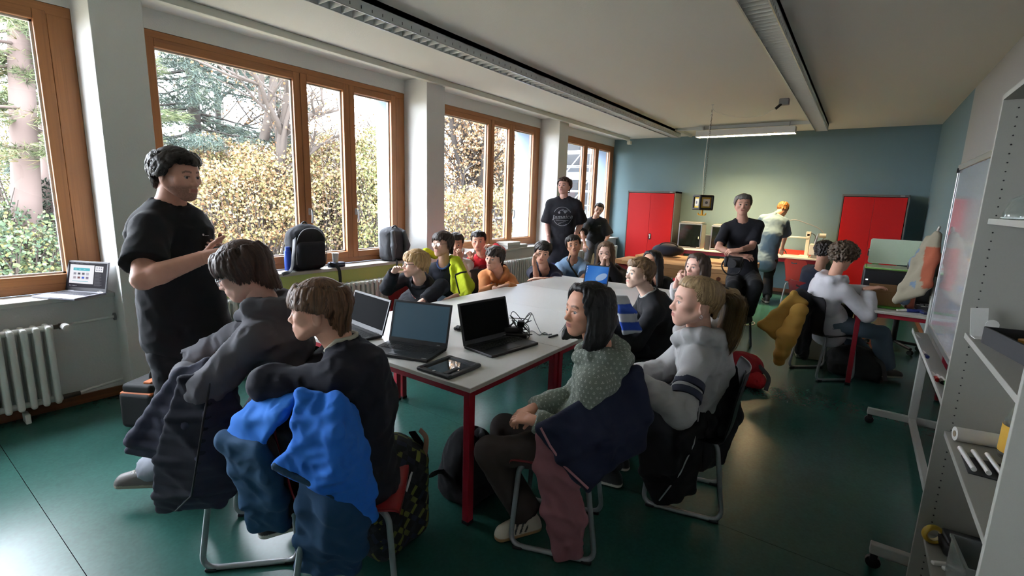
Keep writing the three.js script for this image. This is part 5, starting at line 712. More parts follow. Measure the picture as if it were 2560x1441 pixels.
{
  const pel = P(462, 772, 2.6), L = stand(pel, 65, 1.04, 0.12);
  J.p1 = person({ near: 1, label: 'bearded man in a black polo shirt standing by the pier', s: 1.06, hs: 1.08, fat: 1.2, belly: 1.15, armf: 1.3, shP: [P(482, 562, 2.82), P(374, 575, 2.42)], trap: 0.012, nr: 0.064, fw: 1.08, skin: '#b98873', hairc: '#17110f', hair2: '#2a1f1a', beard: 0.62, head: P(444, 440, 2.6), hy: 78, hp: 4, by: 62, pelvis: pel, neck: P(418, 520, 2.62), hunch: 0.0,
    hair: short({ t: 0.02, fr: 0.066, curl: 0.003, sweep: 0.7, seed: 8 }), aR: [P(345, 720, 2.2), P(505, 645, 2.3)], aL: [P(480, 690, 2.9), P(545, 622, 2.72)], hR: { d: V(0.7, 0.1, -0.45), n: V(-0.45, 0.2, -0.7), curl: 0.75 }, hL: { d: V(0.5, 0.0, 0.2), n: V(0.3, 0.3, 0.6), curl: 0.75 }, lL: L[0], lR: L[1],
    top: { name: 'polo_shirt', color: '#15161c', c: 0.02, bag: 0.01, sleeve: 0.72, collar: 0.013, skirt: 0.12, fold: 0.006, ff: 11, nw: 0.066 }, pants: { color: '#16181f', wide: 0.03, fold: 0.008 }, shoes: { color: '#1a1a1c', sole: '#2b2b2b' } });
}
{
  const pel = P(672, 1085, 2.1).setY(0.54);
  J.p2 = person({ near: 1, label: 'boy with glasses in a charcoal hoodie straddling a chair', s: 0.98, hs: 1.0, skin: '#c79c8a', hairc: '#2c1c17', hair2: '#4a3026', head: P(607, 682, 2.08), hy: -74, hp: 20, hr: 0, by: -80, pelvis: pel, neck: P(672, 775, 2.1), hunch: -0.08, eye: 'green',
    hair: fringe({ t: 0.02, fr: 0.022, sd: -0.028, bk: -0.1, sweep: 0.5, rag: 0.02, seed: 15 }), aL: [P(560, 900, 1.95), P(462, 935, 2.02)], aR: [P(520, 880, 2.4), P(470, 905, 2.3)], hL: { d: V(-0.3, -0.5, 0.2), curl: 0.5 }, hR: { d: V(-0.3, -0.6, 0.2), curl: 0.5 },
    lL: [P(400, 1010, 2.25), P(372, 1182, 2.36), P(285, 1222, 2.34)], lR: [P(480, 960, 2.55), P(470, 1120, 2.7), P(390, 1130, 2.6)],
    top: { name: 'hoodie', color: '#55545a', c: 0.022, bag: 0.018, sleeve: 1.96, cuff: 1, hood: 1.3, fold: 0.013, ff: 13, skirt: 0.1 }, pants: { color: '#7d808a', wide: 0.02 }, shoes: { color: '#4f4b48', sole: '#9a9282' }, glasses: M.alu });
}
{
  const pel = P(905, 1085, 1.86).setY(0.56);
  J.p3 = person({ near: 1, label: 'boy with straight chestnut fringe in a navy sweater, arms on chair back', s: 0.95, hs: 0.98, skin: '#c2927b', hairc: '#3d281a', hair2: '#7a5638', head: P(794, 780, 1.86), hy: -80, hp: 0, by: -84, pelvis: pel, neck: P(862, 870, 1.86), hunch: -0.06,
    hair: fringe({ t: 0.021, fr: 0.03, sd: 0.018, bk: -0.085, sweep: 0.35, rag: 0.006, seed: 21 }), aL: [P(650, 960, 1.74), P(748, 955, 1.95)], aR: [P(700, 960, 2.1), P(760, 950, 1.98)], hL: { hide: 1 }, hR: { hide: 1 },
    lL: [P(700, 1090, 1.85), P(748, 1278, 2.02), P(665, 1310, 1.95)], lR: [P(760, 1040, 2.15), P(800, 1200, 2.3), P(700, 1220, 2.2)],
    top: { name: 'sweater', color: '#191a26', c: 0.02, bag: 0.014, sleeve: 1.98, collar: 0.009, fold: 0.010, ff: 13, skirt: 0.1, nw: 0.056 }, undercollar: '#b9b6a6', pants: { color: '#1a1b20', wide: 0.02 }, shoes: { color: '#1c1c1f', sole: '#d8d6d0' } });
}
J.p18 = person({ near: 1, label: 'girl with black bob in a sage hoodie printed with tiny white anchors', s: 0.94, hs: 0.98, skin: '#c08a70', hairc: '#0c0b0c', hair2: '#171416', lip: '#9c5a54', head: P(1468, 776, 2.1), hy: -66, hp: -2, hr: 0, by: -105, pelvis: P(1440, 1110, 2.2).setY(0.52), neck: P(1505, 890, 2.14), hunch: -0.05,
  hair: long(0.09, { fr: 0.098, sd: -0.06, a0: 0.6, a1: 1.2, l0: 1.1, flare: 1.12, fwd: 0.02, nl: 100, t: 0.013, seed: 4, part: 0.0 }),
  aL: [P(1560, 1110, 2.0), P(1335, 1052, 2.06)], aR: [P(1420, 1090, 2.5), P(1335, 1020, 2.2)], hL: { d: V(-0.75, -0.05, 0.1), n: V(-0.2, -1, -0.3), curl: 0.55 }, hR: { d: V(-0.4, -0.2, 0.75), n: V(0, -1, 0.1), curl: 0.6 },
  lL: [P(1180, 1085, 2.2), V(-1.18, 0.078, -1.85), V(-1.295, 0, -1.66)], lR: [P(1215, 1045, 2.42), V(-1.5, 0.078, -2.12), V(-1.7, 0, -2.1)],
  top: { name: 'hoodie', color: '#7d857b', c: 0.02, bag: 0.014, sleeve: 1.98, cuff: 1, hood: 1.5, fold: 0.011, ff: 13, nw: 0.062, skirt: 0.1, map: std('#ffffff', 0.95, { map: anchors }) }, pants: { color: '#3a322f', wide: 0.026 }, shoes: { color: '#cfc6b4', sole: '#a9865a', paint: (x, h, z, c) => (h > 0.03 && h < 0.085 && Math.abs(x) > 0.012 && z > 0.01 && z < 0.085 && ((z + h * 0.5) % 0.032) < 0.013 ? [0.02, 0.02, 0.022] : c) } });
{
  const pel = P(1718, 1060, 2.56).setY(0.52), L = sit(pel, -115, 0.95);
  J.p17 = person({ near: 1, label: 'girl with blonde ponytail in a light grey hoodie with navy arm bands', s: 0.98, hs: 1.1, skin: '#c99a86', hairc: '#6e563c', hair2: '#b89a70', lip: '#b0645c', head: P(1738, 757, 2.42), hy: -92, hp: -4, by: -112, pelvis: pel, neck: P(1748, 838, 2.48), hunch: -0.05, eye: 'blue',
    hair: { t: 0.007, lr: 0.0045, fr: 0.078, sd: 0.012, bk: -0.06, locks: 120, rag: 0.0, sweep: 0.5, hang: 0.8, seed: 31, tail: [[0, 0.055, -0.1], [0.0, 0.062, -0.145], [0, 0.02, -0.178], [0.004, -0.07, -0.18], [0.01, -0.16, -0.168], [0.012, -0.245, -0.145]] },
    headparts: [['hair_tie', new THREE.TorusGeometry(0.02, 0.009, 8, 18).rotateX(0.3).translate(0, 0.062, -0.135), M.black], ['earring', new THREE.TorusGeometry(0.008, 0.001, 6, 20).rotateY(0.3).translate(0.08, -0.05, -0.008), M.alu]],
    aL: [P(1630, 1040, 2.2), P(1595, 955, 2.34)], aR: [P(1600, 1000, 2.8), P(1585, 938, 2.58)], hL: { d: V(-0.6, 0.1, -0.1), n: V(0, -0.5, -0.8), curl: 0.6 }, hR: { d: V(-0.6, 0.0, 0.4), n: V(0, -1, 0), curl: 0.5 }, lL: L[0], lR: L[1],
    top: { name: 'hoodie', color: '#a9a8a8', c: 0.022, bag: 0.016, sleeve: 1.98, cuff: 1, hood: 1.5, cell: 0.0075, fold: 0.011, ff: 13, nw: 0.064, skirt: 0.1 }, bands: [[0, 0.4, 0.53, '#23283a'], [0, 0.6, 0.73, '#23283a']], pants: { color: '#1d1e24', wide: 0.02 }, shoes: { color: '#2a2a2c' } });
}
const PP = P, nearer = (k) => (u, v, h) => PP(u, v, h * k);
{ const P = nearer(1.08); // boy in black jacket
  const pel = P(1640, 895, 3.5).setY(0.53), L = sit(pel, -112, 0.9); J.p15 = person({ label: 'boy with wavy light brown hair in a black jacket at the table', s: 0.95, hs: 0.97, skin: '#cfa590', hairc: '#4f3a26', hair2: '#8a6a48', head: P(1597, 685, 3.42), hy: -70, hp: -6, by: -95, pelvis: pel, neck: P(1624, 740, 3.45), hunch: -0.05, eye: 'blue', hair: short({ t: 0.019, fr: 0.06, sd: -0.012, bk: -0.07, sweep: 0.8, curl: 0.003, seed: 5 }), aL: [P(1610, 870, 3.25), P(1530, 800, 3.4)], aR: [P(1570, 830, 3.7), P(1520, 795, 3.6)], hL: { hide: 1 }, hR: { hide: 1 }, lL: L[0], lR: L[1], top: { name: 'jacket', color: '#17171b', c: 0.024, bag: 0.014, sleeve: 2, collar: 0.016, fold: 0.008, ff: 12, skirt: 0.12 }, undercollar: '#a9a7a5', pants: { color: '#22242c' }, shoes: { color: '#2a2a2c' } });
}
{ const P = nearer(1.22); const pel = P(1755, 880, 3.85).setY(0.53), L = sit(pel, -110, 0.92); J.p16 = person({ label: 'girl with straight brown hair resting her mouth on her hand', s: 0.97, hs: 1.06, skin: '#c69a88', hairc: '#33251d', hair2: '#4d3a2c', head: P(1742, 668, 3.72), hy: -58, hp: -3, by: -85, pelvis: pel, neck: P(1762, 735, 3.78), hunch: -0.06, hair: long(0.1, { fr: 0.085, sd: -0.02, seed: 12 }), aL: [P(1720, 800, 3.55), P(1712, 712, 3.55)], aR: [P(1650, 790, 3.85), P(1690, 712, 3.68)], hL: { d: V(-0.45, 0.55, 0.1), n: V(0.5, 0.2, -0.6), curl: 0.7 }, hR: { d: V(0.15, 0.7, -0.05), n: V(0.6, 0.1, 0.2), curl: 0.75 }, lL: L[0], lR: L[1], top: { name: 'sweater', color: '#c6c1c0', c: 0.02, bag: 0.014, sleeve: 1.98, fold: 0.007, ff: 12, collar: 0.012, skirt: 0.1 }, pants: { color: '#2a2c36' }, shoes: { color: '#2a2a2c' } });
}
{ const P = nearer(1.23); const pel = P(1668, 830, 4.5).setY(0.53), L = sit(pel, -80, 0.92); J.p14 = person({ label: 'girl with long black hair behind the boy in the black jacket', s: 0.98, hs: 1.06, skin: '#b98a72', hairc: '#0c0b0c', hair2: '#181517', head: P(1630, 655, 4.38), hy: -48, hp: -4, hr: 6, by: -70, pelvis: pel, neck: P(1650, 712, 4.42), hair: long(0.2, { fr: 0.09, flare: 1.15, seed: 14, nl: 90 }), aL: [P(1690, 790, 4.2), P(1640, 800, 4.1)], aR: [P(1600, 770, 4.6), P(1575, 760, 4.35)], hL: { hide: 1 }, hR: { hide: 1 }, lL: L[0], lR: L[1], top: { name: 'sweater', color: '#141418', c: 0.02, sleeve: 2, fold: 0.006, skirt: 0.1 }, pants: { color: '#1c1d22' }, shoes: { color: '#222224' } });
}
{ const P = nearer(1.29); const pel = P(1528, 775, 4.95).setY(0.53), L = sit(pel, -20, 0.9); J.p13 = person({ label: 'girl with light brown hair and both hands before her mouth', s: 1.0, hs: 1.12, skin: '#cba18e', hairc: '#4a3527', hair2: '#7d6048', head: P(1514, 632, 4.72), hy: -22, hp: 4, by: -15, pelvis: pel, neck: P(1522, 682, 4.78), hunch: -0.08, hair: long(0.17, { fr: 0.085, seed: 16, l0: 0.95, fwd: 0.015 }), aL: [P(1548, 710, 4.55), P(1519, 660, 4.52)], aR: [P(1480, 705, 4.55), P(1506, 662, 4.52)], hL: { d: V(-0.15, 0.8, -0.05), n: V(-0.7, 0, 0.2), curl: 0.9 }, hR: { d: V(0.15, 0.8, 0.05), n: V(0.6, 0, -0.2), curl: 0.9 }, lL: L[0], lR: L[1], top: { name: 'sweater', color: '#2e2a2e', c: 0.022, bag: 0.012, sleeve: 1.95, fold: 0.006, skirt: 0.1, collar: 0.012 }, pants: { color: '#23242c' }, shoes: { color: '#2a2a2c' } });
}
{ const P = nearer(1.235); const pel = P(1432, 745, 5.3).setY(0.53), L = sit(pel, -12, 0.9); J.p10 = person({ label: 'boy in a light blue t-shirt with dark shoulder strap, head tilted', s: 1.02, hs: 1.1, skin: '#ab7d62', hairc: '#15110f', hair2: '#221a16', head: P(1434, 614, 5.1), hy: -8, hp: -6, hr: 14, by: -12, pelvis: pel, neck: P(1430, 655, 5.16), hair: short({ t: 0.012, fr: 0.06, sd: -0.01, seed: 17 }), aL: [P(1475, 710, 5.0), P(1448, 700, 4.75)], aR: [P(1395, 705, 5.05), P(1410, 700, 4.8)], hL: { hide: 1 }, hR: { hide: 1 }, lL: L[0], lR: L[1], top: { name: 't_shirt', color: '#7f9dbb', c: 0.02, bag: 0.01, sleeve: 0.85, fold: 0.007, ff: 13, skirt: 0.1, nw: 0.062 }, pants: { color: '#2a2c36' }, shoes: { color: '#2a2a2c' },
    parts: [['shoulder_strap', tube([P(1426, 640, 4.98), P(1422, 652, 4.92), P(1428, 668, 4.9), P(1438, 682, 4.9), P(1445, 694, 4.93)], 0.011, 6, 24), M.black]] });
}
{ const P = nearer(1.25); const pel = P(1358, 770, 5.0).setY(0.53), L = sit(pel, -8, 0.88); J.p9 = person({ label: 'boy in a navy t-shirt leaning his cheek on his fist', s: 0.98, hs: 1.12, skin: '#b98d76', hairc: '#17120f', hair2: '#2b211b', head: P(1356, 632, 4.74), hy: -2, hp: 4, hr: -10, by: -8, pelvis: pel, neck: P(1362, 676, 4.8), hunch: -0.07, hair: fringe({ t: 0.014, fr: 0.045, sd: -0.02, bk: -0.07, sweep: 0.7, seed: 18 }), aR: [P(1350, 705, 4.5), P(1335, 655, 4.55)], aL: [P(1400, 705, 4.62), P(1352, 698, 4.48)], hR: { d: V(0.05, 0.75, 0.1), n: V(0.8, 0, -0.3), curl: 1.1 }, hL: { d: V(-0.7, 0, 0.4), n: V(0, -1, 0), curl: 0.3 }, lL: L[0], lR: L[1], top: { name: 't_shirt', color: '#20223a', c: 0.018, bag: 0.008, sleeve: 0.8, fold: 0.006, skirt: 0.1 }, pants: { color: '#2a2c36' }, shoes: { color: '#2a2a2c' } });
}
{ const P = nearer(1.135); const pel = P(1232, 775, 4.85).setY(0.53), L = sit(pel, 40, 0.82); J.p8 = person({ label: 'small boy in an orange hoodie with printed capital letters', s: 0.88, hs: 1.06, skin: '#c39681', hairc: '#211813', hair2: '#3a2a20', head: P(1236, 647, 4.62), hy: -30, hp: -2, hr: -4, by: 5, pelvis: pel, neck: P(1246, 684, 4.68), hunch: -0.07, hair: fringe({ t: 0.015, fr: 0.035, sd: -0.03, seed: 19, sweep: 0.4 }), aL: [P(1318, 750, 4.6), P(1266, 714, 4.42)], aR: [P(1190, 760, 4.6), P(1236, 720, 4.38)], hL: { d: V(-0.4, -0.1, 0.6), n: V(0, -1, 0), curl: 0.3 }, hR: { d: V(0.5, 0, 0.5), n: V(0, -1, 0), curl: 0.3 }, lL: L[0], lR: L[1], top: { name: 'hoodie', color: '#c98250', c: 0.022, bag: 0.012, sleeve: 1.97, hood: 1.05, fold: 0.006, ff: 14, skirt: 0.1 }, pants: { color: '#2a2c36' }, shoes: { color: '#2a2a2c' } });
}
{ const P = nearer(1.2); const pel = P(1212, 712, 5.35).setY(0.53), L = sit(pel, 150, 0.86); J.p7 = person({ label: 'smiling boy in a red and white striped sweater turned round on his chair', s: 0.95, hs: 1.06, skin: '#b3836c', hairc: '#140f0d', hair2: '#211815', head: P(1196, 603, 5.1), hy: 0, hp: 0, by: 15, pelvis: pel, neck: P(1206, 640, 5.16), hair: short({ t: 0.01, fr: 0.06, seed: 20 }), aL: [P(1268, 630, 5.1), P(1238, 618, 4.85)], aR: [P(1165, 680, 5.1), P(1178, 647, 4.92)], hL: { d: V(-0.4, 0.2, 0.5), n: V(0, -1, 0), curl: 0.6 }, hR: { d: V(0, 0.6, 0.3), n: V(0.3, -0.5, 0.6), curl: 0.8 }, lL: L[0], lR: L[1], top: { name: 'sweater', color: '#c3202c', c: 0.02, bag: 0.012, sleeve: 1.97, fold: 0.005, skirt: 0.1, collar: 0.016, cell: 0.009, paint: ({ neck, up, base, arms }) => { const w = lin('#d8d3d3'), A = arms.map((a) => [a.e.clone(), V().subVectors(a.w, a.e)]); return (x, y, z) => { const v = V(x, y, z), h = v.clone().sub(neck).dot(up); for (const [e, d] of A) { const t = v.clone().sub(e), u = t.dot(d) / d.lengthSq(); if (u > 0 && u < 1.1 && t.addScaledVector(d, -u).length() < 0.075) return (u * 5) % 1 < 0.4 ? w : base; } return (h < -0.09 && h > -0.15) || (h < -0.21 && h > -0.25) || (h < -0.31 && h > -0.35) ? w : base; }; } }, pants: { color: '#2a2c36' }, shoes: { color: '#2a2a2c' } });
}
{ const P = nearer(1.15); const pel = P(1140, 715, 5.2).setY(0.53), L = sit(pel, 30, 0.86); J.p6 = person({ label: 'boy with hand on chin half hidden behind the yellow jacket', s: 0.93, hs: 1.05, skin: '#a97c66', hairc: '#15100e', hair2: '#241a16', head: P(1139, 610, 4.95), hy: 8, hp: 4, by: 10, pelvis: pel, neck: P(1138, 652, 5.0), hair: short({ t: 0.01, fr: 0.06, seed: 22 }), aL: [P(1165, 690, 4.85), P(1151, 648, 4.78)], aR: [P(1115, 700, 4.9), P(1135, 690, 4.75)], hL: { d: V(-0.1, 0.7, 0.05), n: V(-0.6, 0, -0.3), curl: 0.8 }, hR: { hide: 1 }, lL: L[0], lR: L[1], top: { name: 'sweater', color: '#c7bdb8', c: 0.02, sleeve: 1.9, fold: 0.005, skirt: 0.1 }, pants: { color: '#2a2c36' }, shoes: { color: '#2a2a2c' } });
}
{ const P = nearer(1.15); const pel = P(1112, 800, 4.5).setY(0.53), L = sit(pel, 25, 0.92); 
  J.p5 = person({ label: 'boy with glasses in a dark sweater and open neon yellow jacket', s: 0.97, hs: 1.06, skin: '#bd917c', hairc: '#1d1512', hair2: '#3a2a22', head: P(1106, 612, 4.3), hy: -32, hp: -6, hr: 4, by: -12, pelvis: pel, neck: P(1110, 664, 4.36), hunch: -0.04, hair: fringe({ t: 0.017, fr: 0.045, sd: -0.04, bk: -0.09, sweep: 0.7, rag: 0.02, seed: 23 }), aL: [P(1172, 735, 4.3), P(1135, 742, 4.02)], aR: [P(1065, 740, 4.3), P(1080, 750, 4.1)], hL: { d: V(-0.3, -0.2, 0.6), n: V(0, -1, 0), curl: 0.3 }, hR: { hide: 1 }, lL: L[0], lR: L[1], top: { name: 'sweater', color: '#1a1d29', c: 0.018, sleeve: 1.3, fold: 0.006, skirt: 0.1, collar: 0.011 }, undercollar: '#4a66a8', pants: { color: '#7e97b5' }, shoes: { color: '#2a2a2c' }, glasses: M.black });
  // the open neon jacket, worn off the shoulders
  const Y = '#b9c61c', f = new Field(0.009, [...quadS(P(1140, 652, 4.28), P(1160, 690, 4.12), P(1172, 735, 4.05), P(1150, 750, 4.1), 0.02, 0.03), ...quadS(P(1140, 652, 4.28), P(1150, 750, 4.1), P(1132, 725, 4.15), P(1128, 670, 4.22), 0.016, 0.03), cone(P(1140, 655, 4.3), P(1168, 715, 4.28), 0.06, 0.07, 0.04), cone(P(1168, 715, 4.28), P(1158, 745, 4.1), 0.07, 0.05, 0.04), cone(P(1128, 648, 4.4), P(1145, 662, 4.36), 0.045, 0.05, 0.03), cone(P(1088, 640, 4.42), P(1066, 630, 4.36), 0.035, 0.04, 0.03), cone(P(1066, 630, 4.36), P(1056, 650, 4.3), 0.035, 0.03, 0.03)]).displace(folds(0.006, 16), 0.04);
  const g = f.mesh((x, y, z) => (fract((y - 1.0) / 0.4) > 0.83 && y > 1.0 ? lin('#9fa39a') : lin(Y))); const b = J.p5.base; g.translate(-b.x, -b.y, -b.z); const jk = obj('neon_jacket', g, MV.cloth, J.p5.t); const zp = merge([sweep([P(1138, 690, 4.02), P(1143, 712, 3.99), P(1149, 735, 3.98)], 0.007, 6), sweep([P(1138, 688, 4.02), P(1152, 682, 4.04), P(1166, 680, 4.07)], 0.009, 6)]); zp.translate(-b.x, -b.y, -b.z); obj('zip', zp, M.black, jk);
}
{ const P = nearer(1.08); const pel = P(1030, 815, 4.45).setY(0.53), L = sit(pel, 20, 0.9); J.p4 = person({ label: 'blond boy with glasses in a black track jacket, hand at his mouth', s: 0.92, hs: 1.06, skin: '#cda08c', hairc: '#8a6a44', hair2: '#b8945f', head: P(1038, 661, 4.12), hy: -62, hp: -4, hr: 0, by: -35, pelvis: pel, neck: P(1052, 706, 4.2), hunch: -0.1, eye: 'blue', hair: fringe({ t: 0.018, fr: 0.028, sd: -0.028, bk: -0.07, rag: 0.006, sweep: 0.3, seed: 24 }), aR: [P(955, 725, 4.12), P(985, 680, 4.05)], aL: [P(1082, 735, 4.05), P(1058, 752, 3.9)], hR: { d: V(0.45, 0.35, 0.1), n: V(0.2, -0.8, 0.3), curl: 0.4 }, hL: { d: V(-0.3, -0.3, 0.6), n: V(0, -1, 0), curl: 0.4 }, lL: L[0], lR: L[1], top: { name: 'track_jacket', color: '#1a1b22', c: 0.022, bag: 0.014, sleeve: 1.98, collar: 0.018, fold: 0.007, ff: 13, skirt: 0.1, cell: 0.008, }, pants: { color: '#1c1d22' }, shoes: { color: '#a4622e', sole: '#c9b79a' }, glasses: M.black });
}
{ const P = nearer(1.03); const pel = P(1404, 615, 6.6), L = stand(pel, -15, 1.06); J.p11 = person({ label: 'tall boy in a dark printed t-shirt standing before the far pier', s: 1.05, hs: 0.98, skin: '#bd9080', hairc: '#2a1a15', hair2: '#4a2f26', head: P(1410, 467, 6.6), hy: -28, hp: -10, by: -12, pelvis: pel, neck: P(1410, 496, 6.62), hair: short({ t: 0.02, fr: 0.066, curl: 0.005, sd: 0.004, seed: 25 }), aR: [P(1372, 560, 6.62), P(1371, 597, 6.5)], aL: [P(1446, 560, 6.62), P(1438, 590, 6.5)], hR: { d: V(0, -1, 0), n: V(0.8, 0, -0.5), curl: 0.4 }, hL: { d: V(-0.2, -1, 0), n: V(-0.8, 0, 0.5), curl: 0.4 }, lL: L[0], lR: L[1], top: { name: 't_shirt', color: '#26262e', c: 0.024, bag: 0.016, sleeve: 0.85, fold: 0.006, skirt: 0.14, nw: 0.062 }, pants: { color: '#1a1b22', wide: 0.02 }, shoes: { color: '#2a2a2c' } });
}
{ const P = nearer(1.26); const pel = P(1490, 606, 7.75).setY(0.9), q = yawQ(-20), f = V(0, 0, 1).applyQuaternion(q), L = [1, -1].map((k) => { const a = pel.clone().setY(0.085).addScaledVector(f, 0.42).add(V(k * 0.1, 0, -k * 0.06)); return [a.clone().setY(0.6), a, a.clone().addScaledVector(f, 0.2)]; }); J.p12 = person({ label: 'boy in a black t-shirt leaning on the far radiator', s: 1.0, skin: '#bf937f', hairc: '#2b1f19', hair2: '#41302a', head: P(1497, 524, 7.6), hy: -8, hp: 8, hr: -12, by: -18, pelvis: pel, neck: P(1488, 546, 7.68), hunch: -0.06, hair: short({ t: 0.011, fr: 0.07, seed: 26 }), aR: [P(1455, 580, 7.6), P(1462, 612, 7.5)], aL: [P(1520, 590, 7.65), P(1512, 604, 7.5)], hR: { d: V(0.2, -0.6, 0.4), n: V(0, -0.6, -0.6), curl: 0.3 }, hL: { hide: 1 }, lL: L[0], lR: L[1], top: { name: 't_shirt', color: '#17181e', c: 0.024, bag: 0.02, sleeve: 0.92, fold: 0.006, skirt: 0.1 }, pants: { color: '#45464a' }, shoes: { color: '#222224' } });
}
{ const pel = P(1858, 700, 5.85); J.p19 = person({ label: 'grey haired man in a navy t-shirt sitting on a stool, arms folded', s: 1.04, hs: 1.04, skin: '#a87c68', hairc: '#4a443f', hair2: '#75706a', head: P(1857, 513, 5.8), hy: -22, hp: -3, by: -14, pelvis: pel, neck: P(1855, 550, 5.84), hunch: -0.03, hair: short({ t: 0.012, fr: 0.068, sd: 0.004, sweep: 0.7, seed: 27 }), aR: [P(1800, 628, 5.7), P(1848, 640, 5.55)], aL: [P(1905, 628, 5.75), P(1846, 626, 5.52)], hR: { d: V(0.7, 0.0, 0.1), n: V(0, -0.6, -0.4), curl: 0.5 }, hL: { d: V(-0.6, -0.1, 0.3), n: V(0.1, -0.7, -0.5), curl: 0.6 }, lL: [P(1885, 735, 5.4), P(1868, 790, 5.6), P(1845, 800, 5.45)], lR: [P(1835, 738, 5.4), P(1845, 795, 5.6), P(1830, 806, 5.42)], top: { name: 't_shirt', color: '#14151d', c: 0.016, sleeve: 0.78, bag: 0.004, fold: 0.005, skirt: 0.06, nw: 0.062 }, pants: { color: '#141519', wide: 0.015 }, shoes: { color: '#151517', sole: '#151517' } });
}
{ const P = nearer(1.03); const pel = P(1913, 650, 8.2), L = stand(pel, 165, 1.02); J.p20 = person({ label: 'red haired man in a light blue t-shirt bending over the counter', s: 1.04, skin: '#b5866e', hairc: '#5c3a1c', hair2: '#a9702f', head: P(1957, 524, 8.55), hy: 150, hp: 38, hr: 0, by: 158, pelvis: pel, neck: P(1937, 540, 8.45), hunch: -0.1, hair: short({ t: 0.011, fr: 0.068, bk: -0.06, seed: 28 }), aR: [P(1978, 580, 8.5), P(1955, 625, 8.7)], aL: [P(1895, 590, 8.5), P(1925, 625, 8.75)], hR: { d: V(-0.1, -0.8, -0.3), n: V(0, -0.3, -0.9), curl: 0.3 }, hL: { hide: 1 }, lL: L[0], lR: L[1], top: { name: 't_shirt', color: '#5d7383', c: 0.024, bag: 0.014, sleeve: 0.9, fold: 0.008, ff: 11, skirt: 0.06 }, pants: { color: '#15161a', wide: 0.02 }, shoes: { color: '#2a2826' } });
}
{ const pel = P(2072, 800, 4.72); J.p21 = person({ label: 'curly haired person in a white hoodie working at the side desk', s: 0.96, hs: 1.0, skin: '#a97e68', hairc: '#2e241b', hair2: '#5e4a36', head: P(2108, 643, 4.62), hy: 118, hp: 22, by: 98, pelvis: pel, neck: P(2082, 700, 4.66), hunch: -0.1, hair: short({ t: 0.034, fr: 0.05, sd: -0.03, bk: -0.07, curl: 0.012, locks: 60, lr: 0.014, seed: 29 }), aR: [P(2128, 790, 4.45), P(2172, 722, 4.5)], aL: [P(2150, 790, 4.95), P(2185, 730, 4.75)], hR: { d: V(0.7, 0.2, -0.2), n: V(0, -1, 0), curl: 0.4 }, hL: { d: V(0.7, 0.1, -0.2), n: V(0, -1, 0), curl: 0.4 }, lR: [P(2205, 810, 4.55), P(2212, 925, 4.62), P(2260, 960, 4.6)], lL: [P(2190, 800, 4.9), P(2170, 905, 5.0), P(2230, 930, 4.95)], top: { name: 'hoodie', color: '#c5c3c8', c: 0.024, bag: 0.018, sleeve: 1.9, cuff: 1, hood: 1.3, fold: 0.005, ff: 11, skirt: 0.14 }, pants: { color: '#5f7282', wide: 0.03 }, shoes: { color: '#4a4a46' } });
}
{ const pel = P(2040, 760, 5.6), L = sit(pel, 110, 0.92); J.p22 = person({ label: 'dark haired person in navy hidden behind the white hoodie', s: 0.92, skin: '#a97e68', hairc: '#17110e', hair2: '#2b201a', head: P(2062, 632, 5.35), hy: 120, hp: 18, by: 105, pelvis: pel, neck: P(2048, 676, 5.45), hunch: -0.1, hair: short({ t: 0.022, fr: 0.05, sd: -0.03, curl: 0.006, seed: 30 }), aR: [P(2060, 750, 5.3), P(2120, 730, 5.3)], aL: [P(2100, 750, 5.8), P(2130, 735, 5.5)], hL: { hide: 1 }, hR: { hide: 1 }, lL: L[0], lR: L[1], top: { name: 'sweater', color: '#232a3c', c: 0.02, sleeve: 2, fold: 0.006, skirt: 0.1 }, pants: { color: '#1a1b20' }, shoes: { color: '#222224' } });
}

print(J.p11, 0, 0.25, 0.3, 0.3, (c, w, h) => { c.clearRect(0, 0, w, h); c.strokeStyle = c.fillStyle = '#9b9ba3'; c.lineWidth = 10; c.beginPath(); c.arc(w / 2, h / 2, w * 0.42, 0.25, 2.9); c.stroke(); c.beginPath(); c.arc(w / 2, h / 2, w * 0.42, 3.6, 5.8); c.stroke(); c.save(); c.translate(w / 2, h * 0.56); c.rotate(-0.06); c.font = 'italic bold 118px serif'; c.textAlign = 'center'; c.fillText('Jamaica', 0, 20); c.restore(); c.fillRect(w * 0.2, h * 0.66, w * 0.58, 12); for (let i = 0; i < 5; i++) { c.beginPath(); c.moveTo(w * 0.62, h * 0.36); c.quadraticCurveTo(w * (0.5 + i * 0.08), h * 0.12, w * (0.36 + i * 0.12), h * (0.28 - (i % 2) * 0.08)); c.stroke(); } c.beginPath(); c.arc(w * 0.36, h * 0.33, 26, 0, 7); c.fill(); for (let i = 0; i < 30; i++) c.fillRect(w * (0.3 + 0.4 * fract(i * 0.618)), h * (0.7 + 0.18 * fract(i * 0.37)), 14, 5); });
print(J.p8, -0.01, 0.125, 0.24, 0.15, (c, w, h) => { c.clearRect(0, 0, w, h); c.textAlign = 'center'; c.font = 'bold 165px sans-serif'; c.fillStyle = '#dcd3cb'; c.fillText('MAKE', w / 2, h * 0.46); c.fillStyle = '#3a2620'; c.fillText('SOME', w / 2, h * 0.92); });
print(J.p4, 0.03, 0.15, 0.07, 0.075, (c, w, h) => { c.clearRect(0, 0, w, h); c.fillStyle = '#d8d2cc'; c.beginPath(); c.arc(w / 2, h / 2, w * 0.46, 0, 7); c.fill(); c.fillStyle = '#b3262a'; c.beginPath(); c.arc(w / 2, h / 2, w * 0.4, 0, 7); c.fill(); c.fillStyle = '#2a1a1c'; c.beginPath(); c.arc(w / 2, h * 0.45, w * 0.18, 0, 7); c.fill(); c.fillRect(w * 0.36, h * 0.55, w * 0.28, h * 0.2); }, 'crest');
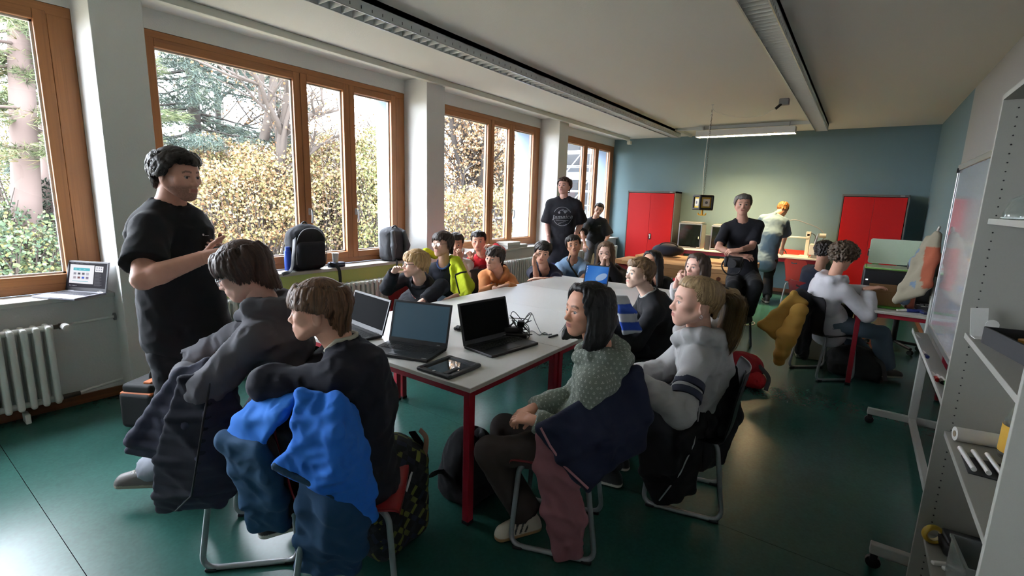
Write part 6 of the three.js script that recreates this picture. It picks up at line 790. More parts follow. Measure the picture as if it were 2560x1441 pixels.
print(J.p1, 0.09, 0.16, 0.05, 0.03, (c, w, h) => { c.clearRect(0, 0, w, h); c.fillStyle = '#c9ccd2'; c.beginPath(); c.arc(w * 0.2, h * 0.4, 60, 0, 7); c.fill(); c.fillRect(w * 0.35, h * 0.55, w * 0.6, 26); }, 'emblem');
print(J.p12, 0.09, 0.13, 0.06, 0.02, (c, w, h) => { c.clearRect(0, 0, w, h); c.fillStyle = '#c9ccd2'; for (let i = 0; i < 6; i++) c.fillRect(20 + i * 80, h * 0.3, 56, h * 0.4); }, 'emblem');
// ---------- chairs in use ----------
function seatOf(p, label, o = {}) { const q = p.o.pelvis, phi = (o.by ?? p.o.by) + (o.rev ? 180 : 0), a = (35.383 + phi) * Math.PI / 180, off = o.off ?? (o.rev ? -0.04 : -0.01); return chair(q.x + Math.sin(a) * off, q.z + Math.cos(a) * off, 35.383 + phi, label, o.mat); }
seatOf(J.p2, 'red chair turned backwards under the boy in the charcoal hoodie', { rev: 1 });
seatOf(J.p3, 'red chair turned backwards under the boy in the navy sweater', { rev: 1 });
seatOf(J.p18, 'red chair under the girl in the anchor print hoodie', { off: 0.07 }); seatOf(J.p17, 'dark chair under the girl with the ponytail', { mat: chairBlack });
seatOf(J.p15, 'dark grey chair under the boy in the black jacket', { mat: chairBlack }); seatOf(J.p16, 'red chair under the girl in the white sweater', { by: -95 }); seatOf(J.p14, 'red chair under the girl with long black hair');
seatOf(J.p13, 'red chair under the girl with hands at her mouth'); seatOf(J.p10, 'pale grey chair under the boy in light blue', { mat: std('#b9bcbc', 0.5) }); seatOf(J.p9, 'purple chair under the boy leaning on his fist', { mat: std('#3b3a78', 0.6) });
seatOf(J.p8, 'dark chair under the boy in the orange hoodie', { mat: chairBlack, by: 35 }); seatOf(J.p7, 'maroon chair turned backwards under the boy in stripes', { rev: 1, by: 25 }); seatOf(J.p6, 'red chair under the boy with hand on chin');
seatOf(J.p5, 'red chair under the boy in the neon jacket', { by: 40 }); seatOf(J.p4, 'red chair under the blond boy', { by: 30 }); seatOf(J.p21, 'dark chair under the white hoodie at the side desk', { mat: chairBlack }); seatOf(J.p22, 'red chair under the person in navy at the side desk');
{ const p = P(2003, 720, 8.0); chair(p.x, p.z, 150, 'empty red chair facing the counter at the end wall', phy('#a3261c', 0.42)); const q = P(1692, 690, 8.6); chair(q.x, q.z, 170, 'empty red chair behind the workbench, only its back showing'); }
// stool under the man in navy
{ const q = J.p19.o.pelvis, t = thing('stool', 'tall black workshop stool under the grey haired man', 'stool', [q.x, 0, q.z]); obj('seat', [cyl(0.17, 0.17, 0.04, 0, 0.66, 0, 28), cyl(0.16, 0.165, 0.02, 0, 0.69, 0, 28)], M.black, t); for (let i = 0; i < 4; i++) { const a = i * 1.57 + 0.6; obj('leg', rod(V(Math.cos(a) * 0.23, 0, Math.sin(a) * 0.23), V(Math.cos(a) * 0.12, 0.65, Math.sin(a) * 0.12), 0.013, 8), M.dark, t); } const r = new THREE.TorusGeometry(0.185, 0.009, 8, 32); r.rotateX(Math.PI / 2); obj('foot_ring', r.translate(0, 0.25, 0), M.alu, t); }
// ---------- soft things ----------
function rbox(c, h, r, k = 0.01, q) { const iq = q ? q.clone().invert() : null, v = V(), R = Math.hypot(...h); return { ...bbOf([c], q ? R : 0), ...(q ? {} : { lo: [c.x - h[0], c.y - h[1], c.z - h[2]], hi: [c.x + h[0], c.y + h[1], c.z + h[2]] }), k, d: (x, y, z) => { v.set(x - c.x, y - c.y, z - c.z); if (iq) v.applyQuaternion(iq); const a = Math.abs(v.x) - h[0] + r, b = Math.abs(v.y) - h[1] + r, e = Math.abs(v.z) - h[2] + r; return Math.hypot(Math.max(a, 0), Math.max(b, 0), Math.max(e, 0)) + Math.min(Math.max(a, b, e), 0) - r; } }; }
function soft(name, label, cat, base, list, o = {}) {      // list: [part, prims, colour or fn, opts]
  const t = thing(name, label, cat, base, 0, o.group), b = t.position;
  for (const [part, prims, col, q = {}] of list) { const f = new Field(q.cell ?? o.cell ?? 0.01, prims); if (q.fold !== 0) f.displace(q.fn ?? folds(q.fold ?? 0.006, q.ff ?? 14, q.fy ?? 0.5, b.x * 3), 0.05); const c = typeof col === 'function' ? col : (() => { const k = lin(col); return () => k; })(); let g = f.mesh(q.map ? null : c); if (q.map) g = boxUV(g); g.translate(-b.x, -b.y, -b.z); obj(part, g, q.map ?? q.mat ?? MV.cloth, t); }
  for (const [part, g, m] of o.parts ?? []) obj(part, merge(g).translate(-b.x, -b.y, -b.z), m, t);
  return t;
}
const fan = (pts, th, k = 0.03) => { const o = []; for (let i = 1; i < pts.length - 1; i++) o.push(tri(pts[0], pts[i], pts[i + 1], th, k)); return o; };
const strip = (a, b, th, k = 0.03) => { const o = []; for (let i = 0; i < a.length - 1; i++) o.push(...quadS(a[i], a[i + 1], b[i + 1], b[i], th, k)); return o; };
const quilt = (amp, step, extra = 0.004) => (x, y, z) => { const w = 0.012 * noise3(x * 6, y * 3, z * 6); return -amp * (Math.abs(Math.sin((Math.PI * (y + w)) / step)) - 0.55) + extra * noise3(x * 22, y * 22, z * 22); };
{ // navy quilted jacket
  const A = [[520, 905, 1.92], [452, 935, 1.88], [395, 1010, 1.86], [335, 1100, 1.86], [322, 1128, 1.88]].map((q) => P(...q)), B = [[560, 915, 1.98], [500, 960, 1.84], [470, 1060, 1.8], [425, 1130, 1.82], [395, 1140, 1.86]].map((q) => P(...q));
  const C1 = [[455, 950, 1.84], [425, 1050, 1.8], [395, 1150, 1.82], [392, 1240, 1.86], [400, 1278, 1.9]].map((q) => P(...q)), D1 = [[540, 930, 1.86], [520, 1040, 1.8], [505, 1140, 1.78], [490, 1230, 1.8], [450, 1268, 1.86]].map((q) => P(...q)), E1 = [[575, 935, 1.95], [598, 1040, 1.9], [615, 1140, 1.88], [605, 1205, 1.86], [552, 1260, 1.86]].map((q) => P(...q));
  soft('quilted_jacket', 'dark navy quilted jacket hanging over the chair back of the charcoal hoodie boy', 'jacket', P(480, 1250, 1.84).setY(0), [['sleeve', [...strip(A, B, 0.016, 0.02), cone(A[1], A[3], 0.022, 0.03, 0.03)], '#25273a', { fn: quilt(0.005, 0.05, 0.002) }], ['body', strip(C1, D1, 0.014, 0.02), '#1b1d2b', { fn: quilt(0.0045, 0.05, 0.002) }], ['front_panel', strip(D1, E1, 0.016, 0.02), '#2e3042', { fn: quilt(0.006, 0.045, 0.002) }]], { cell: 0.0075, parts: [['zip', sweep(D1.map((p, i) => p.clone().addScaledVector(CF, -0.028)), 0.004, 6), M.black]] });
}
{ // bright blue jacket
  const q = (a) => a.map((x) => P(...x));
  const L0 = q([[655, 990, 1.72], [600, 1050, 1.68], [566, 1100, 1.68], [600, 1170, 1.7], [625, 1250, 1.74], [640, 1315, 1.8]]), L1 = q([[750, 985, 1.66], [700, 1040, 1.6], [650, 1120, 1.6], [680, 1180, 1.64], [700, 1250, 1.7], [705, 1310, 1.78]]);
  const R0 = q([[752, 985, 1.62], [745, 1060, 1.56], [742, 1120, 1.54], [690, 1165, 1.55]]), R1 = q([[840, 995, 1.6], [840, 1090, 1.52], [840, 1170, 1.5], [800, 1215, 1.52]]), R2 = q([[885, 1030, 1.68], [905, 1130, 1.64], [925, 1230, 1.62], [928, 1292, 1.66]]);
  const S0 = q([[770, 1180, 1.6], [760, 1260, 1.62], [752, 1350, 1.68], [750, 1415, 1.74]]), S1 = q([[835, 1180, 1.55], [830, 1270, 1.57], [820, 1350, 1.64], [805, 1425, 1.72]]), S2 = q([[900, 1230, 1.64], [905, 1300, 1.64], [895, 1370, 1.68], [880, 1415, 1.74]]);
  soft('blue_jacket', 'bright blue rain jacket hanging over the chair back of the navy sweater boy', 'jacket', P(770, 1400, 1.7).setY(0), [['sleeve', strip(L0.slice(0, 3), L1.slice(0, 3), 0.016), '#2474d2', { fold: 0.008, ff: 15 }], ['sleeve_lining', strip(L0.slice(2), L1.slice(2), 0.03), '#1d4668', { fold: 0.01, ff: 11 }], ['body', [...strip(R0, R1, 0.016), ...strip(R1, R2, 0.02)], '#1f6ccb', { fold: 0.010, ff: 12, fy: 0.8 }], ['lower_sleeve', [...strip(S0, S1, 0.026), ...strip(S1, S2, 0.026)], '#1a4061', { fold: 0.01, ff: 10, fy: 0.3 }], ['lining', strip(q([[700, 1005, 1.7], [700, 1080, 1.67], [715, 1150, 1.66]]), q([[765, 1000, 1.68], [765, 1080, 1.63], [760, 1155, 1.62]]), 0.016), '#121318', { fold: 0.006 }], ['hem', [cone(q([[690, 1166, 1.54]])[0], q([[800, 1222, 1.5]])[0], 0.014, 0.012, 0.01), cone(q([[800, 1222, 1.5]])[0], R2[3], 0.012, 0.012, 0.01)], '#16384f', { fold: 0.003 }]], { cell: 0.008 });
}
{ // navy jacket with pink lining
  const q = (a) => a.map((x) => P(...x));
  soft('navy_jacket', 'navy jacket with dusty pink lining on the chair of the anchor hoodie girl', 'jacket', P(1450, 1390, 1.95).setY(0), [['body', [...strip(q([[1352, 1072, 1.98], [1400, 1150, 1.92], [1470, 1225, 1.92]]), q([[1490, 985, 1.98], [1515, 1090, 1.9], [1520, 1160, 1.94]]), 0.018), ...strip(q([[1490, 985, 1.98], [1515, 1090, 1.9], [1520, 1160, 1.94]]), q([[1592, 925, 2.06], [1618, 1040, 2.0], [1600, 1115, 2.0]]), 0.02)], '#1b2038', { fold: 0.01, ff: 11 }], ['lining', strip(q([[1352, 1090, 2.0], [1345, 1170, 1.97], [1362, 1280, 1.96], [1392, 1398, 2.0]]), q([[1400, 1150, 1.95], [1440, 1205, 1.93], [1455, 1300, 1.94], [1445, 1385, 2.0]]), 0.014), '#8a5a60', { fold: 0.009, ff: 11, fy: 0.3 }]], { cell: 0.009, parts: [['piping', sweep(q([[1352, 1070, 1.955], [1375, 1115, 1.93], [1410, 1165, 1.905], [1470, 1222, 1.89]]), 0.006, 6), std('#a8747a', 0.8)], ['reflective_mark', [sweep(q([[1541, 1086, 1.945], [1547, 1070, 1.94], [1552, 1084, 1.945]]), 0.004, 5)], std('#c9ccd2', 0.4)]] });
  soft('black_jacket', 'black jacket with thin white piping on the chair of the ponytail girl', 'jacket', P(1690, 1250, 2.35).setY(0), [['body', [...strip(q([[1612, 985, 2.440], [1604, 1080, 2.400], [1608, 1180, 2.400], [1645, 1262, 2.440]]), q([[1680, 975, 2.400], [1680, 1080, 2.320], [1680, 1170, 2.340], [1690, 1240, 2.420]]), 0.02), ...strip(q([[1680, 975, 2.400], [1680, 1080, 2.320], [1680, 1170, 2.340], [1690, 1240, 2.420]]), q([[1748, 955, 2.440], [1755, 1060, 2.380], [1740, 1160, 2.400], [1728, 1225, 2.460]]), 0.02)], '#121216', { fold: 0.01, ff: 10 }], ['back_panel', strip(q([[1745, 945, 2.44], [1760, 1060, 2.4], [1750, 1170, 2.42]]), q([[1832, 925, 2.56], [1842, 1040, 2.5], [1800, 1150, 2.5]]), 0.022), '#141519', { fold: 0.011, ff: 11 }], ['sleeve', [cone(q([[1770, 965, 2.540]])[0], q([[1800, 1060, 2.500]])[0], 0.075, 0.085, 0.04), cone(q([[1800, 1060, 2.500]])[0], q([[1785, 1135, 2.500]])[0], 0.085, 0.05, 0.04)], '#15161b', { fold: 0.012, ff: 12 }]], { parts: [['piping', sweep(q([[1743, 962, 2.415], [1748, 1030, 2.355], [1735, 1110, 2.350], [1700, 1185, 2.325], [1648, 1252, 2.400]]), 0.004, 6), std('#a9abad', 0.6)]] });
  soft('gold_puffer_jacket', 'mustard yellow puffer jacket hanging on the chair of the white hoodie', 'jacket', P(1970, 890, 4.55).setY(0), [['body', [...strip(q([[1985, 738, 4.62], [1940, 785, 4.56], [1903, 812, 4.56]]), q([[2010, 760, 4.55], [1990, 830, 4.5], [1968, 862, 4.5]]), 0.035)], '#9a752f', { fn: quilt(0.013, 0.12) }], ['sleeve', [cone(q([[2000, 775, 4.5]])[0], q([[1968, 840, 4.46]])[0], 0.07, 0.085, 0.04), cone(q([[1968, 840, 4.46]])[0], q([[1948, 900, 4.5]])[0], 0.085, 0.055, 0.04)], '#a37c34', { fn: quilt(0.014, 0.11) }], ['lining', [cone(q([[2000, 735, 4.68]])[0], q([[2030, 760, 4.66]])[0], 0.06, 0.07, 0.04), cone(q([[2030, 760, 4.66]])[0], q([[1995, 790, 4.56]])[0], 0.06, 0.05, 0.04), ...strip(q([[2010, 780, 4.62], [1995, 880, 4.6]]), q([[2035, 770, 4.7], [2010, 890, 4.66]]), 0.03)], '#16171c', { fold: 0.012, ff: 14 }]], { cell: 0.012 });
  soft('striped_scarf', 'royal blue and white striped scarf over the dark grey chair', 'scarf', P(1570, 830, 3.45).setY(0), [['cloth', strip(q([[1535, 745, 3.5], [1548, 775, 3.46], [1560, 835, 3.46]]), q([[1565, 745, 3.52], [1585, 785, 3.48], [1598, 826, 3.48]]), 0.016), (x, y) => (fract((y - 0.02) / 0.13) > 0.5 ? lin('#2b4fb0') : lin('#c3c6cc')), { fold: 0.005, cell: 0.008 }]]);
}
// ---------- rucksacks, cases ----------
function strapGeo(pts, w = 0.018) { const c = new THREE.CatmullRomCurve3(pts), n = 24, pos = [], idx = []; for (let i = 0; i <= n; i++) { const p = c.getPoint(i / n), d = c.getTangent(i / n), s = V().crossVectors(d, V(0.3, 0.2, 0.9)).normalize().multiplyScalar(w), nn = V().crossVectors(s, d).normalize().multiplyScalar(0.003); for (const [a, b] of [[-1, 1], [1, 1], [1, -1], [-1, -1]]) { const q = p.clone().addScaledVector(s, a).addScaledVector(nn, b); pos.push(q.x, q.y, q.z); } if (i < n) for (let k = 0; k < 4; k++) { const a = i * 4 + k, b = i * 4 + (k + 1) % 4; idx.push(a, b, a + 4, b, b + 4, a + 4); } } const g = new THREE.BufferGeometry(); g.setAttribute('position', new THREE.Float32BufferAttribute(pos, 3)); g.setIndex(idx); g.computeVertexNormals(); return g; }
{
  const X0 = -4.79, b = V(X0, 0.85, -2.9), q = (x, y, z) => V(b.x + x, b.y + y, b.z + z);
  soft('rucksack', 'black rucksack standing on the window sill behind the front boys', 'rucksack', b, [['body', [rbox(q(0.02, 0.22, 0), [0.11, 0.22, 0.2], 0.09, 0.02), ell(q(0.02, 0.37, 0), [0.1, 0.12, 0.17], 0.05)], '#17181e', { fold: 0.005 }], ['front_pocket', [rbox(q(0.12, 0.17, 0.0), [0.05, 0.14, 0.16], 0.05, 0.02)], '#1a1b22', { fold: 0.004 }]], { cell: 0.009, group: 'rucksacks', parts: [['bottle', [cyl(0.035, 0.035, 0.2, b.x + 0.05, b.y + 0.12, b.z + 0.22, 16), cyl(0.028, 0.025, 0.04, b.x + 0.05, b.y + 0.24, b.z + 0.22, 16)], std('#2446a8', 0.4)], ['strap', strapGeo([q(0.08, 0.4, 0.15), q(0.16, 0.2, 0.22), q(0.16, 0.03, 0.26), q(0.14, 0.0, 0.34)]), M.black], ['strap', strapGeo([q(0.14, 0.06, -0.2), q(0.2, 0.02, -0.26), q(0.22, -0.08, -0.27), q(0.215, -0.2, -0.27)]), M.black], ['handle', tube([q(0.0, 0.46, 0.05), q(0.02, 0.51, 0.0), q(0.0, 0.46, -0.05)], 0.009, 6, 14), M.black], ['zip', tube([q(0.13, 0.08, 0.17), q(0.14, 0.3, 0.17), q(0.13, 0.43, 0.08), q(0.13, 0.43, -0.08), q(0.14, 0.3, -0.17), q(0.13, 0.08, -0.17)], 0.004, 5, 50), M.grey]] });
}
{
  const b = V(-4.8, 0.85, -4.1), q = (x, y, z) => V(b.x + x, b.y + y, b.z + z);
  soft('rucksack', 'charcoal grey rucksack on the sill leaning on the pier', 'rucksack', b, [['body', [rbox(q(0.02, 0.2, 0), [0.11, 0.2, 0.16], 0.07, 0.02), ell(q(0.0, 0.33, 0), [0.09, 0.09, 0.14], 0.05)], '#3d3f43', { fold: 0.007 }], ['shoulder_pad', [cone(q(0.12, 0.36, 0.09), q(0.16, 0.2, 0.11), 0.03, 0.035, 0.02), cone(q(0.16, 0.2, 0.11), q(0.12, 0.03, 0.08), 0.035, 0.02, 0.02)], '#55585c', { fold: 0.003, cell: 0.007 }], ['shoulder_pad', [cone(q(0.12, 0.36, -0.09), q(0.16, 0.2, -0.11), 0.03, 0.035, 0.02), cone(q(0.16, 0.2, -0.11), q(0.12, 0.03, -0.08), 0.035, 0.02, 0.02)], '#55585c', { fold: 0.003, cell: 0.007 }]], { cell: 0.009, group: 'rucksacks', parts: [['strap', strapGeo([q(0.12, 0.03, 0.05), q(0.16, 0.0, 0.06), q(0.14, -0.1, 0.06), q(0.135, -0.2, 0.06)], 0.012), M.black], ['handle', tube([q(0.05, 0.4, 0.06), q(0.06, 0.44, 0.0), q(0.05, 0.4, -0.06)], 0.01, 6, 14), M.dark]] });
  const c = thing('pencil_pouch', 'dark blue oval pouch on the window sill under the cup', 'pouch', [-4.76, 0.85, -3.26]); obj('body', extr(rrect(0.13, 0.19, 0.05), 0.05, 0.012).rotateX(-Math.PI / 2).translate(0, 0.026, 0), std('#1c2740', 0.7), c); obj('zip', extr(rrect(0.134, 0.194, 0.052), 0.006).rotateX(-Math.PI / 2).translate(0, 0.028, 0), M.grey, c);
  const cup = thing('plastic_cup', 'white plastic cup standing on the blue pouch', 'cup', [-4.76, 0.902, -3.25]); obj('wall', lathe([[0.026, 0], [0.03, 0.004], [0.036, 0.095], [0.039, 0.1], [0.037, 0.1], [0.034, 0.09], [0.027, 0.006], [0, 0.005]], 28), std('#e4e4dd', 0.5), cup); obj('rim', new THREE.TorusGeometry(0.038, 0.002, 6, 28).rotateX(Math.PI / 2).translate(0, 0.1, 0), M.white, cup);
  [[0, '#b9b9b6', 'lower grey binder lying on the middle window sill'], [1, '#d5d3cd', 'upper white binder lying on the middle window sill']].forEach(([k, col, l]) => { const bk = thing('binder', l, 'binder', [-4.82, 0.85 + k * 0.052, -6.75 + k * 0.12], 0.03 + k * 0.04, 'binders on the sill'); obj('cover', [bx(0.24, 0.004, 0.6 - k * 0.2, 0, 0.002, 0), bx(0.24, 0.004, 0.6 - k * 0.2, 0, 0.048, 0), bx(0.004, 0.05, 0.6 - k * 0.2, 0.12, 0.025, 0)], std(col, 0.6), bk); obj('pages', bx(0.22, 0.04, 0.57 - k * 0.2, -0.004, 0.025, 0), std('#e6e4dc', 0.8), bk); });
  const pt = thing('paper_tray', 'white open letter tray on the middle window sill', 'tray', [-4.82, 0.85, -5.75], 0.05); obj('base', bx(0.24, 0.01, 0.33, 0, 0.005, 0), M.white, pt); obj('rim', [bx(0.005, 0.05, 0.33, 0.12, 0.025, 0), bx(0.24, 0.05, 0.005, 0, 0.025, 0.165), bx(0.24, 0.05, 0.005, 0, 0.025, -0.165)], M.white, pt); obj('papers', bx(0.2, 0.02, 0.29, 0, 0.02, 0), std('#c9c6be', 0.9), pt);
}
{ // tool case on the floor
  const t = thing('tool_bag', 'black and orange tool bag on the floor at the pier', 'bag', [-4.02, 0, -1.3], 2.1), f = std('#191a1c', 0.75), o = std('#b25a20', 0.6);
  obj('body', bx(0.6, 0.27, 0.26, 0, 0.15, 0, 0.04, 3), f, t); obj('lid', bx(0.56, 0.07, 0.22, 0, 0.3, 0, 0.025, 3), f, t); obj('trim', bx(0.58, 0.03, 0.236, 0, 0.265, 0, 0.012, 2), o, t); obj('trim', bx(0.5, 0.02, 0.06, 0, 0.34, 0.06, 0.008), o, t); obj('handle', bentTube([[-0.15, 0.335, 0], [-0.14, 0.385, 0], [0.14, 0.385, 0], [0.15, 0.335, 0]], 0.012, 0.03), f, t); const pl = obj('badge', cyl(0.035, 0.035, 0.01, 0.2, 0.295, 0.125, 20, 'z'), o, t); obj('badge_core', bx(0.03, 0.02, 0.006, 0.2, 0.295, 0.132), M.alu, pl); for (const s of [-1, 1]) obj('foot', bx(0.06, 0.02, 0.22, s * 0.22, 0.01, 0, 0.006), M.black, t); obj('pocket', bx(0.4, 0.15, 0.03, 0, 0.13, 0.135, 0.012), M.dark, t);
}
{ // patterned school bag, dark bag, red bag, grey bag
  const q = (a) => P(...a);
  let c = P(975, 1150, 2.12); c.y = 0; const pt = canvasTex(512, 512, (c2, w) => { c2.fillStyle = '#15171b'; c2.fillRect(0, 0, w, w); reseed(6); for (let y = 0; y < 8; y++) for (let x = 0; x < 8; x++) { c2.save(); c2.translate(x * 64 + 32, y * 64 + 32); c2.rotate((x + y) % 2 ? 0.785 : -0.785); c2.fillStyle = ['#5f6430', '#20263a', '#6c7031', '#23262c'][Math.floor(rnd() * 4)]; c2.fillRect(-30, -15, 60, 30); c2.restore(); } }); pt.wrapS = pt.wrapT = THREE.RepeatWrapping; pt.repeat.set(2.6, 2.6); const pat = '#15171b', pm = std('#ffffff', 0.85, { map: pt });
  soft('school_bag', 'dark school rucksack with olive block pattern on the floor by the table', 'rucksack', c, [['body', [rbox(c.clone().setY(0.24), [0.15, 0.24, 0.16], 0.09, 0.02), ell(c.clone().setY(0.42), [0.13, 0.12, 0.14], 0.04)], pat, { fold: 0.006, cell: 0.009, map: pm }], ['front_pocket', [rbox(c.clone().add(V(0.06, 0.17, 0.12)), [0.11, 0.14, 0.08], 0.06, 0.02)], pat, { fold: 0.006, cell: 0.009, map: pm }]], { group: 'rucksacks', parts: [['zip', tube([q([975, 1170, 1.96]), q([978, 1200, 1.94]), q([975, 1260, 1.96])], 0.004, 5, 20), M.white], ['reflector', tube([q([1030, 1180, 2.03]), q([1020, 1215, 2.0]), q([1012, 1240, 2.02])], 0.006, 5, 20), M.white], ['strap', strapGeo([q([1030, 1080, 2.15]), q([1060, 1130, 2.2]), q([1055, 1190, 2.25]), q([1100, 1180, 2.4]), q([1150, 1172, 2.55])]), M.black], ['strap', strapGeo([q([1050, 1075, 2.2]), q([1065, 1095, 2.15]), q([1062, 1140, 2.15])], 0.012), std('#8a6a58', 0.8)]] });
  c = P(1172, 1210, 2.5); c.y = 0; soft('floor_bag', 'black bag on the floor behind the near table leg', 'bag', c, [['body', [ell(c.clone().setY(0.2), [0.15, 0.21, 0.16], 0.03), rbox(c.clone().setY(0.1), [0.14, 0.1, 0.14], 0.06, 0.03)], '#141418', { fold: 0.01 }]], { parts: [['strap', strapGeo([c.clone().add(V(0.05, 0.38, 0.02)), c.clone().add(V(0.12, 0.44, 0.05)), c.clone().add(V(0.16, 0.25, 0.06))]), M.dark]] });
  c = V(-0.73, 0, -4.95); soft('red_bag', 'red and black rucksack lying on the floor behind the ponytail girl', 'rucksack', c, [['body', [ell(c.clone().add(V(-0.03, 0.13, 0)), [0.19, 0.15, 0.2], 0.03)], (x, y, z) => (y > 0.13 + 0.02 * noise3(x * 9, 1, z * 9) ? lin('#8e1420') : y > 0.08 ? lin('#17151a') : lin('#6e1018')), { fold: 0.012, ff: 12 }], ['pocket', [ell(c.clone().add(V(0.08, 0.07, 0.12)), [0.13, 0.08, 0.1], 0.03)], '#a3161d', { fold: 0.014, ff: 18 }]], { group: 'rucksacks', parts: [['strap', strapGeo([c.clone().add(V(0.12, 0.2, 0.06)), c.clone().add(V(0.22, 0.12, 0.12)), c.clone().add(V(0.22, 0.02, 0.2))]), M.black]] });
  c = P(2135, 930, 4.75); c.y = 0; soft('grey_bag', 'slumped grey rucksack under the side desk', 'rucksack', c, [['body', [ell(c.clone().setY(0.14), [0.26, 0.16, 0.2], 0.03), rbox(c.clone().setY(0.08), [0.22, 0.08, 0.17], 0.05, 0.04)], '#26282a', { fold: 0.012 }]], { group: 'rucksacks', parts: [['strap', strapGeo([c.clone().add(V(0.1, 0.24, 0.1)), c.clone().add(V(0.2, 0.2, 0.15)), c.clone().add(V(0.25, 0.04, 0.18))]), M.dark]] });
}
// ---------- mobile whiteboard ----------
{
  const t = thing('whiteboard', 'glossy mobile whiteboard on a grey wheeled stand', 'whiteboard', [0.5, 0, 0]), fr = std('#9c9c96', 0.5), z0 = -4.55, z1 = -2.68;
  obj('panel', bb(-0.006, 0.012, 0.86, 1.96, z0 + 0.02, z1 - 0.02), phy('#a3a2a6', 0.12, { clearcoat: 0.5, clearcoatRoughness: 0.06 }), t);
  for (const g of [bb(-0.012, 0.02, 1.945, 1.985, z0, z1, 0.004), bb(-0.012, 0.02, 0.83, 0.87, z0, z1, 0.004), bb(-0.012, 0.02, 0.85, 1.97, z0, z0 + 0.025, 0.004), bb(-0.012, 0.02, 0.85, 1.97, z1 - 0.025, z1, 0.004)]) obj('frame', g, M.alu, t);
  obj('pen_tray', [bb(-0.1, -0.012, 0.795, 0.8, z0 + 0.05, z1), bb(-0.1, -0.095, 0.795, 0.825, z0 + 0.05, z1)], fr, t);
  for (const z of [z0 - 0.05, z1 + 0.02]) { obj('post', bb(-0.02, 0.03, 0.1, 1.2, z - 0.03, z + 0.03, 0.006), fr, t); const f = obj('foot', bb(-0.27, 0.24, 0.075, 0.125, z - 0.02, z + 0.02, 0.005), fr, t); for (const x of [-0.25, 0.22]) obj('castor', [cyl(0.03, 0.03, 0.022, x, 0.031, z, 14, 'z'), bx(0.03, 0.04, 0.034, x, 0.06, z, 0.004)], M.black, f); }
  obj('stretcher', bb(-0.015, 0.025, 0.08, 0.12, z0 - 0.05, z1, 0.005), fr, t); obj('corner_clip', bb(-0.02, -0.006, 1.93, 1.96, z0 + 0.03, z0 + 0.05), M.black, t);
  const mk = [[-4.35, '#dcdcda', '#c9c9c6', 0, 'white marker at the far end of the pen tray'], [-3.85, '#dcdcda', '#1d2c6b', 0.0, 'blue capped marker alone on the pen tray'], [-3.36, '#d9d7d4', '#b3161d', 0, 'red capped marker on the pen tray'], [-3.33, '#d9d7d4', '#16181a', 0.03, 'black capped marker beside the red one'], [-3.3, '#d9d7d4', '#1f6b3a', 0.055, 'green capped marker beside the black one']];
  for (const [z, c, cap, dx, l] of mk) { const m = thing('marker_pen', l, 'marker', [0.415 + dx * 0.6, 0.81, z + 0.06], 0.1, 'markers on the pen tray'); obj('barrel', cyl(0.0095, 0.0095, 0.085, 0, 0, 0, 14, 'z'), std(c, 0.5), m); obj('cap', cyl(0.0105, 0.0105, 0.045, 0, 0, 0.06, 14, 'z'), std(cap, 0.4), m); }
  const b = V(0.44, 1.0, -4.66), q = (x, y, z) => V(0.46 + x, y, -4.62 + z), cf = (x, y, z) => { const n = noise3(x * 9 + 3, y * 7, z * 9); return x > 0.40 && y > 1.12 && y < 1.42 && n > -0.3 ? lin('#8f4a32') : n < -0.3 && x < 0.38 ? lin('#5f7084') : lin('#857d6b'); };
  soft('tote_bag', 'cream cotton bag with orange print hanging on the whiteboard corner', 'bag', b, [['cloth', [...strip([q(-0.01, 1.5, 0.03), q(-0.0, 1.34, 0.06), q(-0.01, 1.15, 0.08), q(-0.04, 1.08, 0.07)], [q(-0.05, 1.47, -0.04), q(-0.1, 1.3, -0.03), q(-0.14, 1.1, 0.0), q(-0.17, 1.0, 0.0)], 0.02), ...strip([q(-0.05, 1.47, -0.04), q(-0.1, 1.3, -0.03), q(-0.14, 1.1, 0.0), q(-0.17, 1.0, 0.0)], [q(-0.03, 1.46, -0.12), q(-0.07, 1.25, -0.16), q(-0.1, 1.08, -0.16), q(-0.11, 0.98, -0.14)], 0.022)], cf, { fold: 0.012, ff: 10, fy: 0.3 }]], { parts: [['loop', tube([q(-0.02, 1.49, 0), q(0.0, 1.56, -0.02), q(-0.01, 1.49, -0.06)], 0.008, 6, 14), M.offwhite]] });
}
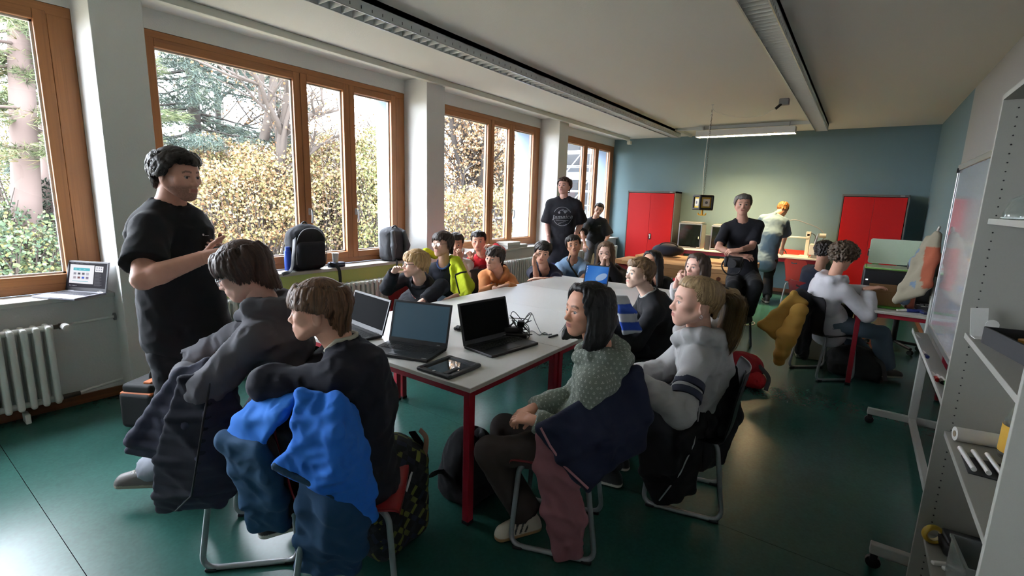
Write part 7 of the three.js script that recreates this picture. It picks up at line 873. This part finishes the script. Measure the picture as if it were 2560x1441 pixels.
// ---------- side desk and what stands on it ----------
table('side_desk', 0.06, 0.78, -5.5, -6.95, 'white side desk with red frame beside the whiteboard');
{
  const y = 0.755; let t = thing('laser_cutter', 'black laser cutter with pale translucent lid raised', 'laser cutter', [0.36, y, -6.45]);
  obj('housing', bx(0.56, 0.3, 0.5, 0, 0.16, 0, 0.02, 2), M.blackPlastic, t); obj('base_plate', bx(0.58, 0.02, 0.52, 0, 0.012, 0, 0.006), M.dark, t); const lid = obj('lid', extr(rrect(0.5, 0.27, 0.02), 0.012, 0.003).rotateX(-0.12).translate(0, 0.47, -0.2), phy('#bfd0b8', 0.3, { transmission: 0.25, thickness: 0 }), t); obj('lid_hinge', [cyl(0.012, 0.012, 0.06, -0.18, 0.325, -0.19, 10, 'x'), cyl(0.012, 0.012, 0.06, 0.18, 0.325, -0.19, 10, 'x')], std('#4f8a35', 0.5), t); obj('rim', bx(0.54, 0.014, 0.4, 0, 0.315, 0.0, 0.006), std('#6fa64a', 0.5), t); obj('honeycomb', bx(0.5, 0.004, 0.36, 0, 0.324, 0.0), std('#a9b59a', 0.5), t); obj('carriage', [bx(0.16, 0.07, 0.09, 0.16, 0.36, 0.05, 0.01), bx(0.1, 0.05, 0.1, 0.22, 0.35, 0.14, 0.01)], M.black, t); obj('indicator', bx(0.02, 0.012, 0.004, -0.24, 0.2, 0.253), std('#ffffff', 0.4, { emissive: '#ffffff', emissiveIntensity: 0.8 }), t);
  t = thing('cardboard_box', 'small brown cardboard box open on the green board', 'box', [0.27, y + 0.014, -5.84], 0.15); const cb = std('#8a6a48', 0.9); obj('side', [bx(0.24, 0.12, 0.004, 0, 0.06, 0.08), bx(0.24, 0.12, 0.004, 0, 0.06, -0.08), bx(0.004, 0.12, 0.16, 0.12, 0.06, 0), bx(0.004, 0.12, 0.16, -0.12, 0.06, 0), bx(0.24, 0.004, 0.16, 0, 0.002, 0)], cb, t); obj('flap', bx(0.22, 0.08, 0.004, 0, 0.158, -0.1).rotateX(-0.15), cb, t);
  t = thing('cutting_mat', 'bright green cutting board on the side desk', 'mat', [0.26, y, -5.8], 0.12); obj('board', bx(0.34, 0.012, 0.24, 0, 0.007, 0, 0.003), std('#4fa02c', 0.55), t); obj('edge', bx(0.344, 0.004, 0.244, 0, 0.003, 0), std('#2f6a1c', 0.6), t);
  t = thing('drink_can', 'tall reddish brown can beside the cardboard box', 'can', [0.47, y, -5.86]); obj('body', lathe([[0, 0], [0.03, 0], [0.036, 0.01], [0.036, 0.17], [0.03, 0.185], [0.03, 0.19], [0, 0.187]], 24), std('#8a4a3a', 0.4, { metalness: 0.2 }), t); obj('lid', cyl(0.029, 0.029, 0.003, 0, 0.189, 0, 20), M.alu, t);
  t = thing('glue_gun', 'blue hand tool with white tip on the desk edge', 'tool', [0.5, y, -5.66], 0.4); obj('body', bx(0.14, 0.03, 0.04, 0, 0.016, 0, 0.012, 2), std('#1d2f7a', 0.5), t); obj('tip', rod(V(-0.07, 0.016, 0), V(-0.15, 0.014, 0.01), 0.012, 10, 0.008), M.white, t); obj('grip', bx(0.05, 0.024, 0.08, 0.05, 0.013, 0.05, 0.01), std('#16204f', 0.5), t);
  t = thing('tool_tray', 'dark tray of small parts at the back of the desk edge', 'tray', [0.62, y, -5.95], 0.05); obj('tray', [bx(0.2, 0.01, 0.3, 0, 0.005, 0), bx(0.004, 0.04, 0.3, 0.1, 0.02, 0), bx(0.004, 0.04, 0.3, -0.1, 0.02, 0), bx(0.2, 0.04, 0.004, 0, 0.02, 0.15)], M.dark, t); reseed(3); for (let i = 0; i < 7; i++) obj('part', bx(rr(0.02, 0.05), rr(0.015, 0.03), rr(0.02, 0.05), rr(-0.07, 0.07), 0.025, rr(-0.1, 0.1), 0.004), [M.grey, M.offwhite, M.black][i % 3], t);
  t = thing('swivel_chair', 'black office chair with looped armrest behind the desk', 'chair', [0.5, 0, -7.4], -2.2); obj('seat', bx(0.46, 0.07, 0.45, 0, 0.47, 0, 0.03, 3), M.black, t); obj('backrest', bx(0.42, 0.5, 0.05, 0, 0.85, -0.22, 0.025, 3), M.black, t); for (const s of [-1, 1]) obj('armrest', bentTube([[s * 0.25, 0.5, -0.1], [s * 0.27, 0.72, -0.12], [s * 0.27, 0.74, 0.14], [s * 0.25, 0.5, 0.1]], 0.02, 0.07), M.black, t); obj('column', cyl(0.03, 0.03, 0.34, 0, 0.27, 0), M.dark, t); for (let i = 0; i < 5; i++) { const a = i * 1.2566; obj('base_arm', rod(V(0, 0.1, 0), V(Math.cos(a) * 0.27, 0.07, Math.sin(a) * 0.27), 0.018), M.black, t); obj('castor', cyl(0.028, 0.028, 0.04, Math.cos(a) * 0.27, 0.029, Math.sin(a) * 0.27, 14, 'x'), M.black, t); }
  t = thing('storage_bin', 'pale crate standing on the floor under the seat of the white hoodie', 'crate', [-0.25, 0, -6.3], 0.2); obj('side', [bx(0.36, 0.3, 0.006, 0, 0.16, 0.13), bx(0.36, 0.3, 0.006, 0, 0.16, -0.13), bx(0.006, 0.3, 0.26, 0.18, 0.16, 0), bx(0.006, 0.3, 0.26, -0.18, 0.16, 0), bx(0.36, 0.008, 0.26, 0, 0.012, 0)], std('#8d8a78', 0.7), t); obj('rim', [bx(0.38, 0.02, 0.02, 0, 0.31, 0.13), bx(0.38, 0.02, 0.02, 0, 0.31, -0.13)], std('#a5a28e', 0.7), t);
}
// ---------- open shelf unit beside the camera ----------
{
  const t = thing('shelf_unit', 'tall white open shelf unit with peg holes at the edge of the picture', 'shelf', [0, 0, 0]), m = std('#9b9a92', 0.55), xf = 0.36, xb = 0.85, zf = -2.56, zn = -1.6, H = 2.09;
  obj('side_panel', bb(xf, xb, 0, H, zf, zf + 0.02, 0.002), m, t); obj('side_panel', bb(xf, xb, 0, H, zn - 0.02, zn, 0.002), m, t); obj('back_panel', bb(xb - 0.01, xb, 0, H, zf + 0.02, zn - 0.02), m, t); obj('top_panel', bb(xf, xb, H - 0.02, H, zf + 0.02, zn - 0.02), m, t); obj('plinth', bb(xf + 0.03, xf + 0.05, 0, 0.07, zf + 0.02, zn - 0.02), m, t);
  for (const y of [0.32, 0.785, 1.2, 1.645]) obj('shelf_board', bb(xf + 0.025, xb - 0.012, y - 0.022, y, zf + 0.021, zn - 0.021, 0.002), m, t);
  const hole = cyl(0.0028, 0.0028, 0.002, 0, 0, 0, 8, 'z'); for (const x of [xf + 0.045, xb - 0.06]) for (let y = 0.12; y < 2.05; y += 0.032) { const h = obj('peg_hole', hole, M.black, t); h.position.set(x, y, zf + 0.0205); }
  const put = (n, l, c, x, y, z, r = 0, g) => thing(n, l, c, [x, y, z], r, g);
  let q = put('glass_bowl', 'clear glass bowl upside down on the upper shelf', 'bowl', 0.5, 1.645, -2.42); obj('dome', lathe([[0.1, 0], [0.1, 0.02], [0.085, 0.07], [0.04, 0.1], [0, 0.105]], 28), phy('#dfe6e2', 0.05, { transmission: 0.9, thickness: 0, side: THREE.DoubleSide }), q); obj('rim', new THREE.TorusGeometry(0.1, 0.004, 8, 32).rotateX(Math.PI / 2).translate(0, 0.004, 0), phy('#dfe6e2', 0.1, { transmission: 0.6, thickness: 0 }), q);
  q = put('file_tray', 'dark open tray holding orange things on the second shelf', 'tray', 0.56, 1.2, -2.26, 0.2); obj('shell', [bx(0.24, 0.008, 0.3, 0, 0.004, 0), bx(0.008, 0.06, 0.3, -0.12, 0.03, 0), bx(0.008, 0.06, 0.3, 0.12, 0.03, 0), bx(0.24, 0.06, 0.008, 0, 0.03, -0.15), bx(0.24, 0.06, 0.008, 0, 0.03, 0.15)], M.dark, q); for (let i = 0; i < 4; i++) obj('orange_reel', cyl(0.03, 0.03, 0.03, -0.05 + (i % 2) * 0.08, 0.035, -0.02 + Math.floor(i / 2) * 0.08, 18), std('#c7822c', 0.5), q);
  q = put('paper_bracket', 'bent white paper strip leaning at the back of the second shelf', 'paper', 0.42, 1.2, -2.48, 0.1); obj('strip', [bx(0.05, 0.002, 0.05, 0, 0.001, 0.02), bx(0.05, 0.11, 0.002, 0, 0.055, -0.015).rotateZ(0.12)], M.white, q); obj('curl', cyl(0.02, 0.02, 0.003, 0.03, 0.05, -0.01, 14, 'z'), M.white, q);
  q = put('paper_roll', 'thick roll of white paper on the third shelf', 'paper roll', 0.5, 0.813, -2.47, 0.2); obj('roll', cyl(0.027, 0.027, 0.2, 0, 0, 0, 26, 'x'), std('#cfcdc8', 0.85), q); obj('core', cyl(0.012, 0.012, 0.203, 0, 0, 0, 16, 'x'), std('#8a7a62', 0.9), q);
  q = put('syrup_bottle', 'glass bottle with yellow label at the end of the third shelf', 'bottle', 0.57, 0.785, -2.4); obj('glass', lathe([[0, 0], [0.05, 0.0], [0.055, 0.02], [0.055, 0.13], [0.04, 0.19], [0.024, 0.22], [0.024, 0.25], [0.034, 0.27], [0.034, 0.3], [0, 0.3]], 28), phy('#d9dcd0', 0.06, { transmission: 0.85, thickness: 0 }), q); const lab = canvasTex(256, 128, (c, w, h) => { c.fillStyle = '#d6a63c'; c.fillRect(0, 0, w, h); c.fillStyle = '#a3261c'; c.beginPath(); c.arc(90, 50, 26, 0, 7); c.fill(); c.fillStyle = '#f0e2b0'; c.beginPath(); c.arc(160, 80, 22, 0, 7); c.fill(); c.fillStyle = '#5a3a14'; for (let i = 0; i < 4; i++) c.fillRect(20, 96 + i * 7, 60, 3); }); obj('label', new THREE.CylinderGeometry(0.056, 0.056, 0.1, 28, 1, true).translate(0, 0.075, 0), std('#ffffff', 0.7, { map: lab, side: THREE.DoubleSide }), q);
  q = put('foam_tube_card', 'card with three white foam tubes on the third shelf', 'craft card', 0.455, 0.785, -2.26, 0.0); obj('card', bx(0.12, 0.004, 0.15, 0.012, 0.002, 0.03), M.dark, q); for (let i = 0; i < 3; i++) obj('tube', rod(V(-0.047 + i * 0.037, 0.012, -0.09), V(-0.032 + i * 0.037, 0.012, 0.085), 0.008, 14), M.white, q);
  q = put('black_pouch', 'black fabric pouch on the lowest visible shelf', 'pouch', 0.5, 0.32, -2.45, 0.1); obj('body', bx(0.15, 0.06, 0.12, 0, 0.031, 0, 0.02, 3), M.black, q); obj('flap', bx(0.14, 0.016, 0.11, 0, 0.066, 0.01, 0.006, 2), M.dark, q);
  q = put('tape_roll', 'roll of yellow adhesive tape leaning beside the pouch', 'tape', 0.405, 0.36, -2.47, 0.4); obj('tape', new THREE.TorusGeometry(0.032, 0.008, 10, 30).scale(1, 1, 1.8), std('#b8962c', 0.4), q); obj('core', new THREE.TorusGeometry(0.024, 0.003, 8, 30).scale(1, 1, 3), std('#cbb98a', 0.7), q);
  q = put('cable_coil', 'coil of yellow cable behind the black pouch', 'cable', 0.68, 0.32, -2.38); const cp = []; for (let i = 0; i <= 60; i++) { const a = i * 0.42; cp.push(V(Math.cos(a) * (0.1 + 0.006 * Math.sin(i)), 0.012 + i * 0.0011, Math.sin(a) * (0.1 + 0.005 * Math.cos(i * 1.3)))); } obj('loops', sweep(cp, 0.007, 7), std('#b8962c', 0.5), q); obj('tie', bx(0.03, 0.09, 0.02, 0.1, 0.05, 0, 0.004), M.black, q);
  q = put('plastic_box', 'clear plastic box with dark contents on the lowest visible shelf', 'box', 0.53, 0.32, -2.2, 0.08); q.scale.set(0.72, 0.95, 0.72); const cl = phy('#c9cdca', 0.15, { transmission: 0.7, thickness: 0 }); obj('wall', [bx(0.26, 0.16, 0.004, 0, 0.08, 0.14), bx(0.26, 0.16, 0.004, 0, 0.08, -0.14), bx(0.004, 0.16, 0.28, 0.13, 0.08, 0), bx(0.004, 0.16, 0.28, -0.13, 0.08, 0), bx(0.26, 0.004, 0.28, 0, 0.003, 0)], cl, q); obj('rim', [bx(0.28, 0.012, 0.012, 0, 0.16, 0.143), bx(0.28, 0.012, 0.012, 0, 0.16, -0.143), bx(0.012, 0.012, 0.28, 0.134, 0.16, 0), bx(0.012, 0.012, 0.28, -0.134, 0.16, 0)], cl, q); obj('contents', [bx(0.1, 0.06, 0.12, 0.03, 0.035, 0, 0.02), bx(0.06, 0.05, 0.08, -0.06, 0.03, 0.05, 0.015)], std('#2a2024', 0.8), q);
  q = put('foam_strips', 'two short white foam strips on the lowest visible shelf', 'foam strip', 0.43, 0.32, -2.33, 0.5); obj('strip', bx(0.09, 0.014, 0.018, 0, 0.008, 0, 0.006, 2), M.white, q); obj('strip', bx(0.09, 0.014, 0.018, 0.02, 0.008, 0.026, 0.006, 2), M.white, q);
}
// ---------- things people hold or that stand near them ----------
{
  const q = J.p19.o.pelvis, t = thing('camera_bag', 'black camera resting on the lap of the grey haired man', 'camera', P(1836, 655, 5.42)); obj('body', bx(0.17, 0.12, 0.09, 0, 0, 0, 0.02, 2), M.black, t); obj('lens', [cyl(0.045, 0.042, 0.1, 0.0, -0.01, 0.08, 20, 'z'), cyl(0.048, 0.048, 0.02, 0, -0.01, 0.13, 20, 'z')], M.dark, t); obj('grip', bx(0.04, 0.12, 0.06, -0.08, 0, 0.03, 0.015), M.blackPlastic, t); obj('strap', tube([[-0.08, 0.05, 0], [-0.12, -0.05, 0.04], [-0.05, -0.14, 0.05], [0.06, -0.12, 0.03], [0.1, 0.03, 0]], 0.009, 6, 30), M.black, t);
  const r = thing('remote_clicker', 'small dark phone held by the bearded man', 'phone', P(548, 622, 2.52), 1.2); obj('body', bx(0.075, 0.009, 0.145, 0, 0, 0, 0.004, 2), M.black, r); obj('screen', bx(0.068, 0.001, 0.135, 0, 0.005, 0), M.screenOff, r);
}
renderer.render(scene, camera);
